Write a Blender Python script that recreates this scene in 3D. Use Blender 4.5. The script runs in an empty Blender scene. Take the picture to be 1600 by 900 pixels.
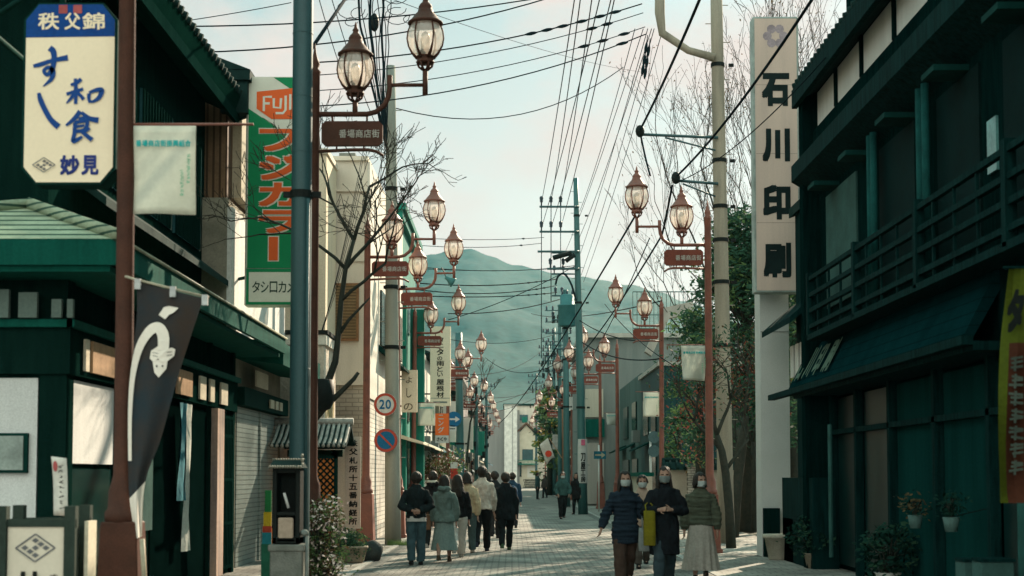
import bpy, bmesh, math, random
from mathutils import Vector, Matrix, noise
R = math.radians
random.seed(7)
SC = bpy.context.scene
COL = SC.collection

# ---------------------------------------------------------------- camera
TILT = 3.2
SHIFT = (292 - 1600 * 50 / 36.0 * math.tan(R(TILT))) / 1600
cam_d = bpy.data.cameras.new("camera")
cam_d.lens = 50.0
cam_d.sensor_width = 36.0
cam_d.shift_y = SHIFT
cam_d.clip_start = 0.1
cam_d.clip_end = 9000
cam = bpy.data.objects.new("camera", cam_d)
COL.objects.link(cam)
cam.location = (0, 0, 1.6)
cam.rotation_euler = (R(90 + TILT), 0, 0)
cam_d.dof.use_dof = True
cam_d.dof.focus_distance = 36.0
cam_d.dof.aperture_fstop = 2.2
SC.camera = cam

# ---------------------------------------------------------------- sky, sun, exposure
SUN_AZ, SUN_EL = 26.0, 28.0          # azimuth measured from the street axis (+Y) towards +X
world = bpy.data.worlds.new("World")
SC.world = world
world.use_nodes = True
nt = world.node_tree
nt.nodes.clear()
w_out = nt.nodes.new("ShaderNodeOutputWorld")
w_bg = nt.nodes.new("ShaderNodeBackground")
w_bg.inputs[1].default_value = 0.10
sky = nt.nodes.new("ShaderNodeTexSky")
sky.sky_type = 'NISHITA'
sky.sun_disc = False
sky.sun_elevation = R(SUN_EL)
sky.sun_rotation = R(SUN_AZ)
sky.dust_density = 2.0
sky.air_density = 1.0
sky.ozone_density = 2.0
bw = nt.nodes.new("ShaderNodeRGBToBW")
nt.links.new(sky.outputs[0], bw.inputs[0])
grey = nt.nodes.new("ShaderNodeMix"); grey.data_type = 'RGBA'
grey.inputs[0].default_value = 0.62
nt.links.new(sky.outputs[0], grey.inputs[6]); nt.links.new(bw.outputs[0], grey.inputs[7])
# hazy sky: cream at the horizon, unseen overhead brightened cyan to fill shade
tc = nt.nodes.new("ShaderNodeTexCoord")
sx = nt.nodes.new("ShaderNodeSeparateXYZ"); nt.links.new(tc.outputs['Generated'], sx.inputs[0])
vr = nt.nodes.new("ShaderNodeValToRGB")
vr.color_ramp.elements[0].position = 0.10; vr.color_ramp.elements[0].color = (3.75, 3.05, 2.6, 1)
vr.color_ramp.elements[1].position = 0.70; vr.color_ramp.elements[1].color = (1.7, 6.8, 6.5, 1)
e = vr.color_ramp.elements.new(0.20); e.color = (2.85, 2.66, 2.36, 1)
e = vr.color_ramp.elements.new(0.31); e.color = (1.95, 2.36, 2.26, 1)
nt.links.new(sx.outputs[2], vr.inputs[0])
tint = nt.nodes.new("ShaderNodeMix"); tint.data_type = 'RGBA'
tint.inputs[0].default_value = 0.88
nt.links.new(grey.outputs[2], tint.inputs[6]); nt.links.new(vr.outputs[0], tint.inputs[7])
# thin pinkish clouds
mp = nt.nodes.new("ShaderNodeMapping"); mp.inputs['Scale'].default_value = (5.0, 5.0, 9.0)
mp.inputs['Location'].default_value = (0.6, 0.2, 0.35)
nt.links.new(tc.outputs['Generated'], mp.inputs[0])
cn = nt.nodes.new("ShaderNodeTexNoise"); cn.inputs['Scale'].default_value = 1.6
cn.inputs['Detail'].default_value = 7; cn.inputs['Roughness'].default_value = 0.55
nt.links.new(mp.outputs[0], cn.inputs['Vector'])
cr = nt.nodes.new("ShaderNodeValToRGB")
cr.color_ramp.elements[0].position = 0.43; cr.color_ramp.elements[0].color = (0, 0, 0, 1)
cr.color_ramp.elements[1].position = 0.62; cr.color_ramp.elements[1].color = (0.9, 0.9, 0.9, 1)
nt.links.new(cn.outputs[0], cr.inputs[0])
cl = nt.nodes.new("ShaderNodeMix"); cl.data_type = 'RGBA'
nt.links.new(cr.outputs[0], cl.inputs[0])
nt.links.new(tint.outputs[2], cl.inputs[6])
cl.inputs[7].default_value = (3.9, 3.12, 2.85, 1)
# added fill: unseen bright sky behind the camera, lifting walls that face it
by = nt.nodes.new("ShaderNodeMapRange"); by.inputs[1].default_value = 0.0; by.inputs[2].default_value = -0.6
by.inputs[3].default_value = 0.0; by.inputs[4].default_value = 0.8
nt.links.new(sx.outputs[1], by.inputs[0])
bk = nt.nodes.new("ShaderNodeMix"); bk.data_type = 'RGBA'
nt.links.new(by.outputs[0], bk.inputs[0]); nt.links.new(cl.outputs[2], bk.inputs[6])
bk.inputs[7].default_value = (7.6, 8.2, 7.2, 1)
nt.links.new(bk.outputs[2], w_bg.inputs[0])
nt.links.new(w_bg.outputs[0], w_out.inputs[0])

sun_d = bpy.data.lights.new("sun", 'SUN')
sun_d.energy = 5.0
sun_d.angle = R(0.5)
sun_d.color = (1.0, 0.83, 0.62)
sun = bpy.data.objects.new("sun", sun_d)
COL.objects.link(sun)
sd = Vector((math.sin(R(SUN_AZ)) * math.cos(R(SUN_EL)), math.cos(R(SUN_AZ)) * math.cos(R(SUN_EL)), math.sin(R(SUN_EL))))
sun.rotation_euler = (-sd).to_track_quat('-Z', 'Y').to_euler()
sun.location = (60, 60, 60)

SC.view_settings.view_transform = 'Standard'
SC.view_settings.look = 'None'
SC.view_settings.exposure = 1.3
SC.view_settings.gamma = 1.0
SC.view_settings.use_curve_mapping = False
SC.render.engine = 'CYCLES'
SC.cycles.use_denoising = True
SC.cycles.max_bounces = 6
SC.cycles.diffuse_bounces = 4
SC.cycles.glossy_bounces = 3
SC.cycles.transmission_bounces = 4
SC.cycles.transparent_max_bounces = 12
SC.cycles.volume_bounces = 0
SC.cycles.sample_clamp_indirect = 4.0

# ---------------------------------------------------------------- helpers
F = 1600 * 50 / 36.0
CT, ST = math.cos(R(TILT)), math.sin(R(TILT))
def P(px, py, d):
    """the point at depth d along the street seen at photo pixel (px, py)"""
    cx = (px - 800) / F; cz = (450 - py + 1600 * SHIFT) / F
    v = Vector((cx, CT - cz * ST, ST + cz * CT))
    return Vector((0, 0, 1.6)) + v * (d / v.y)
def PX(px, d, py=742): return P(px, py, d).x
def PZ(py, d): return P(800, py, d).z
def G(px, d):
    """ground point below pixel column px at depth d"""
    return Vector((PX(px, d, 742 + 3500 / d), d, 0))

_M = {}
def mat(name, col, col2=None, rough=0.75, scale=3.0, amt=1.0, bump=0.0, bscale=30.0, metal=0.0, spec=0.08, streak=False, fine=0.25, trans=0.0):
    if name in _M: return _M[name]
    m = bpy.data.materials.new(name); m.use_nodes = True
    n = m.node_tree.nodes; l = m.node_tree.links
    b = n['Principled BSDF']
    b.inputs['Roughness'].default_value = rough
    b.inputs['Metallic'].default_value = metal
    b.inputs['Specular IOR Level'].default_value = spec
    if col2 is None: col2 = tuple(c * 0.62 for c in col)
    t = n.new('ShaderNodeTexCoord')
    vec = t.outputs['Object']
    if streak:
        mpn = n.new('ShaderNodeMapping'); mpn.inputs['Scale'].default_value = (2.2, 2.2, 0.22)
        l.new(vec, mpn.inputs[0]); nvec = mpn.outputs[0]
    else: nvec = vec
    a = n.new('ShaderNodeTexNoise'); a.inputs['Scale'].default_value = scale; a.inputs['Detail'].default_value = 5
    a.inputs['Roughness'].default_value = 0.6
    l.new(nvec, a.inputs['Vector'])
    r = n.new('ShaderNodeValToRGB'); r.color_ramp.elements[0].position = 0.36; r.color_ramp.elements[1].position = 0.66
    l.new(a.outputs[0], r.inputs[0])
    f = n.new('ShaderNodeTexNoise'); f.inputs['Scale'].default_value = bscale; f.inputs['Detail'].default_value = 3
    l.new(vec, f.inputs['Vector'])
    mx = n.new('ShaderNodeMix'); mx.data_type = 'RGBA'
    mm = n.new('ShaderNodeMath'); mm.operation = 'MULTIPLY'; mm.inputs[1].default_value = amt
    l.new(r.outputs[0], mm.inputs[0]); l.new(mm.outputs[0], mx.inputs[0])
    mx.inputs[6].default_value = (*col, 1); mx.inputs[7].default_value = (*col2, 1)
    fm = n.new('ShaderNodeMix'); fm.data_type = 'RGBA'; fm.blend_type = 'MULTIPLY'; fm.inputs[0].default_value = fine
    fr = n.new('ShaderNodeMapRange'); fr.inputs[1].default_value = 0.3; fr.inputs[2].default_value = 0.7
    fr.inputs[3].default_value = 0.4; fr.inputs[4].default_value = 1.3
    l.new(f.outputs[0], fr.inputs[0])
    l.new(mx.outputs[2], fm.inputs[6]); l.new(fr.outputs[0], fm.inputs[7])
    l.new(fm.outputs[2], b.inputs['Base Color'])
    if bump > 0:
        bn = n.new('ShaderNodeBump'); bn.inputs['Strength'].default_value = bump; bn.inputs['Distance'].default_value = 0.02
        l.new(f.outputs[0], bn.inputs['Height']); l.new(bn.outputs[0], b.inputs['Normal'])
    if trans > 0:
        tr = n.new('ShaderNodeBsdfTranslucent'); l.new(fm.outputs[2], tr.inputs[0])
        ms = n.new('ShaderNodeMixShader'); ms.inputs[0].default_value = trans
        l.new(b.outputs[0], ms.inputs[1]); l.new(tr.outputs[0], ms.inputs[2]); l.new(ms.outputs[0], n['Material Output'].inputs[0])
    _M[name] = m
    return m

def banded(name, col, dark, axis='Z', freq=8.0, rough=0.6, bump=0.6, duty=0.18, metal=0.0, spec=0.08):
    """slats, corrugation, tile courses: bands along one object axis, freq bands per metre"""
    if name in _M: return _M[name]
    m = mat(name, col, None, rough, 2.0, 0.8, 0.0, 25, metal, spec)
    n = m.node_tree.nodes; l = m.node_tree.links; b = n['Principled BSDF']
    src = b.inputs['Base Color'].links[0].from_socket
    t = n.new('ShaderNodeTexCoord'); s = n.new('ShaderNodeSeparateXYZ'); l.new(t.outputs['Object'], s.inputs[0])
    mu = n.new('ShaderNodeMath'); mu.operation = 'MULTIPLY'; mu.inputs[1].default_value = freq; l.new(s.outputs[axis], mu.inputs[0])
    fr = n.new('ShaderNodeMath'); fr.operation = 'FRACT'; l.new(mu.outputs[0], fr.inputs[0])
    lt = n.new('ShaderNodeMath'); lt.operation = 'LESS_THAN'; lt.inputs[1].default_value = duty; l.new(fr.outputs[0], lt.inputs[0])
    mx = n.new('ShaderNodeMix'); mx.data_type = 'RGBA'; l.new(lt.outputs[0], mx.inputs[0]); l.new(src, mx.inputs[6])
    mx.inputs[7].default_value = (*dark, 1); l.new(mx.outputs[2], b.inputs['Base Color'])
    bn = n.new('ShaderNodeBump'); bn.inputs['Strength'].default_value = bump; bn.inputs['Distance'].default_value = 0.03
    l.new(fr.outputs[0], bn.inputs['Height']); l.new(bn.outputs[0], b.inputs['Normal'])
    return m

def bricked(name, col, col2, mortar, w=0.24, h=0.08, rough=0.8, bump=0.4, plane='XZ', msize=0.012, grime=0.5):
    if name in _M: return _M[name]
    m = bpy.data.materials.new(name); m.use_nodes = True
    n = m.node_tree.nodes; l = m.node_tree.links; b = n['Principled BSDF']
    b.inputs['Roughness'].default_value = rough; b.inputs['Specular IOR Level'].default_value = 0.12
    t = n.new('ShaderNodeTexCoord'); s = n.new('ShaderNodeSeparateXYZ'); l.new(t.outputs['Object'], s.inputs[0])
    c = n.new('ShaderNodeCombineXYZ')
    l.new(s.outputs[plane[0]], c.inputs[0]); l.new(s.outputs[plane[1]], c.inputs[1])
    k = n.new('ShaderNodeTexBrick'); k.inputs['Scale'].default_value = 1.0
    k.inputs['Brick Width'].default_value = w; k.inputs['Row Height'].default_value = h
    k.inputs['Mortar Size'].default_value = msize; k.inputs['Mortar Smooth'].default_value = 0.2; k.inputs['Bias'].default_value = 0.0
    k.inputs['Color1'].default_value = (*col, 1); k.inputs['Color2'].default_value = (*col2, 1); k.inputs['Mortar'].default_value = (*mortar, 1)
    l.new(c.outputs[0], k.inputs[0])
    a = n.new('ShaderNodeTexNoise'); a.inputs['Scale'].default_value = 0.9; a.inputs['Detail'].default_value = 6
    l.new(t.outputs['Object'], a.inputs['Vector'])
    fr = n.new('ShaderNodeMapRange'); fr.inputs[1].default_value = 0.35; fr.inputs[2].default_value = 0.65
    fr.inputs[3].default_value = 1 - grime; fr.inputs[4].default_value = 1.1
    l.new(a.outputs[0], fr.inputs[0])
    fm = n.new('ShaderNodeMix'); fm.data_type = 'RGBA'; fm.blend_type = 'MULTIPLY'; fm.inputs[0].default_value = 1
    l.new(k.outputs[0], fm.inputs[6]); l.new(fr.outputs[0], fm.inputs[7]); l.new(fm.outputs[2], b.inputs['Base Color'])
    bn = n.new('ShaderNodeBump'); bn.inputs['Strength'].default_value = bump; bn.inputs['Distance'].default_value = 0.01; bn.invert = True
    l.new(k.outputs['Fac'], bn.inputs['Height']); l.new(bn.outputs[0], b.inputs['Normal'])
    _M[name] = m
    return m

def glassy(name, tr=(0.93, 0.9, 0.82), gl=0.18, rough=0.05, diff=0.0, dcol=(0.8, 0.75, 0.65)):
    if name in _M: return _M[name]
    m = bpy.data.materials.new(name); m.use_nodes = True
    n = m.node_tree.nodes; l = m.node_tree.links; n.clear()
    o = n.new('ShaderNodeOutputMaterial'); t = n.new('ShaderNodeBsdfTransparent'); t.inputs[0].default_value = (*tr, 1)
    g = n.new('ShaderNodeBsdfGlossy'); g.inputs['Roughness'].default_value = rough
    x = n.new('ShaderNodeMixShader'); x.inputs[0].default_value = gl
    l.new(t.outputs[0], x.inputs[1]); l.new(g.outputs[0], x.inputs[2])
    last = x
    if diff > 0:
        d0 = n.new('ShaderNodeBsdfDiffuse'); d0.inputs[0].default_value = (*dcol, 1)
        d1 = n.new('ShaderNodeBsdfTranslucent'); d1.inputs[0].default_value = (*dcol, 1)
        d = n.new('ShaderNodeMixShader'); l.new(d0.outputs[0], d.inputs[1]); l.new(d1.outputs[0], d.inputs[2])
        y = n.new('ShaderNodeMixShader'); y.inputs[0].default_value = diff
        l.new(x.outputs[0], y.inputs[1]); l.new(d.outputs[0], y.inputs[2]); last = y
    l.new(last.outputs[0], o.inputs[0])
    _M[name] = m
    return m

def tag(o, label=None, cat=None, group=None, kind=None):
    if label: o['label'] = label
    if cat: o['category'] = cat
    if group: o['group'] = group
    if kind: o['kind'] = kind
    return o
_O = {}
def thing(name, label, cat, loc=(0, 0, 0), rz=0.0, group=None):
    o = bpy.data.objects.new(name, None); COL.objects.link(o)
    o.empty_display_size = 0.2
    o.location = loc; o.rotation_euler = (0, 0, rz)
    _O[o.name] = Vector(loc)
    return tag(o, label, cat, group)
def copy_tree(o, parent=None):
    c = o.copy(); COL.objects.link(c)
    if parent: c.parent = parent
    for ch in list(o.children): copy_tree(ch, c)
    return c

class MB:
    """collects shapes given in world space (or local when the parent is at the origin) into ONE mesh object"""
    def __init__(s): s.v = []; s.f = []; s.mi = []; s.cur = 0
    def add(s, vs, fs):
        b = len(s.v); s.v += [Vector(p) for p in vs]
        for f in fs: s.f.append(tuple(i + b for i in f)); s.mi.append(s.cur)
        return s
    def box(s, x0, x1, y0, y1, z0, z1):
        if x0 > x1: x0, x1 = x1, x0
        if y0 > y1: y0, y1 = y1, y0
        if z0 > z1: z0, z1 = z1, z0
        return s.add([(x0, y0, z0), (x1, y0, z0), (x1, y1, z0), (x0, y1, z0), (x0, y0, z1), (x1, y0, z1), (x1, y1, z1), (x0, y1, z1)],
                     [(0, 3, 2, 1), (4, 5, 6, 7), (0, 1, 5, 4), (1, 2, 6, 5), (2, 3, 7, 6), (3, 0, 4, 7)])
    def hexa(s, a, b):
        """solid between two quads (4 points each)"""
        return s.add(list(a) + list(b), [(3, 2, 1, 0), (4, 5, 6, 7), (0, 1, 5, 4), (1, 2, 6, 5), (2, 3, 7, 6), (3, 0, 4, 7)])
    def tube(s, pts, r, n=8, caps=True):
        pts = [Vector(p) for p in pts]
        rs = r if isinstance(r, (list, tuple)) else [r] * len(pts)
        rings = []; prev = None
        for i, p in enumerate(pts):
            t = (pts[min(i + 1, len(pts) - 1)] - pts[max(i - 1, 0)])
            t = t.normalized() if t.length > 1e-9 else Vector((0, 0, 1))
            if prev is None:
                a = Vector((1, 0, 0)) if abs(t.x) < 0.9 else Vector((0, 1, 0))
                u = t.cross(a).normalized()
            else:
                u = (prev - t * prev.dot(t))
                u = u.normalized() if u.length > 1e-6 else t.orthogonal().normalized()
            prev = u; w = t.cross(u)
            rings.append([p + (u * math.cos(2 * math.pi * k / n) + w * math.sin(2 * math.pi * k / n)) * rs[i] for k in range(n)])
        return s.loft(rings, caps)
    def loft(s, rings, caps=True, closed=True):
        n = len(rings[0]); b = len(s.v)
        for rg in rings: s.v += [Vector(p) for p in rg]
        for i in range(len(rings) - 1):
            for k in range(n if closed else n - 1):
                k2 = (k + 1) % n
                s.f.append((b + i * n + k, b + i * n + k2, b + (i + 1) * n + k2, b + (i + 1) * n + k)); s.mi.append(s.cur)
        if caps and closed:
            s.f.append(tuple(b + k for k in reversed(range(n)))); s.mi.append(s.cur)
            s.f.append(tuple(b + (len(rings) - 1) * n + k for k in range(n))); s.mi.append(s.cur)
        return s
    def lathe(s, prof, c=(0, 0, 0), n=16, caps=True):
        return s.loft([[(c[0] + r * math.cos(2 * math.pi * k / n), c[1] + r * math.sin(2 * math.pi * k / n), c[2] + z) for k in range(n)] for r, z in prof], caps)
    def prism(s, poly, off):
        """polygon (3-D points) pushed along off"""
        n = len(poly); off = Vector(off)
        a = [Vector(p) for p in poly]
        return s.add(a + [p + off for p in a], [tuple(range(n)), tuple(reversed(range(n, 2 * n)))] + [(i, i + n, (i + 1) % n + n, (i + 1) % n) for i in range(n)])
    def ell(s, c, rx, ry, rz, n=12, m=8):
        rg = []
        for i in range(m + 1):
            t = math.pi * i / m; q = max(math.sin(t), 0.02)
            rg.append([(c[0] + rx * q * math.cos(2 * math.pi * k / n), c[1] + ry * q * math.sin(2 * math.pi * k / n), c[2] - rz * math.cos(t)) for k in range(n)])
        return s.loft(rg)
    def build(s, name, mats, parent=None, smooth=False, bevel=0.0, fix=True):
        o0 = Vector(parent_origin(parent))
        me = bpy.data.meshes.new(name)
        me.from_pydata([tuple(p - o0) for p in s.v], [], s.f)
        if not isinstance(mats, (list, tuple)): mats = [mats]
        for m in mats: me.materials.append(m)
        if len(mats) > 1: me.polygons.foreach_set('material_index', s.mi)
        if fix:
            bm = bmesh.new(); bm.from_mesh(me); bmesh.ops.recalc_face_normals(bm, faces=bm.faces); bm.to_mesh(me); bm.free()
        if smooth: me.shade_smooth()
        o = bpy.data.objects.new(name, me); COL.objects.link(o)
        if parent: o.parent = parent
        if bevel > 0:
            bv = o.modifiers.new('b', 'BEVEL'); bv.width = bevel; bv.segments = 1; bv.limit_method = 'ANGLE'
        return o
def parent_origin(p):
    o = Vector((0, 0, 0))
    while p is not None:
        if p.name in _O: return _O[p.name]
        p = p.parent
    return o

_tmp = bpy.data.scenes.new("scratch")
def evaluated_mesh(o):
    """the object's mesh with its modifiers applied (worked out in an otherwise empty scratch scene)"""
    _tmp.collection.objects.link(o)
    with bpy.context.temp_override(scene=_tmp, view_layer=_tmp.view_layers[0]):
        dg = bpy.context.evaluated_depsgraph_get(); dg.update()
        me = bpy.data.meshes.new_from_object(o.evaluated_get(dg))
    _tmp.collection.objects.unlink(o)
    return me

_G = {}
def glyph(ch):
    """flat outline of one character: (verts 2-D, faces), bounding box normalised to 0..1"""
    k = ch
    if k in _G: return _G[k]
    c = bpy.data.curves.new('t', 'FONT'); c.body = ch; c.size = 1; c.resolution_u = 3
    o = bpy.data.objects.new('t', c)
    me = evaluated_mesh(o)
    vs = [(v.co.x, v.co.y) for v in me.vertices]; fs = [tuple(p.vertices) for p in me.polygons]
    bpy.data.objects.remove(o); bpy.data.meshes.remove(me); bpy.data.curves.remove(c)
    x0 = min(v[0] for v in vs); x1 = max(v[0] for v in vs); y0 = min(v[1] for v in vs); y1 = max(v[1] for v in vs)
    g = ([((x - x0) / max(x1 - x0, 1e-4), (y - y0) / max(y1 - y0, 1e-4)) for x, y in vs], fs, (x1 - x0) / max(y1 - y0, 1e-4))
    _G[k] = g
    return g
class Face:
    """a flat face to letter on: origin o (its lower left corner), unit vectors u (right) and w (up)"""
    def __init__(s, o, u, w): s.o, s.u, s.w = Vector(o), Vector(u).normalized(), Vector(w).normalized(); s.n = s.u.cross(s.w)
    def pt(s, a, b, h=0.0): return s.o + s.u * a + s.w * b + s.n * h
def letter(mb, fc, ch, x0, y0, x1, y1, h=0.006, bold=0.0, shear=0.0):
    """one character fitted to a box; bold thickens it by overlaying shifted copies, each a hair prouder than the last"""
    vs, fs, asp = glyph(ch)
    b = abs(bold)
    offs = [(0, 0)] if b < 0.002 else [(-b, -b), (b, -b), (-b, b), (b, b)] if b < 0.028 else [(-b, -b), (0, -b), (b, -b), (-b, 0), (b, 0), (-b, b), (0, b), (b, b)]
    k = 1 - 2 * b
    for i, (dx, dy) in enumerate(offs):
        mb.add([fc.pt(x0 + (x1 - x0) * (b + k * x + dx) + shear * y, y0 + (y1 - y0) * (b + k * y + dy), h + i * 0.0006) for x, y in vs], fs)
_ns = [0]
def stroke(mb, fc, pts, ws, h=0.006):
    """brush stroke: a strip of varying width through 2-D points, each a hair prouder than the last"""
    _ns[0] = (_ns[0] + 1) % 30; h = h + _ns[0] * 0.0004
    L = []; Rr = []
    for i, p in enumerate(pts):
        a = pts[max(i - 1, 0)]; b = pts[min(i + 1, len(pts) - 1)]
        dx, dy = b[0] - a[0], b[1] - a[1]; q = math.hypot(dx, dy) or 1
        w = ws[i] if isinstance(ws, (list, tuple)) else ws
        L.append(fc.pt(p[0] - dy / q * w / 2, p[1] + dx / q * w / 2, h)); Rr.append(fc.pt(p[0] + dy / q * w / 2, p[1] - dx / q * w / 2, h))
    n = len(pts)
    mb.add(L + Rr, [(i, i + n, i + n + 1, i + 1) for i in range(n - 1)])
def smooth2(pts, k=5):
    """Catmull-Rom through 2-D/3-D points"""
    out = []; n = len(pts)
    for i in range(n - 1):
        p0 = pts[max(i - 1, 0)]; p1 = pts[i]; p2 = pts[i + 1]; p3 = pts[min(i + 2, n - 1)]
        for j in range(k):
            t = j / k
            out.append(tuple(0.5 * (2 * b + (c - a) * t + (2 * a - 5 * b + 4 * c - d) * t * t + (3 * b - a - 3 * c + d) * t ** 3) for a, b, c, d in zip(p0, p1, p2, p3)))
    out.append(tuple(pts[-1]))
    return out
# ================================================================ ground, street, mountain
M_earth = mat("earth", (0.07, 0.07, 0.055), (0.04, 0.045, 0.035), 0.95, 0.5)
MB().add([(-2400, -60, -0.06), (2400, -60, -0.06), (2400, 2600, -0.06), (-2400, 2600, -0.06)], [(0, 1, 2, 3)]).build("ground", M_earth)['kind'] = 'structure'
M_paver = bricked("street_pavers", (0.30, 0.28, 0.245), (0.23, 0.215, 0.19), (0.10, 0.10, 0.092), 0.24, 0.16, 0.8, 0.5, 'XY', 0.016, 0.55)
M_side = bricked("side_pavers", (0.29, 0.27, 0.235), (0.235, 0.22, 0.195), (0.10, 0.10, 0.09), 0.30, 0.30, 0.85, 0.4, 'XY', 0.012, 0.5)
M_kerb = mat("kerb_stone", (0.34, 0.33, 0.30), None, 0.85, 1.5, 0.6)
M_asph = mat("lane_asphalt", (0.075, 0.078, 0.075), (0.05, 0.052, 0.05), 0.9, 1.2, 1, 0.3, 120)
def sheet(name, x0, x1, y0, y1, z, m):
    MB().add([(x0, y0, z), (x1, y0, z), (x1, y1, z), (x0, y1, z)], [(0, 1, 2, 3)]).build(name, m)['kind'] = 'structure'
sheet("street", -2.55, 3.22, -8, 168, 0.0, M_paver)
sheet("pavement", -5.2, -2.70, -8, 168, 0.004, M_side)
sheet("pavement", 3.37, 6.4, -8, 168, 0.004, M_side)
k = MB()
for i in range(0, 176):
    y = -8 + i
    k.box(-2.69, -2.56, y, y + 0.985, -0.1, 0.012); k.box(3.23, 3.36, y, y + 0.985, -0.1, 0.012)
o = k.build("kerb", M_kerb); o['kind'] = 'structure'
sheet("drain_channel", 2.98, 3.20, -8, 168, 0.004, mat("drain_concrete", (0.16, 0.16, 0.145), (0.09, 0.09, 0.085), 0.9, 3, 0.9))
sheet("drain_channel", -2.53, -2.31, -8, 168, 0.004, mat("drain_concrete", (0.16, 0.16, 0.145)))
M_iron = mat("cast_iron", (0.07, 0.072, 0.068), (0.04, 0.042, 0.04), 0.6, 20, 0.8, 0.6, 60, 0.4)
for x, y, lb in ((0.75, 33.5, "round iron manhole cover in the paving, the closest one to the three women"), (-0.6, 47.0, "round iron manhole cover ahead of the walking group"), (1.3, 68.0, "round iron manhole cover far up the street")):
    m_t = thing("manhole_cover", lb, "manhole cover", (x, y, 0), 0, "manhole covers in the street")
    MB().lathe([(0.36, 0.0), (0.36, 0.008), (0.31, 0.008)], (x, y, 0), 28).build("rim", M_kerb, m_t); MB().lathe([(0.305, 0.0), (0.305, 0.012), (0.02, 0.013)], (x, y, 0), 28).build("lid", M_iron, m_t)
sheet("side_lane", -40, 40, 168.02, 174, 0.0, M_asph)
sheet("yard_ground", 6.42, 40, 27.5, 49, -0.02, mat("yard_soil", (0.11, 0.105, 0.08), (0.06, 0.065, 0.045), 0.95, 1.5))

# mountain: a wooded ridge about two kilometres off
RIDGE = [(200, 470), (420, 455), (560, 432), (640, 405), (690, 392), (735, 387), (770, 398), (800, 412), (840, 420), (880, 428), (930, 433), (985, 442), (1030, 454), (1080, 472), (1180, 505), (1400, 540)]
mb = MB(); D0, D1 = 700.0, 2100.0
rows = []
NX, NY = 150, 60
for j in range(NY + 1):
    row = []
    for i in range(NX + 1):
        px = 200 + 1200 * i / NX
        for a, b in zip(RIDGE, RIDGE[1:]):
            if a[0] <= px <= b[0]:
                t = (px - a[0]) / (b[0] - a[0]); t = t * t * (3 - 2 * t) * 0.5 + t * 0.5
                py = a[1] + (b[1] - a[1]) * t; break
        top = PZ(py, D1)
        d = D0 + (D1 - D0) * j / NY
        x = (px - 800) / F * D1 * (0.55 + 0.45 * j / NY)
        q = j / NY
        z = top * (q ** 1.25)
        nz = noise.fractal(Vector((x / 260, d / 320, 3.1)), 1.0, 2.0, 6)
        z += nz * 20 * math.sin(math.pi * min(q * 1.0, 1)) + noise.noise(Vector((x / 22, d / 22, 0))) * 5 * (q > 0)
        row.append((x, d, z - 2))
    rows.append(row)
mb.loft(rows, caps=False, closed=False)
M_for = mat("mountain_forest", (0.006, 0.036, 0.036), (0.014, 0.044, 0.038), 0.95, 0.010, 0.9, 0.0, 0.14, fine=.8)
mb.build("mountain", M_for, smooth=True)['kind'] = 'structure'

# the air between
hz = MB().box(-2450, 2450, -80, 2680, -1.1, 430)
hm = bpy.data.materials.new("air"); hm.use_nodes = True
hn = hm.node_tree.nodes; hn.clear()
ho = hn.new('ShaderNodeOutputMaterial'); hv = hn.new('ShaderNodeVolumePrincipled')
hv.inputs['Color'].default_value = (0.24, 0.76, 0.85, 1)
hv.inputs['Density'].default_value = 0.00009
hv.inputs['Anisotropy'].default_value = 0.0
hm.node_tree.links.new(hv.outputs[0], ho.inputs['Volume'])
o = hz.build("haze", hm); tag(o, kind='stuff', label='pale haze in the air', cat='haze')
# ================================================================ street lamps
M_lamp = mat("lamp_paint", (0.215, 0.070, 0.045), (0.115, 0.042, 0.031), 0.55, 4, 0.8, 0.15, 60, 0, 0.4)
M_board = mat("name_board_paint", (0.19, 0.056, 0.038), (0.12, 0.038, 0.030), 0.6, 3, 0.8)
M_globe = glassy("lantern_glass", (0.96, 0.92, 0.87), 0.10, 0.08, 0.36, (0.97, 0.88, 0.80))
M_bulb = mat("bulb_white", (0.92, 0.86, 0.80), (0.85, 0.8, 0.74), 0.4, 3, 0.3)
M_ltr = mat("board_lettering", (0.42, 0.40, 0.36), None, 0.6, 9, 0.3)
M_cloth = mat("banner_cloth", (0.62, 0.64, 0.58), (0.50, 0.53, 0.48), 0.85, 3, 0.6, fine=.08, trans=.45)
M_teal = mat("banner_teal_print", (0.02, 0.42, 0.42), None, 0.8, 4, 0.2)
M_grn = mat("banner_green_print", (0.25, 0.45, 0.32), None, 0.8, 4, 0.2)

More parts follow.
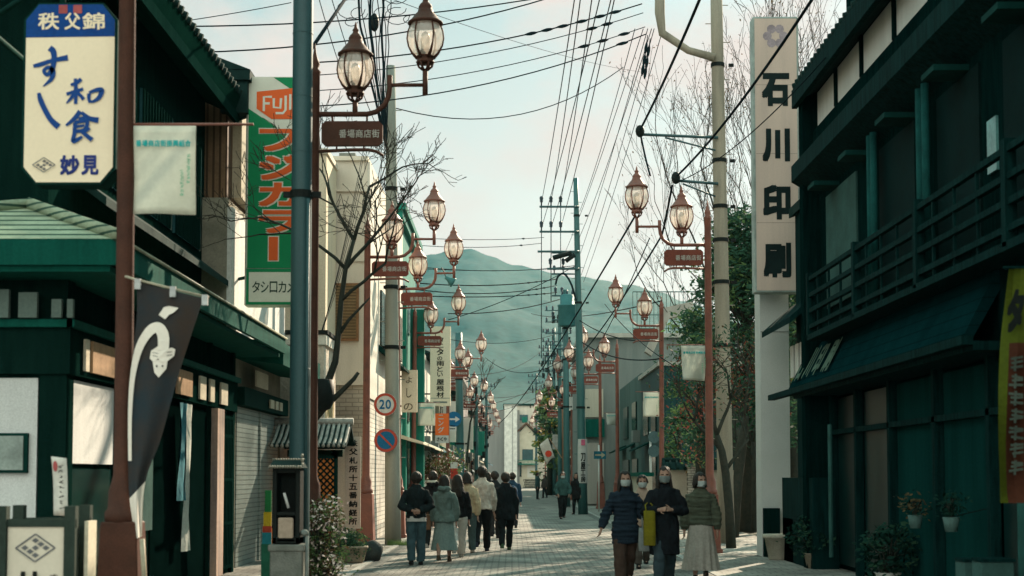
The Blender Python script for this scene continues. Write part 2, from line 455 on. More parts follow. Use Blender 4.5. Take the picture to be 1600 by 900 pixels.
def lantern(root, x, z, low):
    """lantern standing on the arm at (x, 0, z); its stem reaches low below"""
    b = MB()
    b.tube([(x, 0, z - low), (x, 0, z + 0.18)], 0.036, 8)
    for a in range(0, 360, 60):
        c, s_ = math.cos(R(a)), math.sin(R(a))
        pr = [(0.03, 0.17), (0.085, 0.215), (0.105, 0.27)] 
        b.tube([(x + r * c, r * s_, z + h) for r, h in pr], 0.016, 5)
        pr = [(0.105, 0.33), (0.17, 0.40), (0.225, 0.50), (0.244, 0.60), (0.232, 0.70), (0.20, 0.785)]
        b.tube([(x + r * c, r * s_, z + h) for r, h in pr], [0.026, 0.020, 0.012, 0.011, 0.011, 0.012], 5)
    b.lathe([(0.118, 0.262), (0.125, 0.28), (0.112, 0.285), (0.112, 0.335), (0.125, 0.34), (0.118, 0.358)], (x, 0, z), 14)
    b.lathe([(0.215, 0.785), (0.235, 0.79), (0.238, 0.81), (0.205, 0.835), (0.19, 0.85), (0.155, 0.90), (0.105, 0.955), (0.10, 0.985),
             (0.085, 0.99), (0.095, 1.02), (0.075, 1.06), (0.045, 1.09), (0.035, 1.12), (0.045, 1.135), (0.025, 1.16), (0.016, 1.21), (0.003, 1.25)], (x, 0, z), 16)
    b.lathe([(0.05, 0.335), (0.05, 0.42), (0.07, 0.425), (0.07, 0.44)], (x, 0, z), 10)
    ln = b.build("lantern", M_lamp, root, True)
    MB().lathe([(0.10, 0.345), (0.165, 0.40), (0.215, 0.49), (0.235, 0.59), (0.225, 0.69), (0.19, 0.784)], (x, 0, z), 18, False).build("glass_globe", M_globe, ln, True)
    MB().lathe([(0.045, 0.44), (0.06, 0.48), (0.062, 0.60), (0.05, 0.66), (0.02, 0.69)], (x, 0, z), 10).build("bulb", M_bulb, ln, True)

def make_lamp(sgn, label):
    """sgn +1: the arm reaches towards +X"""
    t = thing("street_lamp", label, "street lamp")
    AZ = 6.38
    p = MB()
    p.lathe([(0.155, 1.18), (0.155, 1.28), (0.13, 1.31), (0.125, 1.46), (0.10, 1.54), (0.085, 1.60), (0.078, 3.0), (0.070, 6.92), (0.085, 6.95), (0.05, 6.99), (0.07, 7.05), (0.045, 7.12), (0.028, 7.17), (0.004, 7.34)], n=14)
    p.build("post", M_lamp, t, True)
    q = MB(); q.hexa([(-.20, -.20, 0), (.20, -.20, 0), (.20, .20, 0), (-.20, .20, 0)], [(-.155, -.155, 1.2), (.155, -.155, 1.2), (.155, .155, 1.2), (-.155, .155, 1.2)])
    q.box(-.23, .23, -.23, .23, 0, 0.09)
    q.build("base", M_lamp, t, bevel=0.012)
    a = MB()
    cv = [(0.06, 0, AZ), (0.30, 0, AZ), (0.70, 0, AZ), (0.82, 0, AZ + 0.03), (0.93, 0, AZ + 0.12), (0.985, 0, AZ + 0.24), (1.0, 0, AZ + 0.36), (1.0, 0, AZ + 0.52)]
    a.tube([(sgn * x, y, z) for x, y, z in cv], 0.036, 8)
    a.tube([(sgn * 1.0, 0, AZ + 0.39), (sgn * 1.47, 0, AZ + 0.39)], 0.026, 8)
    a.tube([(sgn * x, 0, AZ + z) for x, z in ((0.06, -0.50), (0.5, -0.48), (0.72, -0.48), (0.82, -0.50), (0.92, -0.56))], [0.024, 0.024, 0.024, 0.022, 0.018], 6)
    a.box(sgn * 0.24 - 0.012, sgn * 0.24 + 0.012, -.012, .012, AZ - 0.12, AZ); a.box(sgn * 0.70 - 0.012, sgn * 0.70 + 0.012, -.012, .012, AZ - 0.12, AZ)
    a.box(sgn * 0.30 - 0.01, sgn * 0.30 + 0.01, -.01, .01, AZ - 0.48, AZ - 0.40); a.box(sgn * 0.66 - 0.01, sgn * 0.66 + 0.01, -.01, .01, AZ - 0.48, AZ - 0.40)
    a.build("arm", M_lamp, t, True)
    lantern(t, sgn * 0.54, AZ, 0.0)
    lantern(t, sgn * 1.47, AZ + 0.42, 0.16)
    xa, xb = (0.10, 0.91) if sgn > 0 else (-0.91, -0.10)
    za, zb = AZ - 0.43, AZ - 0.10
    c = 0.05
    poly = [(xa + c, za), (xb - c, za), (xb, za + c), (xb, zb - c), (xb - c, zb), (xa + c, zb), (xa, zb - c), (xa, za + c)]
    bd = MB().prism([(x, -0.03, z) for x, z in poly], (0, 0.06, 0)).build("name_board", M_board, t)
    lt = MB(); fc = Face((xa, -0.031, za), (1, 0, 0), (0, 0, 1))
    fb = Face((xb, 0.031, za), (-1, 0, 0), (0, 0, 1))
    for i, ch in enumerate("番場商店街"):
        x = 0.235 + i * 0.109
        letter(lt, fc, ch, x, 0.105, x + 0.098, 0.215, 0.003, 0.012); letter(lt, fb, ch, x, 0.105, x + 0.098, 0.215, 0.003, 0.012)
    lt.build("lettering", M_ltr, bd)
    return t
PROTO_L = make_lamp(1, "x"); PROTO_R = make_lamp(-1, "x")
def place_lamp(px, d, sgn, label, last=False, dz=0.0, group="twin lantern street lamps with maroon name boards"):
    src = PROTO_L if sgn > 0 else PROTO_R
    o = src if last else copy_tree(src)
    g = G(px, d); o.location = (g.x, d, dz); o.rotation_euler = (random.uniform(-.008, .008), random.uniform(-.010, .010), random.uniform(-0.05, 0.05))
    o['label'] = label; o['group'] = group
    if d < 20:                      # the two nearest lamps get a darker copy, shade put into the paint colour
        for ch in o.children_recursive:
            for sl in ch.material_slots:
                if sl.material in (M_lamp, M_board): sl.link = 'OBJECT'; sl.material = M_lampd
    return o
M_lampd = mat("shaded_lamp_paint", (0.085, 0.036, 0.025), (0.05, 0.024, 0.018), 0.6, 4, 0.8, 0.15, 60)
lamps_l = [(190, 12.3, "brown lamp post beside the white sushi sign, the ox flag tied to it"),
           (484, 18.6, "street lamp close behind the thick blue-grey pole, its two lanterns highest against the sky"),
           (571, 31.0, "sunlit reddish lamp in front of the beige building, beside the speed limit disc"),
           (622, 36.4, "street lamp just past the speed limit pole, its board level with the loudspeaker"),
           (645, 47.8, "street lamp before the tall white roofing sign, its board overlapping the sign top"),
           (699, 63.0, "street lamp past the roofing sign, its outer lantern alone against the mountain"),
           (686, 72.0, "street lamp half hidden by the roofing sign, only its lanterns showing beyond"),
           (720, 93.0, "dark street lamp beyond the blue arrow disc, its board beside the teal pole"),
           (705, 88.0, "street lamp behind the blue arrow disc's teal pole, lantern peeping past it"),
           (737, 108.0, "small street lamp in front of the mauve grey three storey building"),
           (744, 120.0, "tiny street lamp next to the thin pale green pole"),
           (752, 136.0, "tiny street lamp before the pale grey building, second from the street end"),
           (758, 152.0, "last tiny street lamp before the white block at the street end")]
lamps_r = [(1110, 29.4, "orange-red street lamp standing against the concrete pole with the curved arm"),
           (1034, 45.5, "street lamp before the dark teal shop with a banner on its post"),
           (965, 60.0, "brown street lamp in front of the pale shutter and dark green shop sign"),
           (939, 67.5, "street lamp beside the poster covered pole, its inner lantern showing past it"),
           (916, 75.0, "street lamp directly behind the poster covered teal pole"),
           (894, 90.0, "street lamp beside the transformer pole, half hidden by it"),
           (873, 106.0, "small street lamp just above the yellow leaved tree"),
           (866, 121.0, "small distant lamp just past the yellow leaved tree"),
           (860, 137.0, "distant street lamp before the pale house with the olive awning"),
           (852, 152.0, "faint most distant lamp, in front of the gabled house")]
for px, d, lb in lamps_l: place_lamp(px, d, 1, lb, (px, d, lb) == lamps_l[-1])
for px, d, lb in lamps_r: place_lamp(px, d, -1, lb, (px, d, lb) == lamps_r[-1])

def hanging_banner(px0, px1, py0, py1, d, pole_px, label, rod_over=0.15, curl=0.0, text=True):
    """white cloth banner on a rod clamped to a lamp post"""
    a = P(px0, py0, d); b = P(px1, py1, d)
    t = thing("hanging_banner", label, "banner", (a.x, d, b.z), 0, "white shopping street banners on lamp posts")
    pole = PX(pole_px, d, py0)
    rd = MB(); e = (b.x + rod_over) if pole < a.x else (a.x - rod_over)
    rd.tube([(pole, d, a.z + 0.015), (e, d, a.z + 0.015)], 0.012, 6); rd.build("rod", M_lamp, t, True)
    W, H = b.x - a.x, a.z - b.z
    cl = MB(); rows = []
    for j in range(13):
        v = j / 12; row = []
        for i in range(9):
            u = i / 8
            y = d - 0.012 + 0.035 * math.sin(u * 5 + v * 3) * v + curl * v * v * (u - 0.3)
            row.append((a.x + W * (u + curl * 0.25 * v * (0.5 - u)), y, a.z - H * v))
        rows.append(row)
    cl.loft(rows, False, False)
    c = cl.build("cloth", M_cloth, t, True); c.modifiers.new('s', 'SOLIDIFY').thickness = 0.003
    fc = Face((a.x, d - 0.026, b.z), (1, 0, 0), (0, 0, 1))
    tx = MB(); s_ = "番場商店街振興組合"
    for i, ch in enumerate(s_):
        x = W * (0.075 + 0.096 * i); letter(tx, fc, ch, x, H * 0.755, x + W * 0.09, H * 0.83, 0.012, 0.03)
    tx.build("lettering", M_teal, c)
    if text:
        tv = MB()
        rng = random.Random(int(px0))
        for k, (n_, top) in enumerate(((8, 0.66), (7, 0.48))):
            for i in range(n_):
                for q in range(3): stroke(tv, fc, [(W * (0.875 - 0.10 * k + rng.uniform(0, .02)), H * (top - 0.042 * i - .012 * q)), (W * (0.93 - 0.10 * k + rng.uniform(-.01, .01)), H * (top - 0.042 * i - .012 * q + rng.uniform(-.012, .012)))], W * .013, 0.02)
        tv.build("side_lettering", M_grn, c)
    return t
hanging_banner(207, 305, 197, 335, 12.3, 193, "largest white banner, on a rod from the brown post by the sushi sign", 0.5)
hanging_banner(653, 680, 630, 665, 47.8, 647, "small white banner at the foot of the tall white roofing sign")
hanging_banner(1064, 1105, 540, 594, 29.4, 1110, "white banner with curling lower edge on the orange-red lamp post", 0.3, 0.35)
hanging_banner(1005, 1031, 613, 651, 45.5, 1034, "white banner on the post in front of the dark shop", 0.25)
hanging_banner(947, 966, 646, 664, 60.0, 965, "pale blown banner by the dark green shop sign", 0.1, 0.5, False)
# ================================================================ left side of the street
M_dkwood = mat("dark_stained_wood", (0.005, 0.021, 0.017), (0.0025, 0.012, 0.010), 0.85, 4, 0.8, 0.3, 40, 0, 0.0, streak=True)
M_dkgreen = mat("dark_green_paint", (0.006, 0.038, 0.031), (0.004, 0.024, 0.02), 0.75, 4, 0.8, 0.1, 40, 0, 0.02)
M_copper = banded("green_copper_roof", (0.42, 0.50, 0.36), (0.05, 0.10, 0.075), 'Z', 11.0, 0.55, 1.0, 0.3)
M_fascia = mat("green_fascia", (0.006, 0.088, 0.066), (0.004, 0.056, 0.043), 0.7, 3, 0.8, 0.1, 30, 0, 0.03, streak=True)
M_plast = mat("white_plaster", (0.66, 0.67, 0.66), (0.50, 0.51, 0.50), 0.9, 1.6, 0.7, 0.1, 60, streak=True)
M_cream = mat("cream_paint", (0.62, 0.56, 0.44), (0.50, 0.45, 0.34), 0.8, 2, 0.7)
M_tileg = mat("dark_roof_tile", (0.012, 0.034, 0.031), (0.007, 0.02, 0.019), 0.8, 5, 0.8, 0.1, 40, 0, 0.05)
M_darkgl = mat("dark_glass", (0.004, 0.020, 0.018), (0.008, 0.034, 0.03), 0.12, 1.5, 0.7, 0, 20, 0, 0.6)
M_tealgl = mat("teal_window_glass", (0.03, 0.10, 0.11), (0.015, 0.05, 0.055), 0.15, 1.2, 0.8, 0, 20, 0, 0.6)
M_brown = banded("brown_corrugated", (0.28, 0.17, 0.10), (0.09, 0.055, 0.035), 'X', 9.0, 0.6, 1.0, 0.35)
M_shut = banded("grey_roller_shutter", (0.36, 0.43, 0.41), (0.13, 0.17, 0.16), 'Z', 12.0, 0.45, 1.0, 0.22, 0.0, 0.4)
M_black = mat("matt_black", (0.012, 0.016, 0.015), None, 0.6, 4, 0.6)
M_stone = mat("grey_stone", (0.20, 0.21, 0.19), (0.11, 0.12, 0.105), 0.9, 5, 0.9, 0.5, 40)
M_wood = mat("pale_wood", (0.42, 0.27, 0.16), (0.30, 0.19, 0.11), 0.7, 4, 0.8, streak=True)
M_noren = mat("noren_cloth", (0.50, 0.52, 0.47), (0.35, 0.38, 0.35), 0.9, 5, 0.8)
M_noren2 = mat("blue_noren_cloth", (0.06, 0.20, 0.24), (0.04, 0.13, 0.16), 0.9, 5, 0.8)

# ---- sushi shop
S = thing("sushi_shop", "dark timber sushi shop with a green hipped eave and white plaster panels", "shop", (-6, 19, 0))
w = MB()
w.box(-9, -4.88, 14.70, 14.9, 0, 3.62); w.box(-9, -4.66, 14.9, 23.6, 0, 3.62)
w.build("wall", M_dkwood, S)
p = MB()
p.box(-4.88, -4.60, 14.66, 14.90, 0, 3.62)
for y in (16.5, 17.5, 21.65, 23.45): p.box(-4.70, -4.60, y, y + 0.16, 0, 3.62)
p.box(-9, -4.56, 14.62, 14.68, 2.64, 3.12); p.box(-4.62, -4.56, 14.68, 23.6, 2.64, 3.12)
p.build("post_and_beam", M_dkwood, S)
p = MB(); p.box(-9, -4.52, 14.56, 14.64, 3.12, 3.20); p.box(-4.58, -4.50, 14.56, 23.6, 3.12, 3.20); p.build("sill_rail", M_fascia, S)
MB().box(-9, -4.90, 14.67, 14.72, 1.15, 2.60).build("plaster_panel", M_plast, S)
MB().box(-4.68, -4.62, 14.92, 16.48, 1.72, 2.60).build("plaster_panel", M_plast, S)
MB().box(-4.70, -4.63, 14.95, 16.45, 0.6, 1.66).build("window", M_darkgl, S)
fr = MB(); fr.box(-5.52, -4.98, 14.62, 14.68, 1.62, 2.03); o = fr.build("notice_frame", M_dkgreen, S)
MB().box(-5.48, -5.02, 14.605, 14.625, 1.65, 2.0).build("notice", mat("notice_paper", (0.34, 0.40, 0.37), None, 0.8), o)
for x0, x1, z1 in ((-5.32, -5.16, 3.50), (-5.06, -4.87, 3.47), (-4.72, -4.62, 3.40), (-4.56, -4.50, 3.4)):
    MB().box(x0, x1, 14.50, 14.56, 3.21, z1).build("window_pane", mat("dim_pane", (0.15, 0.20, 0.18), (0.11, 0.155, 0.14), .9), S)  # pale window panes in the transom above the sill rail
for y0, y1, m in ((15.05, 15.18, M_cream), (15.3, 16.3, M_wood), (19.2, 20.1, M_wood), (20.6, 21.0, M_cream), (21.3, 21.6, M_cream), (22.1, 22.6, M_cream)):
    MB().box(-4.55, -4.52, y0, y1, 2.70, 3.04).build("name_plate", m, S)
# entrance
MB().box(-4.68, -4.60, 17.7, 18.25, 0.9, 2.60).build("sliding_door", mat("misted_glass", (0.10, 0.17, 0.155), None, 0.2, 2, 0.8), S)
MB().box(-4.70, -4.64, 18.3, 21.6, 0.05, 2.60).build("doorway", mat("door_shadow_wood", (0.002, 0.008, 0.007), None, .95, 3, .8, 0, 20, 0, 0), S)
for y, z0, m in ((19.25, 1.25, M_noren2), (19.55, 0.55, M_noren)):
    r = MB(); rg = []
    for j in range(9):
        z = 2.58 - (2.58 - z0) * j / 8
        rg.append([(-4.50 + 0.03 * math.sin(i * 1.7 + j * 0.6), y + 0.35 * i / 5, z) for i in range(6)])
    r.loft(rg, False, False); r.build("door_curtain", m, S, True)
MB().box(-4.60, -4.50, 21.75, 22.25, 0.05, 2.62).build("entrance_panel", mat("marbled_panel", (0.50, 0.36, 0.28), (0.25, 0.20, 0.19), 0.6, 3, 1.0, 0, 20, streak=True), S)
lt = MB()
for i in range(8): lt.box(-4.62, -4.57, 22.45 + i * 0.12, 22.49 + i * 0.12, 0.1, 2.55)
for z in (0.1, 0.8, 1.5, 2.2, 2.5): lt.box(-4.60, -4.575, 22.45, 23.4, z, z + 0.05)
lt.build("lattice_door", M_dkwood, S)
# hipped lower roof
r = MB()
ex, ey, ez = -3.90, 14.00, 3.94
rx, rz = -5.34, 4.55
r.add([(-7.0, ey, ez), (ex, ey, ez), (rx, 15.6, rz), (-7.0, 14.9, 4.25)], [(0, 1, 2, 3)])
r.add([(ex, ey, ez), (ex, 24.4, ez), (rx, 24.4, rz), (rx, 15.6, rz)], [(0, 1, 2, 3)])
lr = r.build("lower_roof", M_copper, S)
h = MB(); h.tube([(ex, ey, ez + 0.03), (rx, 15.6, rz + 0.05), (rx, 24.4, rz + 0.05)], 0.07, 8); h.tube([(rx, 15.6, rz + .05), (-7, 14.9, 4.3)], 0.06, 8); h.build("hip_ridge", M_copper, lr, True)
f = MB(); f.box(-7, ex - 0.005, ey, ey + 0.06, 3.68, ez - 0.004); f.box(ex - 0.06, ex, ey + 0.004, 24.4, 3.68, ez - 0.005)
f.box(-7, ex - 0.1, ey + 0.06, ey + 0.75, 3.62, 3.68); f.box(-4.66, ex - 0.1, ey + 0.75, 24.4, 3.62, 3.68)
f.build("eave_fascia", M_fascia, lr)
MB().tube([(ex + 0.02, ey + 0.1, 3.94), (ex + 0.02, 24.4, 3.94)], 0.018, 8).build("gutter", mat("gutter_cream", (0.33, 0.34, 0.25), None, 0.5), lr, True)
# upper storey
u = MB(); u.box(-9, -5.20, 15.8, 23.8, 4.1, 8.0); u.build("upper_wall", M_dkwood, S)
for y0, y1 in ((17.0, 19.0), (19.6, 21.4), (21.6, 23.4)):
    g = MB().box(-5.22, -5.16, y0, y1, 5.3, 7.0).build("upper_window", M_tealgl, S)
    q = MB()
    for k_ in range(int((y1 - y0) / 0.16)): q.box(-5.16, -5.13, y0 + 0.16 * k_, y0 + 0.16 * k_ + 0.035, 5.3, 7.0)
    q.build("bars", M_dkwood, g)
ur = MB()
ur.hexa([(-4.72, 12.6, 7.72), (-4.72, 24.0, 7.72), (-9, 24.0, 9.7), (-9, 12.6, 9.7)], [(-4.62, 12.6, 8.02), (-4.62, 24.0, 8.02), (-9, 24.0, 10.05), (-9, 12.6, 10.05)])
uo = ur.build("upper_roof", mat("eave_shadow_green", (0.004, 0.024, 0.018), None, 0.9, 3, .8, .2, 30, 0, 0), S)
te = MB()
for i in range(46):
    y = 12.7 + i * 0.25
    te.tube([(-4.58, y, 8.05), (-5.6, y, 8.53)], 0.06, 7)
te.build("ridge_tile_course", M_tileg, uo, True)
en = MB(); en.box(-4.95, -4.5, 23.85, 24.25, 7.75, 8.30); en.box(-5.0, -4.45, 23.8, 24.3, 8.30, 8.42); en.build("eave_end_cap", M_tileg, uo)
MB().box(-4.72, -4.66, 12.62, 24.0, 7.56, 7.74).build("eave_board", M_dkwood, uo)
MB().hexa([(-4.75, 16.5, 4.75), (-4.75, 23.8, 4.75), (-5.22, 23.8, 5.1), (-5.22, 16.5, 5.1)], [(-4.75, 16.5, 4.85), (-4.75, 23.8, 4.85), (-5.22, 23.8, 5.2), (-5.22, 16.5, 5.2)]).build("sill_roof", M_tileg, S)

# ---- camera shop next door
S = thing("camera_shop", "two storey shop with sunlit white upper wall and roller shutter beside the sushi shop", "shop", (-7, 27, 0))
w = MB(); w.box(-9, -4.78, 23.66, 29.3, 0, 6.25); w.build("wall", mat("shop_render", (0.30, 0.27, 0.21), (0.2, 0.18, 0.14), 0.9, 2), S)
MB().box(-4.78, -4.70, 23.68, 29.3, 4.05, 6.10).build("white_wall_panel", mat("white_sheet_cladding", (0.66, 0.65, 0.62), (0.48, 0.47, 0.44), 0.8, 1.6, 0.8, 0.0, 20, streak=True), S)
MB().box(-9, -4.86, 24.0, 29.3, 6.25, 8.5).build("upper_wall", M_brown, S)
MB().box(-4.86, -4.70, 24.45, 29.2, 6.4, 8.3).build("upper_window_bay", mat("bay_beige", (0.45, 0.40, 0.31), None, 0.8, 2, 0.8, streak=True), S)
rf = MB(); rf.hexa([(-9, 24.1, 8.4), (-4.5, 24.1, 8.4), (-4.5, 29.6, 8.4), (-9, 29.6, 8.4)], [(-9, 24.1, 8.62), (-4.5, 24.1, 8.55), (-4.5, 29.6, 8.55), (-9, 29.6, 8.62)])
rf.add([(-9, 24.1, 8.63), (-4.5, 24.1, 8.56), (-4.5, 29.6, 8.56), (-9, 29.6, 8.63), (-6.4, 24.1, 9.3), (-6.4, 29.6, 9.3)], [(0, 1, 4), (1, 2, 5, 4), (2, 3, 5), (3, 0, 4, 5)])
rf.build("roof", M_tileg, S)
sh = MB().box(-4.82, -4.76, 24.6, 28.9, 0.0, 2.78).build("roller_shutter", M_shut, S)
MB().box(-4.76, -4.72, 26.7, 26.78, 0.0, 2.78).build("centre_rail", M_shut, sh)
MB().box(-4.85, -4.60, 24.45, 29.2, 2.80, 3.12).build("shutter_box", M_dkgreen, S)
aw = MB(); aw.hexa([(-4.8, 24.5, 3.62), (-4.8, 29.2, 3.62), (-3.95, 29.2, 3.5), (-3.95, 24.5, 3.5)], [(-4.8, 24.5, 3.98), (-4.8, 29.2, 3.98), (-3.95, 29.2, 3.88), (-3.95, 24.5, 3.88)])
aw.build("eave", M_fascia, S)
for y0, y1, z0, z1 in ((25.3, 26.5, 3.18, 3.46), (26.8, 27.2, 2.86, 3.02), (27.4, 27.7, 2.86, 3.02), (27.9, 28.2, 2.86, 3.02)):
    MB().box(-4.58, -4.55, y0, y1, z0, z1).build("name_plate", M_cream, S)

# ---- projecting film shop sign
SG = thing("projecting_sign", "tall green and white film shop sign with orange characters, partly behind the thick pole", "shop sign", (-4.1, 24.2, 4.2), 0)
a = P(385, 125, 24.0); b = P(478, 478, 24.0)
b_ = MB(); b_.box(a.x, b.x, 24.0, 24.28, b.z, a.z); b_.build("light_box", mat("sign_frame_grey", (0.40, 0.42, 0.38), None, 0.6), SG, bevel=0.02)
W, H = b.x - a.x, a.z - b.z
fc = Face((a.x, 23.998, b.z), (1, 0, 0), (0, 0, 1)); px = W / 93.0
def sgp(x, y): return ((x - 385) * px, (478 - y) * px)
Mg = mat("sign_green", (0.010, 0.22, 0.085), (0.008, 0.17, 0.07), 0.45, 1.5, 0.6, fine=.06); Mo = mat("sign_orange", (0.72, 0.12, 0.03), (0.62, 0.10, 0.025), 0.5, 2, 0.5, fine=.06)
Mw = mat("sign_white", (0.66, 0.64, 0.55), (0.55, 0.53, 0.45), 0.5, 1.5, 0.6, fine=.06)
def poly_on(mb, fc, pts, h): mb.add([fc.pt(x, y, h) for x, y in pts], [tuple(range(len(pts)))])
m_ = MB(); poly_on(m_, fc, [sgp(388, 420), sgp(475, 420), sgp(475, 129), sgp(388, 129)], 0.003); m_.build("white_field", Mw, SG, fix=False)
m_ = MB(); poly_on(m_, fc, [sgp(389, 421), sgp(475, 421), sgp(475, 229), sgp(449, 218), sgp(389, 178)], 0.006); poly_on(m_, fc, [sgp(426, 130), sgp(475, 130), sgp(475, 163)], 0.006)
poly_on(m_, fc, [sgp(388, 476), sgp(476, 476), sgp(476, 422), sgp(388, 422)], 0.003); m_.build("green_field", Mg, SG, fix=False)
m_ = MB(); poly_on(m_, fc, [sgp(392, 472), sgp(473, 472), sgp(473, 427), sgp(392, 427)], 0.006); m_.build("lower_panel", Mw, SG, fix=False)
m_ = MB(); poly_on(m_, fc, [sgp(401, 152), sgp(460, 146), sgp(468, 158), sgp(468, 186), sgp(456, 194), sgp(424, 194), sgp(401, 178)], 0.008); m_.build("emblem", Mo, SG, fix=False)
m_ = MB()
def bar(x0, y0, x1, y1): poly_on(m_, fc, [sgp(x0, y1), sgp(x1, y1), sgp(x1, y0), sgp(x0, y0)], 0.011)
for pts in ([(412, 182), (412, 160), (424, 160)], [(412, 170), (421, 170)], [(427, 162), (427, 176), (437, 177), (438, 162)], [(445, 158), (445, 180), (441, 185), (430, 185)], [(452, 156), (452, 180)], [(459, 155), (459, 180)]):
    stroke(m_, fc, [sgp(*p_) for p_ in pts], 3.6 * px, 0.010)
m_.build("emblem_lettering", Mw, SG, fix=False)
for off, m0, nm, hh in ((0.075, Mw, "lettering_edge", 0.009), (0.045, Mo, "lettering", 0.016)):
    m_ = MB()
    for ch, y0, y1, x0, x1 in (("フ", 209, 243, 406, 466), ("ジ", 249, 287, 406, 466), ("カ", 291, 327, 406, 466), ("ラ", 333, 368, 406, 466), ("ー", 373, 410, 421, 436)):
        if ch == "ー":
            e = 0.6 if nm == "lettering" else -1.0
            poly_on(m_, fc, [sgp(x0 + e, y1 - e), sgp(x1 - e, y1 - e), sgp(x1 - e, y0 + e), sgp(x0 + e, y0 + e)], hh); continue
        e = 0 if nm == "lettering" else 1.5
        p0 = sgp(x0 - e, y1 + e); p1 = sgp(x1 + e, y0 - e); letter(m_, fc, ch, p0[0], p0[1], p1[0], p1[1], hh, off)
    m_.build(nm, m0, SG, fix=False)
m_ = MB()
for i, ch in enumerate("タシロカメラ"):
    p0 = sgp(397 + i * 13.2, 458); p1 = sgp(408.6 + i * 13.2, 441); letter(m_, fc, ch, p0[0], p0[1], p1[0], p1[1], 0.009, 0.01)
m_.build("small_lettering", mat("ink_green_black", (0.02, 0.06, 0.04), None, 0.6), SG, fix=False)
br = MB()
for z in (b.z + 0.5, a.z - 0.6): br.tube([(a.x - 0.02, 24.14, z), (-4.95, 24.6, z)], 0.03, 6)
br.build("bracket", M_dkgreen, SG)

# ---- sushi light box sign
SS = thing("lightbox_sign", "white and blue octagonal sushi sign with brush characters, hung beside the brown post", "shop sign", (-4.0, 12.4, 4.1))
d = 12.4
a = P(38, 10, d); b = P(180, 288, d); W, H = b.x - a.x, a.z - b.z; px = W / 142
def sp(x, y): return ((x - 38) * px, (288 - y) * px)
fc = Face((a.x, d - 0.002, b.z), (1, 0, 0), (0, 0, 1))
oc = [(38, 36), (60, 10), (158, 10), (180, 36), (180, 264), (158, 288), (60, 288), (38, 264)]
MB().prism([fc.pt(*sp(x, y), -0.24) for x, y in oc], (0, -0.235, 0)).build("box", M_dkgreen, SS)
Ms = mat("sushi_sign_face", (0.88, 0.72, 0.53), (0.78, 0.63, 0.46), 0.45, 1.2, 0.6, fine=.05); Mb = mat("sushi_sign_blue", (0.006, 0.055, 0.23), (0.005, 0.04, 0.18), 0.55, 2, 0.6); Mp = mat("purple_blue_ink", (0.03, 0.05, 0.24), None, 0.5)
m_ = MB(); poly_on(m_, fc, [sp(*q) for q in reversed([(42, 37), (61, 13), (157, 13), (176, 37), (176, 262), (157, 285), (61, 285), (42, 262)])], 0.003); m_.build("face", Ms, SS, fix=False)
m_ = MB(); poly_on(m_, fc, [sp(*q) for q in reversed([(42, 37), (61, 13), (157, 13), (176, 37), (176, 62), (42, 64)])], 0.006); m_.build("blue_header", Mb, SS, fix=False)
m_ = MB()
for ch, x0, x1 in (("秩", 60, 92), ("父", 100, 124), ("錦", 127, 161)):
    p0 = sp(x0, 52); p1 = sp(x1, 26); letter(m_, fc, ch, p0[0], p0[1], p1[0], p1[1], 0.009, 0.02)
m_.build("header_lettering", Ms, SS, fix=False)
m_ = MB()
for x in (91, 113): poly_on(m_, fc, [sp(x, 27), sp(x + 13, 27), sp(x + 13, 14), sp(x, 14)], 0.009)
m_.build("red_seal", mat("seal_red", (0.45, 0.10, 0.10), None, 0.6), SS, fix=False)
m_ = MB()
def bs(pts, ws, h=0.007, k=6):
    q = smooth2([sp(*p) for p in pts], k); n = len(q); ww = []
    for i in range(n):
        t = i / (n - 1) * (len(ws) - 1); j = min(int(t), len(ws) - 2); ww.append((ws[j] + (ws[j + 1] - ws[j]) * (t - j)) * px)
    stroke(m_, fc, q, ww, h)
bs([(54, 108), (66, 105), (84, 99), (106, 95)], [5, 7, 6, 9])
bs([(78, 80), (84, 86), (85, 100), (82, 114), (75, 121), (70, 115), (77, 110), (84, 116), (82, 127), (73, 136), (69, 139)], [9, 9, 8, 8, 6, 5, 6, 8, 7, 3, 1])
bs([(63, 149), (66, 160), (73, 175), (82, 190), (94, 201)], [5, 8, 8, 8, 10])
bs([(111, 137), (119, 134), (127, 128)], [4, 6, 6]); bs([(105, 151), (117, 147), (130, 143)], [5, 5, 5]); bs([(118, 127), (119, 145), (119, 166)], [5, 6, 5]); bs([(118, 148), (112, 157), (105, 165)], [5, 5, 2]); bs([(121, 148), (127, 154), (131, 159)], [5, 5, 6])
bs([(139, 150), (139, 158), (141, 164)], [6, 5, 5]); bs([(139, 149), (149, 145), (158, 145), (155, 155), (148, 161), (142, 163)], [4, 6, 8, 7, 5, 3])
bs([(126, 177), (118, 188), (105, 199)], [7, 7, 3]); bs([(128, 179), (140, 188), (154, 191)], [5, 7, 9]); bs([(124, 189), (134, 187)], [5, 5]); bs([(118, 195), (136, 192), (134, 205), (120, 208)], [5, 6, 6, 5]); bs([(119, 201), (133, 199)], [4, 4]); bs([(119, 195), (118, 212), (117, 223), (130, 216)], [6, 6, 7, 4]); bs([(127, 207), (136, 214), (145, 221)], [4, 6, 7]); bs([(141, 203), (134, 209)], [5, 3])
m_.build("brush_lettering", mat("brush_blue", (0.012, 0.06, 0.24), None, 0.6, 4, .3, fine=.05), SS, fix=False)
m_ = MB()
for ch, x0, x1 in (("妙", 97, 126), ("見", 129, 155)):
    p0 = sp(x0, 274); p1 = sp(x1, 244); letter(m_, fc, ch, p0[0], p0[1], p1[0], p1[1], 0.007, 0.035)
m_.build("name_lettering", Mp, SS, fix=False)
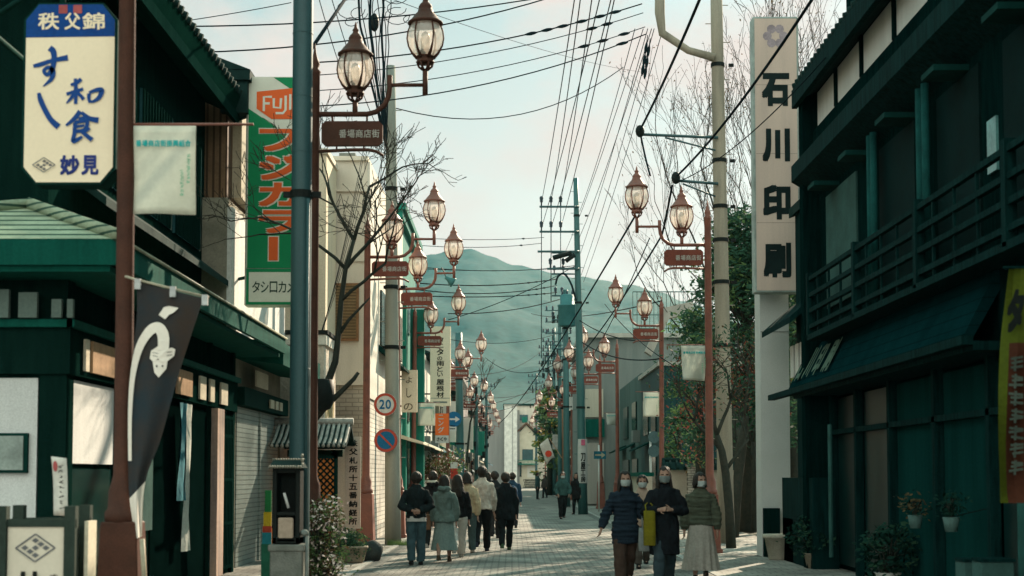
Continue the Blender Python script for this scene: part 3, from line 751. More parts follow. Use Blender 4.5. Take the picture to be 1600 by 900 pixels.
def checker_emblem(mb, fc, c, hw, hh, h, t):
    """diamond outline with three rows of little squares"""
    L = [(c[0] - hw, c[1]), (c[0], c[1] - hh), (c[0] + hw, c[1]), (c[0], c[1] + hh), (c[0] - hw, c[1])]
    for p, q in zip(L, L[1:]): stroke(mb, fc, [p, q], t, h)
    for i in range(-1, 2):
        for j in range(-1, 2):
            if (i + j) % 2 == 0 or i == 0:
                x = c[0] + (i * 0.27 + j * 0.27) * hw; y = c[1] + (j * 0.27 - i * 0.27) * hh
                u, v = hw * 0.14, hh * 0.14
                mb.add([fc.pt(x - u * 1.4, y, h), fc.pt(x, y - v * 1.4, h), fc.pt(x + u * 1.4, y, h), fc.pt(x, y + v * 1.4, h)], [(0, 1, 2, 3)])
m_ = MB(); checker_emblem(m_, fc, sp(73, 259), 17 * px, 11 * px, 0.007, 1.3 * px); m_.build("emblem", mat("grey_ink", (0.16, 0.16, 0.17), None, 0.6), SS, fix=False)
hb = MB(); hb.tube([(a.x + 0.3, d + 0.12, b.z + H * 0.97), (a.x + 0.3, d + 0.12, 6.1), (-5.3, 14.0, 6.1), (-5.3, 15.9, 6.1)], 0.03, 6); hb.build("hanger", M_dkgreen, SS, True)

# ---- standing sign on the pavement
ST_ = thing("standing_sign", "cream pavement sign box with dark timber posts, diamond emblem and brush characters", "pavement sign", (-3.45, 11.0, 0))
d = 11.0
a = P(26, 822, d); b = P(118, 905, d)
q = MB()
for x in (-3.97, -3.44):
    q.box(x, x + 0.085, d - 0.04, d + 0.045, 0.0, 1.36)
    q.box(x, x + 0.085, d + 0.34, d + 0.42, 0.0, 1.36)
q.box(-3.98, -3.35, d - 0.02, d + 0.02, 1.20, 1.26); q.box(-3.98, -3.35, d + 0.36, d + 0.40, 1.20, 1.26); q.box(-3.98, -3.35, d - .02, d + .4, 0.22, 0.28)
q.build("timber_frame", mat("sign_timber", (0.035, 0.05, 0.04), (0.02, 0.03, 0.025), 0.7, 4, 0.8), ST_)
q = MB(); q.box(-3.88, -3.45, d - 0.01, d + 0.38, 0.28, 1.20); q.build("lamp_box", mat("standing_sign_face", (0.66, 0.58, 0.48), (0.56, 0.49, 0.4), 0.6, 2, 0.6, fine=.06), ST_)
q = MB(); q.box(-3.33, -3.30, d + 0.12, d + 0.34, 0.3, 1.24); q.build("side_board", M_cream, ST_)
fc = Face((-3.88, d - 0.012, 0.28), (1, 0, 0), (0, 0, 1))
m_ = MB(); checker_emblem(m_, fc, (0.215, 0.76), 0.15, 0.105, 0.003, 0.012); m_.build("emblem", mat("grey_ink", (0.16, 0.16, 0.17)), ST_, fix=False)
m_ = MB(); letter(m_, fc, "妙", 0.08, 0.34, 0.28, 0.58, 0.003, 0.05); letter(m_, fc, "見", 0.08, 0.06, 0.28, 0.3, 0.003, 0.05)
letter(m_, fc, "す", 0.33, 0.50, 0.39, 0.56, 0.003, 0.01); letter(m_, fc, "し", 0.33, 0.42, 0.39, 0.49, 0.003, 0.01)
m_.build("lettering", M_black, ST_, fix=False)

# paper strip banner above it
SB = thing("paper_strip", "narrow white paper strip with a red mark and handwriting, standing behind the cream pavement sign", "paper strip", (-3.75, 11.7, 0))
d = 11.7
rg = []
for j in range(10):
    t = j / 9; pa = P(80 + 5 * t, 713 + 92 * t, d); pb = P(103 + 5 * t, 716 + 90 * t, d)
    rg.append([pa + Vector((0, 0.02 * math.sin(t * 4), 0)), pb + Vector((0, 0.02 * math.sin(t * 4 + 1), 0))])
st = MB().loft(rg, False, False); so = st.build("paper", mat("strip_paper", (0.66, 0.62, 0.56), None, 0.8, 4, 0.4), SB, True); so.modifiers.new('s', 'SOLIDIFY').thickness = 0.004
f2 = Face(P(85, 805, d - 0.03), (1, 0, 0), (-0.055, 0, 1))
m_ = MB(); m_.add([f2.pt(0.022 + 0.02 * math.cos(k * 0.6), 0.40 + 0.045 * math.sin(k * 0.6), 0.0) for k in range(10)], [tuple(range(10))]); m_.build("red_mark", mat("seal_red", (0.45, 0.10, 0.10)), SB, fix=False)
m_ = MB(); random.seed(4)
for i in range(9):
    y = 0.40 - i * 0.042
    for k_ in range(3): stroke(m_, f2, [(0.045 + random.uniform(0, 0.02), y + random.uniform(-.012, .012)), (0.08 + random.uniform(-.02, 0.01), y + random.uniform(-.014, .014))], 0.006, 0.001)
m_.build("handwriting", M_black, SB, fix=False)
MB().tube([(-3.72, 11.75, 0), (-3.72, 11.75, 1.25)], 0.012, 6).build("stick", M_wood, SB)

# ---- ox flag on the brown post
FL = thing("shop_flag", "dark twisted flag with a white ox head emblem, tied to the brown post", "flag", P(213, 800, 12.15))
d = 12.15
Lp = [(213, 440), (214, 490), (207, 560), (203, 620), (200, 700), (201, 760), (205, 800), (212, 842)]
Rp = [(318, 466), (300, 520), (284, 570), (268, 625), (250, 690), (232, 735), (224, 775), (222, 838)]
rg = []
nj, ni = 36, 16
Ls = smooth2(Lp, 6); Rs = smooth2(Rp, 6)
flag_pts = []
for j in range(nj + 1):
    t = j / nj * (len(Ls) - 1); j0 = min(int(t), len(Ls) - 2); u = t - j0
    a0 = [Ls[j0][k_] + (Ls[j0 + 1][k_] - Ls[j0][k_]) * u for k_ in (0, 1)]; b0 = [Rs[j0][k_] + (Rs[j0 + 1][k_] - Rs[j0][k_]) * u for k_ in (0, 1)]
    row = []
    for i in range(ni + 1):
        s_ = i / ni
        fold = 0.030 * math.sin(s_ * 7 + j * 0.06) * (0.3 + j / nj) + 0.06 * s_ * (j / nj)
        row.append(P(a0[0] + (b0[0] - a0[0]) * s_, a0[1] + (b0[1] - a0[1]) * s_, d + fold))
    rg.append(row)
fm = MB(); jc = int(nj * .80)
fm.loft(rg[:jc + 1], False, False); fm.cur = 1; fm.loft(rg[jc:], False, False)
Mfl = mat("flag_navy_cloth", (0.022, 0.036, 0.046), (0.050, 0.034, 0.026), 0.9, 1.6, 1.0, 0.0, 60, fine=.1)
Mfw = mat("flag_white_print", (0.80, 0.72, 0.64), (0.68, 0.62, 0.56), 0.9, 4, 0.5, fine=.06)
fo = fm.build("cloth", [Mfl, Mfw], FL, True)
def on_flag(x, y):
    """the point on the cloth (a little proud of its folds) at photo pixel (x, y)"""
    bj, bs_, be = 0, 0.5, 1e9
    for j in range(nj + 1):
        t = j / nj * (len(Ls) - 1); j0 = min(int(t), len(Ls) - 2); u = t - j0
        a0 = [Ls[j0][k_] + (Ls[j0 + 1][k_] - Ls[j0][k_]) * u for k_ in (0, 1)]; b0 = [Rs[j0][k_] + (Rs[j0 + 1][k_] - Rs[j0][k_]) * u for k_ in (0, 1)]
        q = min(max((x - a0[0]) / (b0[0] - a0[0]), 0), 1); e = abs(a0[1] + (b0[1] - a0[1]) * q - y)
        if e < be: bj, bs_, be = j, q, e
    f = 0.030 * math.sin(bs_ * 7 + bj * 0.06) * (0.3 + bj / nj) + 0.06 * bs_ * (bj / nj)
    return P(x, y, d + f - 0.020)
em = MB()
def fpoly(pts): em.add([on_flag(*p) for p in pts], [tuple(range(len(pts)))])
def fstroke(pts, ws, k=6):
    q = smooth2(pts, k); n = len(q); Lq = []; Rq = []
    for i, p in enumerate(q):
        a1 = q[max(i - 1, 0)]; b1 = q[min(i + 1, n - 1)]; dx, dy = b1[0] - a1[0], b1[1] - a1[1]; qq = math.hypot(dx, dy) or 1
        t = i / (n - 1) * (len(ws) - 1); jj = min(int(t), len(ws) - 2); wv = ws[jj] + (ws[jj + 1] - ws[jj]) * (t - jj)
        Lq.append(on_flag(p[0] - dy / qq * wv / 2, p[1] + dx / qq * wv / 2)); Rq.append(on_flag(p[0] + dy / qq * wv / 2, p[1] - dx / qq * wv / 2))
    em.add(Lq + Rq, [(i, i + n, i + n + 1, i + 1) for i in range(n - 1)])
fstroke([(203, 720), (203, 650), (207, 590), (217, 545), (233, 518), (247, 512), (255, 525), (255, 548)], [5, 6, 8, 12, 15, 17, 18, 17])
fpoly([(248, 540), (236, 548), (234, 560), (240, 566), (247, 560), (252, 566), (262, 564), (272, 556), (274, 546), (268, 543), (261, 546)])
fpoly([(238, 562), (262, 562), (260, 576), (248, 590), (241, 582)])
fpoly([(248, 492), (256, 480), (264, 478), (279, 481), (272, 488), (264, 492), (258, 499)])
em.build("ox_emblem", Mfw, FL, fix=False)
ey_ = MB()
for x in (245, 254):
    c = on_flag(x, 572) + Vector((0, -0.004, 0)); ey_.add([c + Vector((0.008 * math.cos(k * 1.05), 0, 0.010 * math.sin(k * 1.05))) for k in range(6)], [tuple(range(6))])
for s_ in (-1, 1):
    for k_ in range(2): 
        c0 = on_flag(254 + s_ * 11, 551 + 5 * k_); ey_.add([c0 + Vector((-.022, -.004, 0)), c0 + Vector((.022, -.004, 0.006 * s_)), c0 + Vector((.022, -.004, 0.011 * s_)), c0 + Vector((-.022, -.004, 0.005))], [(0, 1, 2, 3)])
ey_.build("emblem_detail", Mfl, FL, fix=False)
rd = MB(); rd.tube([P(196, 432, 12.2), P(213, 437, d), P(326, 465, d)], 0.012, 6); rd.tube([P(222, 842, d), P(227, 935, d)], 0.022, 6); rd.build("rod", mat("flag_rod", (0.45, 0.40, 0.30), None, 0.5), FL, True)
for x, y in ((215, 441), (270, 453), (320, 466)): c = P(x, y, d - 0.03); MB().box(c.x - .025, c.x + .025, c.y - .01, c.y + .02, c.z - .06, c.z + .03).build("clip", mat("clip_white", (0.6, 0.6, 0.6), None, 0.4), FL)

# ---- buildings of the temple corner
M_beige = mat("beige_render", (0.70, 0.63, 0.53), (0.57, 0.515, 0.43), 0.9, 1.0, 0.9, 0.25, 50, streak=True)
M_rough = mat("pale_rough_render", (0.62, 0.55, 0.46), (0.50, 0.44, 0.37), 0.95, 1.5, 0.9, 0.9, 22)
M_white = mat("white_render", (0.66, 0.63, 0.56), (0.56, 0.53, 0.46), 0.9, 1.0, 0.7, 0.2, 40, streak=True)
M_yel = mat("yellowish_render", (0.68, 0.60, 0.46), (0.56, 0.49, 0.37), 0.9, 1.2, 0.8, streak=True)
M_wbrick = bricked("white_painted_brick", (0.62, 0.59, 0.52), (0.55, 0.52, 0.46), (0.35, 0.33, 0.29), 0.30, 0.11, 0.8, 0.8, 'YZ')
M_gbrick = bricked("grey_painted_brick", (0.50, 0.45, 0.37), (0.45, 0.40, 0.33), (0.30, 0.27, 0.22), 0.30, 0.10, 0.85, 0.6, 'XZ')
M_louv = banded("brown_louvre", (0.32, 0.22, 0.12), (0.10, 0.07, 0.04), 'Z', 14, 0.6, 1.0, 0.3)
M_bframe = mat("brown_frame", (0.30, 0.16, 0.08), None, 0.6)
S = thing("office_building", "tall beige rendered building with a brown louvred window, behind the bare dark tree", "building", (-6, 38, 0))
MB().box(-9, -3.42, 33.3, 43.4, 3.75, 9.02).build("upper_wall", M_beige, S)
MB().box(-9, -3.45, 33.34, 43.4, 0, 3.75).build("lower_wall", M_gbrick, S)
MB().box(-3.45, -3.40, 33.36, 43.4, 0, 3.40).build("street_wall", M_wbrick, S)
MB().box(-3.42, -3.36, 33.32, 43.4, 3.42, 9.0).build("street_render", M_white, S)
c = MB(); c.box(-9, -3.38, 33.24, 33.3, 3.70, 3.80); c.box(-9, -3.38, 33.24, 33.3, 8.28, 8.34); c.box(-9, -3.40, 33.22, 43.4, 9.02, 9.12); c.box(-9, -3.40, 33.26, 33.29, 6.62, 6.66)
c.build("cornice", M_beige, S)
wn = MB().box(-4.42, -3.60, 33.22, 33.34, 4.74, 6.10).build("louvred_window", M_bframe, S)
MB().box(-4.36, -4.04, 33.20, 33.24, 4.80, 6.04).build("louvre", M_louv, wn); MB().box(-3.99, -3.66, 33.20, 33.24, 4.80, 6.04).build("louvre", M_louv, wn)
for y0, y1 in ((36.0, 38.6), (39.6, 42.2)):
    g = MB().box(-3.38, -3.31, y0, y1, 4.9, 6.3).build("street_window", M_darkgl, S)
    MB().box(-3.31, -3.27, y0 + 1.2, y1, 4.95, 6.25).build("shutter", banded("white_louvre", (0.5, 0.47, 0.42), (0.05, 0.06, 0.06), 'Z', 16, 0.6, 1.0, 0.45), g)
    MB().hexa([(-3.36, y0 - .3, 4.72), (-3.36, y1 + .3, 4.72), (-3.0, y1 + .3, 4.55), (-3.0, y0 - .3, 4.55)], [(-3.36, y0 - .3, 4.88), (-3.36, y1 + .3, 4.88), (-3.0, y1 + .3, 4.62), (-3.0, y0 - .3, 4.62)]).build("window_canopy", M_dkgreen, g)
t_ = MB(); t_.box(-4.3, -3.9, 35, 36.5, 9.12, 9.6); t_.lathe([(0.35, 9.12), (0.35, 9.9), (0.2, 10.0)], (-4.2, 38, 0), 12); t_.build("roof_tank", M_stone, S)
S = thing("side_building", "narrow yellowish rendered building squeezed beside the tall beige one", "building", (-5.3, 32.4, 0))
MB().box(-7.5, -4.14, 31.4, 33.2, 0, 8.75).build("wall", M_yel, S)
MB().box(-7.5, -4.10, 31.34, 33.2, 8.75, 8.87).build("parapet", M_beige, S)
MB().box(-4.9, -4.35, 31.36, 31.42, 5.2, 6.4).build("window", M_darkgl, S)
S = thing("low_annex", "low pale rough rendered block with a dark coping, beneath the louvred window", "building", (-5, 31, 0))
MB().box(-7.5, -3.90, 29.45, 31.35, 0, 4.52).build("wall", M_rough, S)
q = MB(); q.box(-7.5, -3.82, 29.37, 31.39, 4.52, 4.60); q.build("coping", M_black, S)
MB().box(-7.5, -3.85, 29.40, 31.36, 4.30, 4.50).build("band", M_white, S)
m_ = MB(); f2 = Face((-3.898, 29.5, 2.6), (0, 1, 0), (0, 0, 1)); random.seed(3)
for i in range(7): stroke(m_, f2, smooth2([(0.2 + i * .2, .1), (.3 + i * .2, .5), (.22 + i * .2, .8)], 3), 0.09, 0.003)
m_.build("faded_sign_print", mat("faded_yellow", (0.45, 0.33, 0.09), None, 0.8), S, fix=False)

# temple gate roof, lattice and name board
GT = thing("temple_gate", "small gate with a tiled roof edged in white, beside the vertical wooden board", "gate", (-3.7, 28.6, 0))
g = MB()
for x in (-3.62, -4.35): g.box(x, x + 0.12, 28.5, 28.62, 0, 2.10)
g.box(-4.5, -3.4, 28.5, 28.6, 1.96, 2.10); g.build("post", M_dkwood, GT)
rr = MB(); ys = 28.5
for sgn in (-1, 1):
    prof = [(0.0, 2.56), (0.25, 2.42), (0.5, 2.27), (0.75, 2.17), (0.9, 2.13)]
    rr.loft([[(-4.7, ys + sgn * u, z), (-3.22, ys + sgn * u, z), (-3.22, ys + sgn * u, z + 0.07), (-4.7, ys + sgn * u, z + 0.07)] for u, z in prof])
ro = rr.build("roof", M_tileg, GT)
tl = MB()
for i in range(15):
    x = -4.66 + i * 0.10
    tl.tube([(x, ys - 0.92, 2.16), (x, ys - 0.75, 2.23), (x, ys - 0.5, 2.33), (x, ys - 0.25, 2.49), (x, ys, 2.63)], 0.035, 6)
tl.tube([(-4.75, ys, 2.66), (-3.18, ys, 2.66)], 0.08, 8)
for y, z in ((0, 2.85), (-.25, 2.69), (-.5, 2.52), (-.75, 2.41)): pass
tl.build("roof_tile_rib", mat("pale_tile_edge", (0.45, 0.42, 0.37), (0.25, 0.24, 0.22), 0.7, 6), ro, True)
FC = thing("lattice_fence", "panel of dark lattice showing orange diamonds, behind the flowering bush", "lattice panel", (-3.7, 27.6, 0))
MB().box(-3.98, -3.45, 27.66, 27.70, 0.3, 1.92).build("backing", mat("orange_board", (0.92, 0.30, 0.07), (0.80, 0.24, 0.06), 0.7, 3), FC)
lt = MB()
for i in range(-8, 9):
    for sg in (-1, 1):
        x0 = -3.715 + i * 0.125
        pts = [(x0 - sg * 0.8, 27.65, 0.3), (x0 + sg * 0.8, 27.65, 1.92)]
        # clip to the panel
        (xa, _, za), (xb, _, zb) = pts
        t0, t1 = 0.0, 1.0
        for lo, hi in ((-3.98, -3.45),):
            dx = xb - xa; ta, tb = sorted(((lo - xa) / dx, (hi - xa) / dx)); t0 = max(t0, ta); t1 = min(t1, tb)
        if t1 - t0 < 0.03: continue
        q0 = Vector((xa + (xb - xa) * t0, 27.64 + 0.006 * sg, za + (zb - za) * t0)); q1 = Vector((xa + (xb - xa) * t1, 27.64 + 0.006 * sg, za + (zb - za) * t1))
        lt.tube([q0, q1], 0.016, 4)
lt.build("lattice", M_dkwood, FC)
q = MB(); q.box(-4.02, -3.98, 27.6, 27.7, 0.0, 1.97); q.box(-3.45, -3.41, 27.6, 27.7, 0.0, 1.97); q.box(-4.02, -3.41, 27.6, 27.7, 1.92, 1.97); q.build("frame", M_dkwood, FC)
NB = thing("temple_name_board", "tall pale wooden board with a column of black temple characters", "signboard", (-3.25, 29.2, 0))
d = 29.2; a = P(539, 682, d); b = P(563, 826, d)
MB().box(a.x, b.x, d, d + 0.05, b.z, a.z).build("board", mat("weathered_board", (0.55, 0.49, 0.41), (0.42, 0.37, 0.31), 0.8, 3, 0.8, streak=True), NB)
MB().box(a.x + .04, a.x + .09, d + 0.05, d + 0.1, 0, a.z - .2).build("support_post", M_dkwood, NB)
fc = Face((a.x, d, b.z), (1, 0, 0), (0, 0, 1)); m_ = MB(); W, H = b.x - a.x, a.z - b.z
for i, ch in enumerate("秩父札所十五番納経所"):
    t = H * (1 - 0.035 - i * 0.0945); letter(m_, fc, ch, W * 0.27, t - H * 0.072, W * 0.80, t, 0.003, 0.03)
m_.build("lettering", M_black, NB, fix=False)
BX = thing("shed_wall", "pale cream boarding behind the vertical temple board", "wall", (-3.6, 30, 0))
MB().box(-4.0, -3.42, 29.5, 29.6, 0, 2.35).build("boarding", M_white, BX); MB().box(-3.98, -3.44, 29.47, 29.5, 0.1, 0.5).build("plinth", M_stone, BX)

# green fronted shop
M_tealp = mat("teal_painted_metal", (0.015, 0.17, 0.125), (0.01, 0.12, 0.09), 0.45, 1.5, 0.7, streak=True)
M_tealw = mat("teal_wall", (0.05, 0.22, 0.18), (0.035, 0.16, 0.13), 0.7, 1, 0.7, streak=True)
S = thing("green_shop", "tall teal green shop front with green columns, just past the speed limit pole", "shop", (-5.5, 47, 0))
MB().box(-9, -3.55, 44.0, 52.0, 0, 9.6).build("wall", M_tealw, S)
for px0, px1, dd in ((640, 662, 48.0), (628, 634, 44.6), (655, 661, 52.2)):
    xa, xb = PX(px0, dd), PX(px1, dd); MB().box(xa, xb, dd, dd + 0.4, 0, 7.2).build("column", M_tealp, S)
q = MB(); q.box(-9, -3.40, 43.9, 52.1, 9.6, 9.85); q.box(-9, -3.30, 43.8, 52.2, 9.85, 10.05); q.build("cornice", M_tealp, S)
for z0 in (3.4, 6.4):
    for y0 in (44.6, 47.2, 49.8):
        MB().box(-3.56, -3.50, y0, y0 + 1.7, z0, z0 + 1.5).build("window", M_darkgl, S)
q = MB(); q.hexa([(-3.55, 44.2, 2.75), (-3.55, 51.8, 2.75), (-2.75, 51.8, 2.55), (-2.75, 44.2, 2.55)], [(-3.55, 44.2, 2.88), (-3.55, 51.8, 2.88), (-2.75, 51.8, 2.62), (-2.75, 44.2, 2.62)]); q.build("awning", M_cream, S)
MB().box(-3.58, -3.50, 44.4, 51.6, 0.1, 2.5).build("shop_window", M_tealgl, S)
# ================================================================ right side of the street
M_rwood = mat("old_teal_timber", (0.003, 0.0165, 0.0155), (0.001, 0.006, 0.0058), 0.85, 7, 0.8, 0.3, 40, 0, 0, streak=True)  # teal of the shaded front is put into these base colours
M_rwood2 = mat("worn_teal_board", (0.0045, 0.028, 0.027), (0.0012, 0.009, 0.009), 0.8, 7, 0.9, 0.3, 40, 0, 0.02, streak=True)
M_rpl = mat("grey_plaster", (0.62, 0.61, 0.57), (0.50, 0.50, 0.47), 0.9, 1.5, 0.8, 0.1, 60, streak=True)
M_curt = mat("teal_curtain", (0.006, 0.042, 0.039), (0.003, 0.022, 0.021), 0.95, 1.2, 0.8, 0, 30, 0, 0, streak=True)
M_dimgl = mat('dim_window', (0.002, 0.015, 0.0145), None, 0.9, 2, 0.8, 0, 20, 0, 0.06)
S = thing("merchant_house", "dark old two storey timber shop with balcony rail and white frieze panels", "shop", (7, 17, 0))
L = 5.35
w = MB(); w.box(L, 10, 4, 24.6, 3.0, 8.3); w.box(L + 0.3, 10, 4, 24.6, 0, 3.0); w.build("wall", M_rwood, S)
w = MB(); w.box(L + .05, 10, 24.6, 26.9, 0, 6.6); w.build("annex_wall", M_rwood2, S)
w = MB(); w.hexa([(L - .05, 24.6, 6.5), (10, 24.6, 8.2), (10, 27.0, 8.2), (L - .05, 27.0, 6.5)], [(L - .05, 24.6, 6.68), (10, 24.6, 8.4), (10, 27.0, 8.4), (L - .05, 27.0, 6.68)]); w.build("annex_roof", M_tileg, S)
# frieze panels under the eave
x_ = L - 0.05
cuts = [(24.36, 22.92), (22.82, 21.22), (21.12, 19.38), (19.28, 17.72), (17.62, 16.02), (15.92, 14.4)]
for y1, y0 in cuts: MB().box(x_, L + .02, y0, y1, 7.58, 8.22).build("frieze_panel", M_rpl, S)
q = MB(); q.box(L - .12, L + .02, 4, 24.6, 7.28, 7.56); q.box(L - .12, L + .02, 4, 24.6, 8.24, 8.40)
for y in (24.42, 22.87, 21.17, 19.33, 17.67, 15.97, 14.35): q.box(L - .10, L + .02, y - .035, y + .035, 7.6, 8.24)
q.box(L - .3, L + .1, 24.45, 24.75, 0, 8.4)
q.build("timber_frame", M_rwood, S)
# projecting floor with joists
q = MB(); q.hexa([(L, 4, 6.45), (L, 24.7, 6.45), (L - .45, 24.7, 6.72), (L - .45, 4, 6.72)], [(L, 4, 7.05), (L, 24.7, 7.05), (L - .45, 24.7, 7.0), (L - .45, 4, 7.0)]); o = q.build("upper_skirt", M_rwood2, S)
for y in (12, 14.2, 16.4, 18.6, 20.8, 23.0): MB().box(L - .42, L, y, y + 0.5, 6.33, 6.40).build("soffit_bracket", mat("soffit_teal", (0.005, 0.042, 0.037), None, 0.95), o)
# eave and roofs
q = MB(); q.hexa([(L - .34, 3, 8.14), (L - .34, 24.7, 8.14), (10, 24.7, 9.9), (10, 3, 9.9)], [(L - .38, 3, 8.30), (L - .38, 24.7, 8.30), (10, 24.7, 10.1), (10, 3, 10.1)])
ro = q.build("roof", M_tileg, S)
q = MB(); q.box(L - .42, L - .33, 3, 24.75, 8.04, 8.36); q.build("eave_board", M_rwood2, ro)
q = MB()
for i in range(85): q.tube([(L - .42, 3.2 + i * 0.255, 8.40), (L + .8, 3.2 + i * .255, 8.8)], 0.06, 6)
q.build("tile_course", M_tileg, ro, True)
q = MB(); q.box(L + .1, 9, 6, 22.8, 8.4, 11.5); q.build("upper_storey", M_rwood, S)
q = MB(); q.hexa([(L - .35, 4, 11.4), (L - .35, 23.4, 11.4), (9, 23.4, 13), (9, 4, 13)], [(L - .35, 4, 11.6), (L - .35, 23.4, 11.6), (9, 23.4, 13.2), (9, 4, 13.2)]); q.build("top_roof", M_tileg, ro)
# upper windows, pale wall patch, pipes
MB().box(L - .03, L + .02, 21.8, 23.9, 4.4, 6.3).build("plaster_panel", M_rpl if False else mat("dim_plaster", (0.04, 0.095, 0.085), None, 0.85, 2, 0.8), S)
MB().box(L - .03, L + .02, 15.45, 15.75, 4.95, 5.55).build("bright_pane", mat("brightened_pane", (0.12, 0.30, 0.29), None, 0.1), S)  # the pane's brightness is put into its base colour
for y0, y1 in ((18.6, 20.4), (16.0, 17.6), (12.5, 15.2)): MB().box(L - .03, L + .02, y0, y1, 4.2, 6.3).build("upper_window", M_dimgl, S)
for y in (20.35, 20.15, 17.85, 17.6): MB().tube([(L - .17, y, 3.9), (L - .17, y, 6.5)], 0.055, 8).build("drain_pipe", mat("teal_pipe", (0.008, 0.07, 0.066), None, 0.8), S, True)
rl = MB()
for z in (4.05, 4.32, 4.58, 4.86): rl.box(L - .36, L - .29, 11, 23.9, z, z + 0.07)
for i in range(16): rl.box(L - .34, L - .31, 11.2 + i * 0.8, 11.25 + i * 0.8, 3.95, 4.9)
for y in (11.1, 14.2, 17.4, 20.6, 23.8): rl.box(L - .38, L - .26, y, y + .12, 3.9, 5.0)
rl.box(L - .38, L, 11, 23.9, 3.86, 3.95)
rl.build("balcony_rail", M_rwood2, S)
# sloping sign fascia
q = MB(); q.hexa([(L - .02, 15.5, 3.88), (L - .02, 25.4, 3.88), (L + .1, 25.4, 3.80), (L + .1, 15.5, 3.80)][::-1], [(4.95, 15.5, 3.14), (4.95, 25.4, 3.14), (5.02, 25.4, 3.06), (5.02, 15.5, 3.06)][::-1]); aw = q.build("sign_fascia", banded("fascia_teal_panel", (0.003, 0.024, 0.027), (0.002, 0.009, 0.010), "Z", 6.5, 0.8, 0.5, 0.07, 0, 0.0), S)
q = MB(); q.box(4.90, 5.03, 15.45, 27.2, 3.02, 3.12); q.box(5.03, L + .3, 15.45, 25.4, 2.96, 3.06); q.build("eave_lip", M_rwood2, aw)
wl = MB(); random.seed(11)
fu = Vector((0, -1, 0)); fw = Vector((L - .02 - 4.95, 0, 3.88 - 3.14)).normalized()
ff = Face((4.93, 25.3, 3.14), fu, fw)
for ch, c0 in zip("石川印刷", (0.25, 0.95, 1.65, 2.45)): letter(wl, ff, ch, c0, 0.10, c0 + 0.52, 0.70, 0.03, 0.035)
wl.build("worn_lettering", mat("worn_letter", (0.10, 0.16, 0.12), None, 0.8), aw, fix=False)
# lattice transom near the far end
q = MB()
for i in range(5): MB().box(L - .02, L + .06, 25.0 + i * 0.46, 25.32 + i * 0.46, 3.45, 4.05).build("transom_pane", M_rpl, S)
q.hexa([(L + .1, 24.7, 4.75), (L + .1, 27.5, 4.75), (L - .5, 27.5, 4.25), (L - .5, 24.7, 4.25)], [(L + .1, 24.7, 4.88), (L + .1, 27.5, 4.88), (L - .5, 27.5, 4.36), (L - .5, 24.7, 4.36)]); q.build("transom_roof", M_rwood2, S)
# ground floor
for y0, y1, m in ((16.4, 18.2, M_curt), (18.5, 20.4, M_curt), (13.0, 14.2, M_curt)): MB().box(L + .18, L + .28, y0, y1, 0.1, 2.9).build("curtained_window", m, S)
for y0, y1 in ((20.7, 22.4), (22.7, 24.2), (14.5, 16.1)): MB().box(L + .2, L + .28, y0, y1, 0.1, 2.9).build("shop_window", mat('shop_pane', (0.003, 0.020, 0.019), None, 0.40, 2, 0.8, 0, 20, 0, 0.12), S)
q = MB()
for y in (12.9, 14.35, 16.25, 18.35, 20.55, 22.55, 24.3): q.box(L + .08, L + .2, y - .06, y + .06, 0, 2.97)
q.box(L + .08, L + .2, 12.9, 24.3, 2.28, 2.36); q.build("mullion", M_rwood2, S)
MB().box(L + .05, L + .1, 15.0, 15.25, 0.2, 2.2).build("door_leaf", mat("pale_door", (0.02, 0.09, 0.08), None, 0.6), S)
MB().tube([(5.05, 22.6, 0.3), (5.05, 22.6, 2.4)], 0.035, 8).build("down_pipe", mat("pale_pipe", (0.03, 0.10, 0.09), None, 0.5), S)
MB().box(5.1, 5.5, 24.2, 26.9, 0, 1.55).build("meter_cabinet", M_rwood2, S); MB().box(5.1, 5.38, 25.9, 26.85, 0, 0.8).build("plinth_box", M_rwood, S)

# white pillar and printer's sign
PL = thing("white_pillar", "plain white rendered pillar under the tall printing shop sign", "pillar", (5.2, 28.2, 0))
a = P(1187, 458, 28.0); b = P(1236, 830, 28.0)
MB().box(a.x, b.x, 28.0, 28.6, 0, 5.6).build("shaft", mat("pillar_white", (0.50, 0.51, 0.49), (0.42, 0.43, 0.41), 0.8, 1.2, 0.7, 0.1, 60), PL); MB().box(a.x + .01, b.x - .01, 27.985, 28.0, 4.42, 4.43).build("joint_line", M_stone, PL)
MB().box(a.x + .02, a.x + .32, 27.8, 28.0, 0, 0.95).build("foot", M_rwood, PL)
SG = thing("tall_shop_sign", "tall pinkish vertical sign with four large black characters on the white pillar", "shop sign", (5.2, 27.6, 5.2))
d = 27.5; T0 = P(1173, 26, d); T1 = P(1244, 26, d); B0 = P(1182, 457, d); B1 = P(1255, 457, d)
xl, xr = (T0.x + B0.x) / 2, (T1.x + B1.x) / 2; zt, zb = T0.z, B0.z
q = MB(); q.box(xl, xr, d, d + 0.32, zb, zt); q.build("light_box", mat("sign_case_grey", (0.34, 0.40, 0.37), None, 0.5), SG, bevel=0.015)
fc = Face((xl, d - .001, zb), (1, 0, 0), (0, 0, 1)); W, H = xr - xl, zt - zb
m_ = MB(); poly_on(m_, fc, [(0.04, 0.04), (W - .04, .04), (W - .04, H - .04), (.04, H - .04)], 0.003); m_.build("face", mat("sign_face_pink", (0.58, 0.45, 0.38), (0.47, 0.37, 0.32), 0.5, 1.6, 0.8, fine=.06, streak=True), SG, fix=False)
m_ = MB(); f8 = [(0.14, -.2), (.86, -.2), (.86, .95), (.14, .95)]
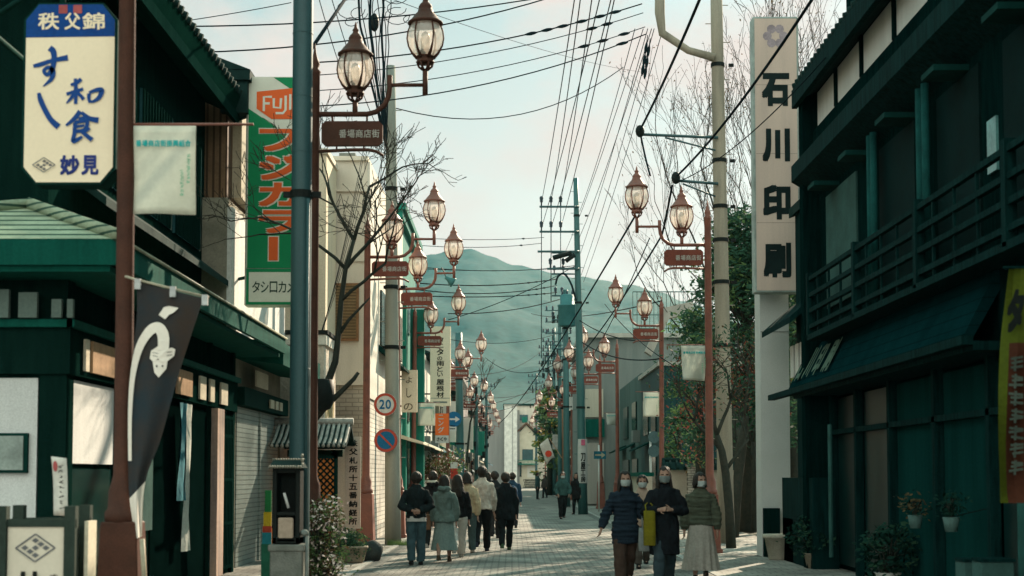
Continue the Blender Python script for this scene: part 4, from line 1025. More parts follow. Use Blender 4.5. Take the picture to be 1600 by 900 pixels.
for ch, y0, y1 in (("石", 115, 167), ("川", 202, 254), ("印", 290, 344), ("刷", 380, 434)):
    za, zb2 = H * (457 - y1) / 431, H * (457 - y0) / 431
    letter(m_, fc, ch, W * 0.19, za, W * 0.79, zb2, 0.006, 0.055)
m_.build("lettering", mat("sign_black_teal", (0.010, 0.022, 0.022), None, 0.5), SG, fix=False)
m_ = MB()
for dx, dz in ((-.16, .02), (.16, .02), (-.08, .16), (.08, .16), (-.08, -.12), (.08, -.12)):
    m_.add([fc.pt(W / 2 + dx + .09 * math.cos(k * .7), H * 0.925 + dz + .09 * math.sin(k * .7), 0.005 + .0005 * len(m_.f)) for k in range(9)], [tuple(range(9))])
m_.build("faded_emblem", mat("faded_mauve", (0.40, 0.33, 0.36), None, 0.6), SG, fix=False)
m_ = MB()
for k_ in (1, 2, 3): poly_on(m_, fc, [(0.05, H * k_ / 4), (W - .05, H * k_ / 4), (W - .05, H * k_ / 4 + .008), (0.05, H * k_ / 4 + .008)], 0.0045)
m_.build('panel_seam', mat('seam_grey', (0.30, 0.26, 0.23), None, .7), SG, fix=False)
br = MB(); br.box(xl + .1, xr + .2, d + .32, d + .55, zb + 0.3, zb + .4); br.box(xl + .1, xr + .2, d + .32, d + .55, zb + 1.6, zb + 1.7); br.build("bracket", M_black, SG)

# nobori flag at the right edge
NB = thing("nobori_banner", "tall yellow and red advertising banner on a pole before the dark timber shop", "banner", (4.3, 11.6, 0))
d = 11.6; rg = []
Lp = [(1577, 418), (1572, 480), (1564, 550), (1558, 620), (1557, 690), (1562, 750), (1566, 786)]
Ls = smooth2(Lp, 5)
for j, q in enumerate(Ls):
    a = P(q[0], q[1], d); row = []
    for i in range(9): row.append(a + Vector(((4.50 - a.x) * i / 8, 0.05 * math.sin(i * .8 + j * 0.25) * (1 - i / 8), 0.0)))
    rg.append(row)
fm = MB(); n = len(rg)
for j in range(n - 1):
    for i in range(8):
        py = Ls[j][1]; fm.cur = 0 if i == 0 or i == 7 else (0 if py < 440 else 1 if py < 535 else 2)
        fm.add([rg[j][i], rg[j][i + 1], rg[j + 1][i + 1], rg[j + 1][i]], [(0, 1, 2, 3)])
My = mat("nobori_yellow", (0.065, 0.085, 0.008), None, 0.8, 3, 0.5); Mr = mat("nobori_red", (0.065, 0.022, 0.012), None, 0.8, 3, 0.6)
fo = fm.build("cloth", [My, My, Mr], NB, True); 
fc = Face(P(1560, 535, d - .06), (1, 0, 0), (0.10, 0, 1)); m_ = MB(); letter(m_, fc, "タ", 0.05, 0.08, 0.185, 0.44, 0.0, 0.06); m_.build("large_lettering", M_black, NB, fix=False)
m_ = MB(); random.seed(5)
for i in range(7):
    fc = Face(P(1566, 580 + i * 27, d - .06), (1, 0, 0), (0.0, 0, 1))
    for k_ in range(3): stroke(m_, fc, [(0.05 + random.uniform(0, .03), .03 + .035 * k_), (.17, .03 + .035 * k_ + random.uniform(-.02, .02))], .02, 0)
    stroke(m_, fc, [(.10, 0), (.11, .12)], .02, 0.001)
m_.build("small_lettering", mat("nobori_pale", (0.085, 0.11, 0.09), None, 0.8), NB, fix=False)
q = MB(); q.tube([(4.515, 11.6, 0), (4.515, 11.6, 3.42)], 0.016, 8); q.tube([(4.515, 11.6, 3.30), (4.03, 11.6, 3.30)], 0.010, 6); q.build("pole", M_rwood2, NB)

# compound wall with tile coping
Mw_ = mat("compound_wall_render", (0.47, 0.42, 0.34), (0.38, 0.34, 0.28), 0.9, 1, 0.9, 0.15, 40)
S = thing("compound_wall", "low beige wall with dark tiled coping, behind the two bent tree trunks", "wall", (8, 45, 0))
MB().box(4.75, 13, 45.0, 45.25, 0.45, 1.75).build("panel", Mw_, S); MB().box(4.7, 13, 44.95, 45.3, 0, 0.45).build("plinth", M_stone, S)
tl = MB(); tl.hexa([(4.75, 44.8, 1.76), (13, 44.8, 1.76), (13, 45.45, 1.76), (4.75, 45.45, 1.76)], [(4.75, 45.05, 2.02), (13, 45.05, 2.02), (13, 45.2, 2.02), (4.75, 45.2, 2.02)]); to = tl.build("coping", M_tileg, S)
tl = MB()
for i in range(40): tl.tube([(4.8 + i * .206, 44.78, 1.80), (4.8 + i * .206, 45.1, 2.05)], 0.05, 6)
tl.tube([(4.75, 45.12, 2.08), (13, 45.12, 2.08)], 0.06, 6); tl.build("coping_tile", M_tileg, to, True)
S = thing("garden_wall", "low beige wall with a flat green coping beside the round signs, behind the three women", "wall", (4.8, 49, 0))
MB().box(4.15, 4.45, 45.2, 53, 0, 1.55).build("panel", Mw_, S); MB().box(4.05, 4.55, 45.6, 53, 1.55, 1.68).build("coping", M_fascia, S)
S = thing("brick_pier", "short pale brick pier at the corner of the beige garden wall", "pier", (5.9, 44.8, 0))
MB().box(5.50, 5.80, 44.55, 44.85, 0, 1.85).build("shaft", bricked("pier_brick", (0.5, 0.45, 0.38), (0.44, 0.4, 0.34), (0.2, 0.18, 0.15), 0.2, 0.075, 0.85, 0.5, 'XZ'), S); MB().box(5.46, 5.84, 44.51, 44.89, 1.85, 1.92).build("cap", M_stone, S)

# dark shop with concrete parapet
M_dkteal = banded("dark_teal_cladding", (0.018, 0.060, 0.062), (0.01, 0.035, 0.036), 'X', 5.0, 0.55, 0.6, 0.15)
M_conc = mat("pale_concrete", (0.40, 0.385, 0.34), (0.30, 0.29, 0.26), 0.9, 1, 0.9, 0.2, 40, streak=True)
M_conc2 = mat("grey_concrete", (0.19, 0.215, 0.20), (0.13, 0.155, 0.145), 0.9, 0.8, 0.9, 0.15, 30, streak=True)
S = thing("dark_shop", "dark teal clad two storey shop behind the white banners, with a slanted concrete parapet", "shop", (7, 58, 0))
MB().box(5.45, 12, 52, 60, 0, 5.6).build("wall", M_dkteal, S)
MB().box(5.46, 12, 60, 72, 0, 5.9).build("rear_wall", mat("dim_green_render", (0.085, 0.13, 0.118), (0.06, 0.095, 0.087), .9, 1, .9, .1, 30, streak=True), S)
q = MB(); pts = [(1008, 549), (1040, 480), (1083, 471), (1083, 562), (1071, 562), (1071, 492), (1046, 497), (1018, 556)]
q.prism([P(x, y, 51.9) for x, y in pts], (0, 0.5, 0)); q.build("parapet", M_conc, S)
q = MB(); q.box(5.35, 12, 51.95, 60.2, 5.6, 5.75); q.build("roof_slab", M_conc, S)
for y0, y1, z0, z1 in ((53.5, 55.2, 3.2, 4.6), (56.5, 58.6, 3.2, 4.6), (62, 64, 3.3, 4.8), (66.5, 69, 3.3, 4.8), (53.5, 56, 0.2, 2.3), (61.5, 64, 0.2, 2.3), (66, 69.5, 0.2, 2.3)):
    MB().box(5.39, 5.46, y0, y1, z0, z1).build("window", M_darkgl, S)
MB().box(5.6, 6.3, 51.93, 52.0, 0.2, 2.1).build("side_door", M_black, S)
for y0, z in ((56, 2.6), (63, 2.7), (68, 2.7)): MB().hexa([(5.45, y0, z + .25), (5.45, y0 + 2.4, z + .25), (4.8, y0 + 2.4, z - .05), (4.8, y0, z - .05)], [(5.45, y0, z + .32), (5.45, y0 + 2.4, z + .32), (4.8, y0 + 2.4, z), (4.8, y0, z)]).build("awning", M_dkgreen, S)
MB().box(5.15, 5.45, 60.5, 61.4, 3.0, 3.5).build("air_conditioner", M_conc2, S)
S = thing("flat_roof_building", "grey flat roofed concrete building with a roof railing, behind the dark teal shop", "building", (9, 80, 0))
zt = PZ(528, 74)
MB().box(PX(915, 74), 16, 74, 90, 0, zt).build("wall", M_conc2, S)
q = MB(); q.box(PX(905, 73.8), 16.1, 73.7, 90.2, zt, zt + .22); q.build("roof_slab", M_conc, S)
q = MB(); z1 = PZ(456, 74)
for z in (zt + .5, (zt + z1) / 2, z1): q.tube([(PX(990, 74), 74, z), (15, 74, z)], 0.03, 5)
for i in range(42): x = PX(990, 74) + i * 0.22; q.tube([(x, 74, zt + .2), (x, 74, z1)], 0.018, 4)
q.build("railing", mat("railing_green_grey", (0.10, 0.17, 0.16), None, 0.5), S)
MB().box(PX(915, 73.9), PX(943, 73.9), 73.9, 74, PZ(652, 74), PZ(608, 74)).build("shutter", mat("pale_shutter", (0.42, 0.40, 0.32), (0.34, 0.33, 0.27), 0.6, 2, 0.8, streak=True), S)
MB().box(PX(915, 73.8), PX(945, 73.8), 73.75, 73.95, PZ(683, 74), PZ(655, 74)).build("shop_sign", M_fascia, S)
MB().box(PX(917, 73.9), PX(944, 73.9), 73.9, 74, 0.1, PZ(692, 74)).build("shop_window", M_conc, S)
# ================================================================ the far part of the street
random.seed(21)
def block(label, side, xin, y0, y1, h, wm, floors, win=M_darkgl, sign=None, awn=None, cat="building", name="street_building", bay=2.2, pitched=False, front=True):
    """row building: street face at |x| = xin on one side"""
    sx = side; xo = sx * (xin + 7)
    S = thing(name, label, cat, (sx * (xin + 3), (y0 + y1) / 2, 0))
    MB().box(sx * xin, xo, y0, y1, 0, h).build("wall", wm, S)
    if pitched:
        q = MB(); a = sx * (xin - 0.45); c = sx * (xin + 3.5)
        q.add([(a, y0 - .3, h - .05), (xo, y0 - .3, h - .05), (xo, y1 + .3, h - .05), (a, y1 + .3, h - .05), (c, y0 - .3, h + 1.5), (c, y1 + .3, h + 1.5)], [(0, 1, 4), (1, 2, 5, 4), (2, 3, 5), (3, 0, 4, 5), (0, 3, 2, 1)])
        q.build("roof", M_tileg, S)
    else:
        MB().box(sx * (xin - 0.12), xo + sx * 0.1, y0 - .1, y1 + .1, h, h + 0.22).build("parapet", M_conc, S)
    fh = (h - 2.9) / max(floors - 1, 1)
    for f in range(1, floors):
        z0 = 2.9 + (f - 1) * fh + 0.75
        y = y0 + 0.6
        while y + 1.3 < y1:
            wn = MB().box(sx * (xin - 0.03), sx * (xin + .02), y, y + 1.3, z0, z0 + 1.25).build("window", win, S)
            q = MB(); q.box(sx * (xin - .08), sx * xin, y - .06, y + 1.36, z0 - .08, z0); q.box(sx * (xin - .06), sx * xin, y + .62, y + .68, z0, z0 + 1.25); q.box(sx * (xin - .06), sx * xin, y - .06, y + 1.36, z0 + 1.25, z0 + 1.31); q.build("frame", M_conc, wn)
            y += bay
    y = y0 + 0.4
    while y + 1.8 < y1:
        MB().box(sx * (xin - 0.03), sx * (xin + .02), y, y + 1.8, 0.1, 2.35).build("shop_front", random.choice([M_darkgl, M_tealgl, M_shut, M_cream]), S); y += 2.3
    if awn: 
        MB().hexa([(sx * xin, y0 + .3, 2.95), (sx * xin, y1 - .3, 2.95), (sx * (xin - .9), y1 - .3, 2.55), (sx * (xin - .9), y0 + .3, 2.55)], [(sx * xin, y0 + .3, 3.03), (sx * xin, y1 - .3, 3.03), (sx * (xin - .9), y1 - .3, 2.62), (sx * (xin - .9), y0 + .3, 2.62)]).build("awning", awn, S)
    if sign: 
        yy = y0 + 1.2
        MB().box(sx * (xin - 0.75), sx * (xin - .12), yy, yy + .18, 3.2, 5.2).build("projecting_sign", sign, S)
        MB().tube([(sx * (xin - .4), yy + .09, 4.9), (sx * (xin + .1), yy + .09, 4.9)], 0.03, 5).build("sign_bracket", M_black, S)
    MB().box(sx * (xin - .35), sx * xin, y1 - 1.3, y1 - .5, 2.6, 3.2).build("air_conditioner", M_conc2, S)
    return S
Mred = mat("sign_red", (0.5, 0.06, 0.04), None, 0.6); Mblu = mat("awning_blue", (0.05, 0.16, 0.22), None, 0.7); Mgry = mat("grey_siding", (0.27, 0.265, 0.25), (0.21, 0.21, 0.2), 0.8, 1, 0.8, streak=True)
Mmau = mat("mauve_grey_render", (0.30, 0.27, 0.26), None, 0.85, 1, 0.6, streak=True); Molv = mat("olive_render", (0.22, 0.21, 0.15), None, 0.85, 1, 0.8, streak=True)
block("dark fronted shop just past the green columned shop, with a cream awning", -1, 3.75, 52.5, 60, 6.4, M_dkteal, 2, sign=None, awn=M_cream, cat="shop")
block("white rendered shop behind the orange sign", -1, 3.8, 60.2, 68, 6.8, M_white, 2, awn=Mblu, cat="shop", pitched=True)
block("olive shop with a teal awning, beyond the round blue arrow sign", -1, 3.5, 68.3, 78, 7.4, Molv, 2, sign=M_white, awn=M_tealp, cat="shop")
block("teal fronted shop beside the slender bare street tree", -1, 3.7, 78.4, 88, 6.6, M_tealw, 2, sign=M_tealp, cat="shop", pitched=True)
block("mauve grey three storey building far along the street", -1, 3.2, 88.4, 103, 8.6, Mmau, 3, sign=M_white)
block("beige low house past the mauve grey building", -1, 3.2, 103.4, 116, 6.2, M_beige, 2, sign=M_tealp, awn=M_cream, pitched=True)
block("pale grey building with a teal sign near the street end", -1, 3.0, 116.4, 130, 6.8, Mgry, 2, sign=M_tealp)
block("white house with a blue awning, last before the street end", -1, 2.9, 130.5, 150, 6.0, M_white, 2, awn=Mblu, pitched=True)
block("cream shop past the flat roofed building, behind the poster pole", 1, 4.75, 90.6, 101, 5.6, M_cream, 2, sign=M_white, cat="shop")
block("brown fronted house under the tangle of wires", 1, 4.5, 101.4, 112, 6.2, mat("brown_siding", (0.16, 0.10, 0.07), None, 0.8, 1, 0.8, streak=True), 2, awn=M_cream, pitched=True)
block("dark green shop close to the yellow leaved tree", 1, 4.9, 118, 130, 5.4, M_tealw, 2, sign=M_white, cat="shop", pitched=True)
block("pale house with an olive awning, last before the street end", 1, 4.2, 131, 150, 5.8, M_white, 2, awn=Molv)
# buildings closing the street
S = thing("apartment_building", "broad beige apartment block closing the far end of the street", "building", (3, 182, 0))
h = PZ(634, 180)
MB().box(PX(788, 180), PX(900, 180), 180, 192, 0, h).build("wall", M_beige, S)
MB().box(PX(786, 180), PX(902, 180), 179.8, 192.2, h, h + .25).build("parapet", M_dkgreen, S)
for x0, x1, y0, y1 in ((809, 825, 648, 657), (835, 849, 648, 657), (812, 824, 668, 678), (834, 846, 668, 678)):
    a = P(x0, y1, 179.9); b = P(x1, y0, 179.9); wn = MB().box(a.x, b.x, 179.9, 180.02, a.z, b.z).build("window", M_tealgl, S); MB().box(a.x - .1, b.x + .1, 179.82, 179.9, a.z - .12, a.z).build("sill", M_conc, wn)
S = thing("white_block", "white boxy building with fluted front beside the far apartment block", "building", (0, 176, 0))
MB().box(PX(740, 175), PX(812, 175), 176.2, 186, 0, PZ(640, 175)).build("rear_wall", Mgry, S)
MB().box(PX(788, 175), PX(808, 175), 175, 176.2, 0, PZ(634, 175)).build("wall", banded("fluted_white", (0.80, 0.77, 0.70), (0.35, 0.34, 0.31), 'X', 0.9, 0.7, 0.8, 0.12), S); MB().box(PX(787, 175), PX(809, 175), 174.9, 176.3, PZ(634, 175), PZ(632, 175)).build("parapet", M_conc, S)
S = thing("gabled_house", "cream gabled house with a brown roof edge and small balcony facing down the street", "house", (2, 177, 0))
d = 176.5; a = P(803, 742, d); b = P(842, 742, d); zr = PZ(664, d); ze = PZ(685, d); xm = (a.x + b.x) / 2
q = MB(); q.prism([(a.x, d, 0), (b.x, d, 0), (b.x, d, ze), (xm, d, zr), (a.x, d, ze)], (0, 3, 0)); q.build("wall", M_cream, S)
q = MB()
for s_, xe in ((-1, a.x - .5), (1, b.x + .5)): q.hexa([(xe, d - .4, ze - .15), (xm, d - .4, zr + .1), (xm, d + 3.2, zr + .1), (xe, d + 3.2, ze - .15)], [(xe, d - .4, ze + .1), (xm, d - .4, zr + .38), (xm, d + 3.2, zr + .38), (xe, d + 3.2, ze + .1)])
q.build("roof", mat("rust_roof", (0.16, 0.09, 0.06), None, 0.7), S)
MB().box(xm - .55, xm + .1, d - .1, d + .5, zr + .3, zr + 1.0).build("roof_vent", M_tealp, S)
for x0, x1, y0, y1, m in ((816, 833, 702, 719, M_tealgl), (810, 815, 722, 745, M_darkgl), (824, 835, 728, 746, M_white), (806, 812, 704, 712, M_darkgl)):
    pa = P(x0, y1, d - .05); pb = P(x1, y0, d - .05); MB().box(pa.x, pb.x, d - .05, d + .02, pa.z, pb.z).build("window", m, S)
pa = P(809, 726, d - .9); pb = P(841, 719, d - .9); q = MB(); q.box(pa.x, pb.x, d - .9, d, pa.z, pa.z + .12)
for i in range(16): x = pa.x + (pb.x - pa.x) * i / 15; q.tube([(x, d - .88, pa.z), (x, d - .88, pb.z)], 0.02, 4)
q.tube([(pa.x, d - .88, pb.z), (pb.x, d - .88, pb.z)], .03, 4); q.build("balcony", M_tealp, S)
S = thing("street_end_fence", "dark lattice fence across the end of the street below the cream gabled house", "fence", (1.5, 174.6, 0))
q = MB(); x0 = PX(818, 174.6); x1 = PX(842, 174.6)
for i in range(12): x = x0 + (x1 - x0) * i / 12; q.tube([(x, 174.6, .05), (x + .3, 174.62, 1.0)], .03, 4); q.tube([(x + .3, 174.58, .05), (x, 174.6, 1.0)], .03, 4)
q.build("lattice", M_black, S); q = MB(); q.tube([(x0, 174.6, 1.02), (x1 + .3, 174.6, 1.02)], .04, 5); q.box(x0, x1 + .3, 174.55, 174.65, -0.02, .06); q.build("rail", M_black, S)
block("pale house across the end of the street, behind the last lamps", -1, 0.6, 178, 188, 5.5, M_white, 2, pitched=True, cat="house", name="far_house")
# ================================================================ utility poles
M_steel = mat("blue_grey_steel", (0.028, 0.080, 0.088), (0.018, 0.055, 0.062), 0.5, 2, 0.9, 0.05, 60, 0.1, 0.4, streak=True)
M_tpole = mat("teal_steel", (0.036, 0.12, 0.12), (0.025, 0.085, 0.085), 0.5, 2, 0.9, 0.05, 60, 0.1, 0.4, streak=True)
M_cpole = mat("concrete_pole", (0.31, 0.275, 0.215), (0.17, 0.155, 0.125), 0.9, 1.4, 0.9, 0.2, 60, streak=True)
M_gpole = mat("grey_concrete_pole", (0.30, 0.315, 0.27), (0.20, 0.21, 0.185), 0.9, 1.4, 0.9, 0.2, 60, streak=True)
M_wire = mat("black_wire", (0.008, 0.016, 0.020), None, 0.95, 4, 0.3, 0, 30, 0, 0.03)
M_ins = mat("insulator", (0.05, 0.07, 0.09), None, 0.3)
M_trf = mat("transformer_teal", (0.05, 0.16, 0.165), (0.03, 0.11, 0.115), 0.5, 2, 0.7)
def pole(px, d, r0, r1, h, m, label, bands=(), steps=True, px_top=None):
    g = G(px, d)
    t = thing("utility_pole", label, "utility pole", (g.x, d, 0))
    top = (px_top - px) / F * d if px_top is not None else 0
    q = MB(); n = 8
    q.tube([(g.x + top * i / n, d, h * i / n) for i in range(n + 1)], [r0 + (r1 - r0) * i / n for i in range(n + 1)], 16)
    q.build("shaft", m, t, True)
    if bands:
        for z in bands:
            q = MB()
            rr = r0 + (r1 - r0) * z / h + 0.018
            q.lathe([(rr, z), (rr, z + 0.09)], (g.x + top * z / h, d, 0), 14); q.box(g.x + rr - .02, g.x + rr + .10, d - .03, d + .03, z + .01, z + .08); q.box(g.x - rr - .08, g.x - rr + .02, d - .03, d + .03, z + .01, z + .08)
            q.build("clamp_band", M_black, t)
    if steps:
        q = MB(); z = 2.0; s = 1
        while z < h - 0.3:
            rr = r0 + (r1 - r0) * z / h; x = g.x + top * z / h
            q.tube([(x + s * rr * .9, d, z), (x + s * (rr + 0.13), d, z)], 0.011, 5); z += 0.45; s = -s
        q.build("step_bolt", m, t)
    return t, g
t1, g1 = pole(466, 17.5, 0.130, 0.124, 9.6, M_steel, "thick blue-grey steel pole standing in front of the green film shop sign", (5.03,), False)
q = MB()
for z in (2.9, 5.6, 6.3, 7.1): q.lathe([(0.1305, z), (0.1305, z + .006)], (g1.x, 17.5, 0), 16)
q.tube([(g1.x + .10, 17.37, 0.3), (g1.x + .10, 17.37, 5.0)], 0.022, 6); q.build("conduit", M_steel, t1, True)
t2, g2 = pole(614, 32.8, 0.19, 0.11, 11.15, M_gpole, "grey concrete pole carrying the speed limit and no parking discs", (4.5, 5.9, 8.2), True, 607)
t3, g3 = pole(1135, 33.4, 0.195, 0.14, 13.5, M_cpole, "weathered concrete pole beside the orange-red lamp, a curved cable arm near its top", (4.6, 6.1, 7.1, 7.9, 9.0, 11.3), True, 1126)
ar = MB(); a = P(1116, 90, 33.2); b = P(1035, 52, 33.2)
ar.tube([a, (a + b) / 2 + Vector((0, 0, -0.12)), b, b + Vector((-.06, 0, 0.5)), b + Vector((-.05, 0, 1.2))], [0.10, 0.09, 0.10, 0.12, 0.12], 10); ar.build("curved_arm", M_cpole, t3, True)
for y, x in ((213, 1000), (285, 1055)):
    ar = MB(); ar.tube([P(1122, y + 2, 33.2), P(x, y - 3, 33.2)], 0.035, 6); ar.tube([P(1118, y + 22, 33.2), P((1122 + x) / 2 - 22, y + 2, 33.2)], 0.022, 6); ar.build("bracket_arm", M_steel, t3, True)
for x, y in ((1000, 205), (1056, 278)): MB().ell(P(x, y, 33.0), 0.11, 0.09, 0.15, 8, 6).build("cable_clamp", M_black, t3, True)
t4, g4 = pole(911, 58.0, 0.20, 0.10, 13.8, M_tpole, "tall teal steel pole with crossarms of insulators, bearing posters near its foot", (4.3, 8.6, 12.2), True, 901)
def crossarm(t, y, x0, x1, d, ins, m=M_steel, up=True):
    q = MB(); q.tube([P(x0, y, d), P(x1, y, d)], 0.045, 6); ca = q.build("crossarm", m, t, True)
    q = MB()
    for x in ins:
        p = P(x, y, d)
        if up: q.lathe([(0.03, 0), (0.03, .18), (.075, .2), (.05, .24), (.08, .27), (.06, .31), (.085, .34), (.06, .42), (.02, .44)], p, 8)
    if ins: q.build("insulator", M_ins, ca, True)
crossarm(t4, 323, 843, 905, 57.8, (846, 861, 876)); crossarm(t4, 362, 843, 905, 57.8, (846, 861, 876)); crossarm(t4, 393, 840, 905, 57.8, ()); crossarm(t4, 420, 855, 905, 57.8, (860, 880))
q = MB(); q.tube([P(846, 323, 57.8), P(846, 560, 57.8)], 0.018, 5); q.tube([P(861, 323, 57.8), P(861, 470, 57.8)], 0.018, 5); q.tube([P(876, 323, 57.8), P(876, 420, 57.8)], 0.016, 5)
pts = [P(900, 470, 57.8), P(893, 445, 57.8), P(882, 428, 57.8), P(872, 432, 57.8), P(868, 445, 57.8)]; q.tube([Vector(p) for p in smooth2([tuple(p) for p in pts], 4)], 0.045, 6)
q.build("riser_wire", M_wire, t4, True)
for x0, x1, y0, y1 in ((864, 893, 395, 403), (884, 898, 398, 408)): MB().tube([P(x0, y1, 57.6), P(x1, y0, 57.6)], 0.10, 6).build("cutout_switch", M_black, t4, True)
# posters on the pole
a = P(902, 686, 57.7); b = P(917, 755, 57.7)
def wrap(px0, px1, py0, py1, d, m, name, t, k=1.0):
    q = MB(); c = g4.x - .02; rr = 0.205 * k
    za, zb = PZ(py1, d), PZ(py0, d); n = 9
    q.loft([[(c + rr * math.cos(R(200 + 140 * i / (n - 1))), 58 + rr * math.sin(R(200 + 140 * i / (n - 1))), z) for i in range(n)] for z in (za, zb)], False, False)
    return q.build(name, m, t, True)
po = wrap(902, 917, 686, 755, 57.8, mat("poster_paper", (0.46, 0.47, 0.45), None, 0.7, 4, 0.4), "poster", t4, 1.02)
fc = Face((g4.x - .16, 57.77, PZ(755, 57.8)), (1, 0, 0), (0, 0, 1)); m_ = MB()
for ch, y0, y1 in (("刀", 708, 721), ("屋", 722, 733), ("工", 734, 743), ("房", 744, 753)): letter(m_, fc, ch, 0.06, (755 - y1) / F * 57.8 / 1, 0.25, (755 - y0) / F * 57.8, 0.0, 0.03)
m_.build("poster_lettering", M_black, po, fix=False)
m_ = MB(); m_.add([fc.pt(.08, (755 - 696) / F * 57.8, .001), fc.pt(.24, (755 - 696) / F * 57.8, .001), fc.pt(.24, (755 - 687) / F * 57.8, .001), fc.pt(.08, (755 - 687) / F * 57.8, .001)], [(0, 1, 2, 3)]); m_.build("poster_mark", mat("poster_pink", (0.5, 0.12, 0.2), None, 0.7), po, fix=False)

t5, g5 = pole(886, 72.0, 0.17, 0.13, 11.0, M_tpole, "teal pole with a grey-teal transformer drum, beside the poster covered pole", (5, 7.4, 9), False, 884)
q = MB(); c = P(886, 511, 71.8); q.lathe([(0.40, 0), (0.46, .05), (0.46, 1.0), (0.50, 1.02), (0.50, 1.08), (0.36, 1.10), (0.36, 1.55), (.25, 1.62)], (c.x, c.y - .3, c.z), 14)
tr = q.build("transformer", M_trf, t5, True)
q = MB(); z = c.z + 1.6
for dx in (-.25, 0, .25): q.lathe([(0.03, 0), (.06, .03), (.04, .08), (.06, .11), (.02, .25)], (c.x + dx, c.y - .3, z), 7)
q.build("bushing", M_ins, tr, True)
for y, xs in ((395, ()), (428, (866, 880)), (462, (868, 878)), (500, (864,)), (545, ())): crossarm(t5, y, 862, 905, 71.8, xs)
def far_pole(px, d, h, label, arms=4, m=M_tpole):
    t, g = pole(px, d, 0.15, 0.11, h, m, label, (), False)
    for k_ in range(arms):
        z = h - 0.35 - k_ * 0.75
        q = MB(); q.tube([(g.x - 0.95, d - .15, z), (g.x + .75, d - .15, z)], 0.04, 5); ca = q.build("crossarm", M_steel, t)
        q = MB()
        for dx in (-.85, -.45, .4, .7): q.lathe([(0.03, 0), (.07, .12), (.05, .18), (.07, .24), (.02, .32)], (g.x + dx, d - .15, z), 6)
        q.build("insulator", M_ins, ca)
    for k_ in range(24):
        z = h - 1 - random.random() * 6.0; x = g.x + random.uniform(-.8, .6)
        MB().box(x, x + random.uniform(.05, .22), d - .3 - .1 * (k_ % 4), d - .1, z, z + random.uniform(.1, .55)).build("line_equipment", M_black, t)
    return t
far_pole(875, 92, 12.6, "slender pole in the wire tangle just behind the transformer drum", 5)
far_pole(866, 112, 13.2, "distant pole crowded with line equipment above the brown house", 5)
far_pole(857, 135, 14.0, "far pole in the wire tangle standing clear against the mountain", 4)
far_pole(838, 160, 13.0, "thinnest far pole, standing before the beige apartment block", 3, M_steel)
t6, g6 = pole(720, 66.0, 0.20, 0.16, 8.2, M_tpole, "teal pole behind the roofing sign, carrying the blue arrow disc", (3, 6), False, 716)
far_pole(760, 122, 9.5, "thin pale green pole near the street end", 1)
far_pole(744, 100, 8.5, "grey-green pole among small far lamps", 1)

# ================================================================ wires
def EX(x0, y0, d0, x1, y1, k=0.4):
    """start of a wire carried on beyond the frame, along the line through (x0, y0) and (x1, y1)"""
    return P(x0 + k * (x0 - x1), y0 + k * (y0 - y1), d0 * 0.85)
def wire(p, q, sag=0.3, r=0.014, label="thin black overhead wire strung between the utility poles", group="overhead wires", n=14, lumps=()):
    a, b = Vector(p), Vector(q); pts = []
    for i in range(n + 1):
        t = i / n; pts.append(a + (b - a) * t + Vector((0, 0, -4 * sag * t * (1 - t))))
    r *= 0.8
    m_ = MB(); m_.tube(pts, r, 5)
    o = m_.build("overhead_wire", M_wire, None, True)
    tag(o, label, "wire", group)
    if lumps:
        for t in lumps:
            l_ = MB()
            c = a + (b - a) * t + Vector((0, 0, -4 * sag * t * (1 - t))); dr = (b - a).normalized() * 0.16
            l_.tube([c - dr, c - dr * .5, c, c + dr * .6, c + dr], [r, .035, .045, .035, r], 6)
            l_.build("splice_sleeve", M_wire, o, True)
    return o
X_ = "thin wire crossing above the street to the curved concrete arm"
# crossing wires, left eaves -> right concrete arm
A = lambda x, y: P(x, y, 33.2)
wire(P(150, 40, 27), P(870, -8, 33.2), 0.25, 0.020, X_)
wire(P(150, 50, 28), P(455, 4, 30), 0.05, 0.012, X_)
wire(P(300, 82, 30), P(860, -4, 36), 0.30, 0.022, X_)
wire(P(488, 98, 30), P(1003, 6, 33.2), 0.25, 0.020, X_, lumps=(0.64, 0.69, 0.74, 0.80, 0.86, 0.91))
wire(P(488, 118, 30), P(1005, 20, 33.2), 0.25, 0.013, X_, lumps=(0.83, 0.88))
wire(P(488, 142, 30), P(1008, 42, 33.2), 0.28, 0.013, X_, lumps=(0.8, 0.86, 0.93))
wire(P(488, 166, 30), P(1010, 53, 33.2), 0.35, 0.018, X_, lumps=(0.92,))
wire(P(618, 169, 32.8), P(974, 105, 40), 0.75, 0.016, "sagging telephone wire from the speed limit pole across the pale sky")
wire(P(600, -6, 26), P(1000, 112, 58), 0.2, 0.008, "faint thread-like wire slanting down across the sky")
# along the street to the crossarm pole
S_ = "thin wire running overhead along the street to the crossarms of the tall teal pole"
for x0, x1, y1 in ((899, 846, 316), (908, 861, 316), (926, 876, 316), (939, 846, 356), (957, 861, 356), (962, 876, 356)):
    wire(EX(x0, -20, 24, x1, y1), P(x1, y1, 57.8), 0.25, 0.015, S_, "wires to the crossarm pole", 12)
for x0, x1, y1 in ((1005, 884, 392), (1012, 900, 415), (1018, 905, 372), (1022, 908, 430), (1036, 912, 440), (992, 906, 330)):
    wire(P(x0, 45, 33.2), P(x1, y1, 70 if y1 > 380 else 58), 0.25, 0.013, "thin wire falling from the curved concrete arm to the distant poles", "wires from the concrete arm", 12)
for x0, y0 in ((1012, 55), (1016, 60)):
    wire(P(x0, y0, 33.2), P(x0 - 9, y0 + 62, 33.2), 0.02, 0.014, "stubby knotted drop cable hanging below the curved concrete arm", "drop cables", 8, lumps=(.3, .6, .85))
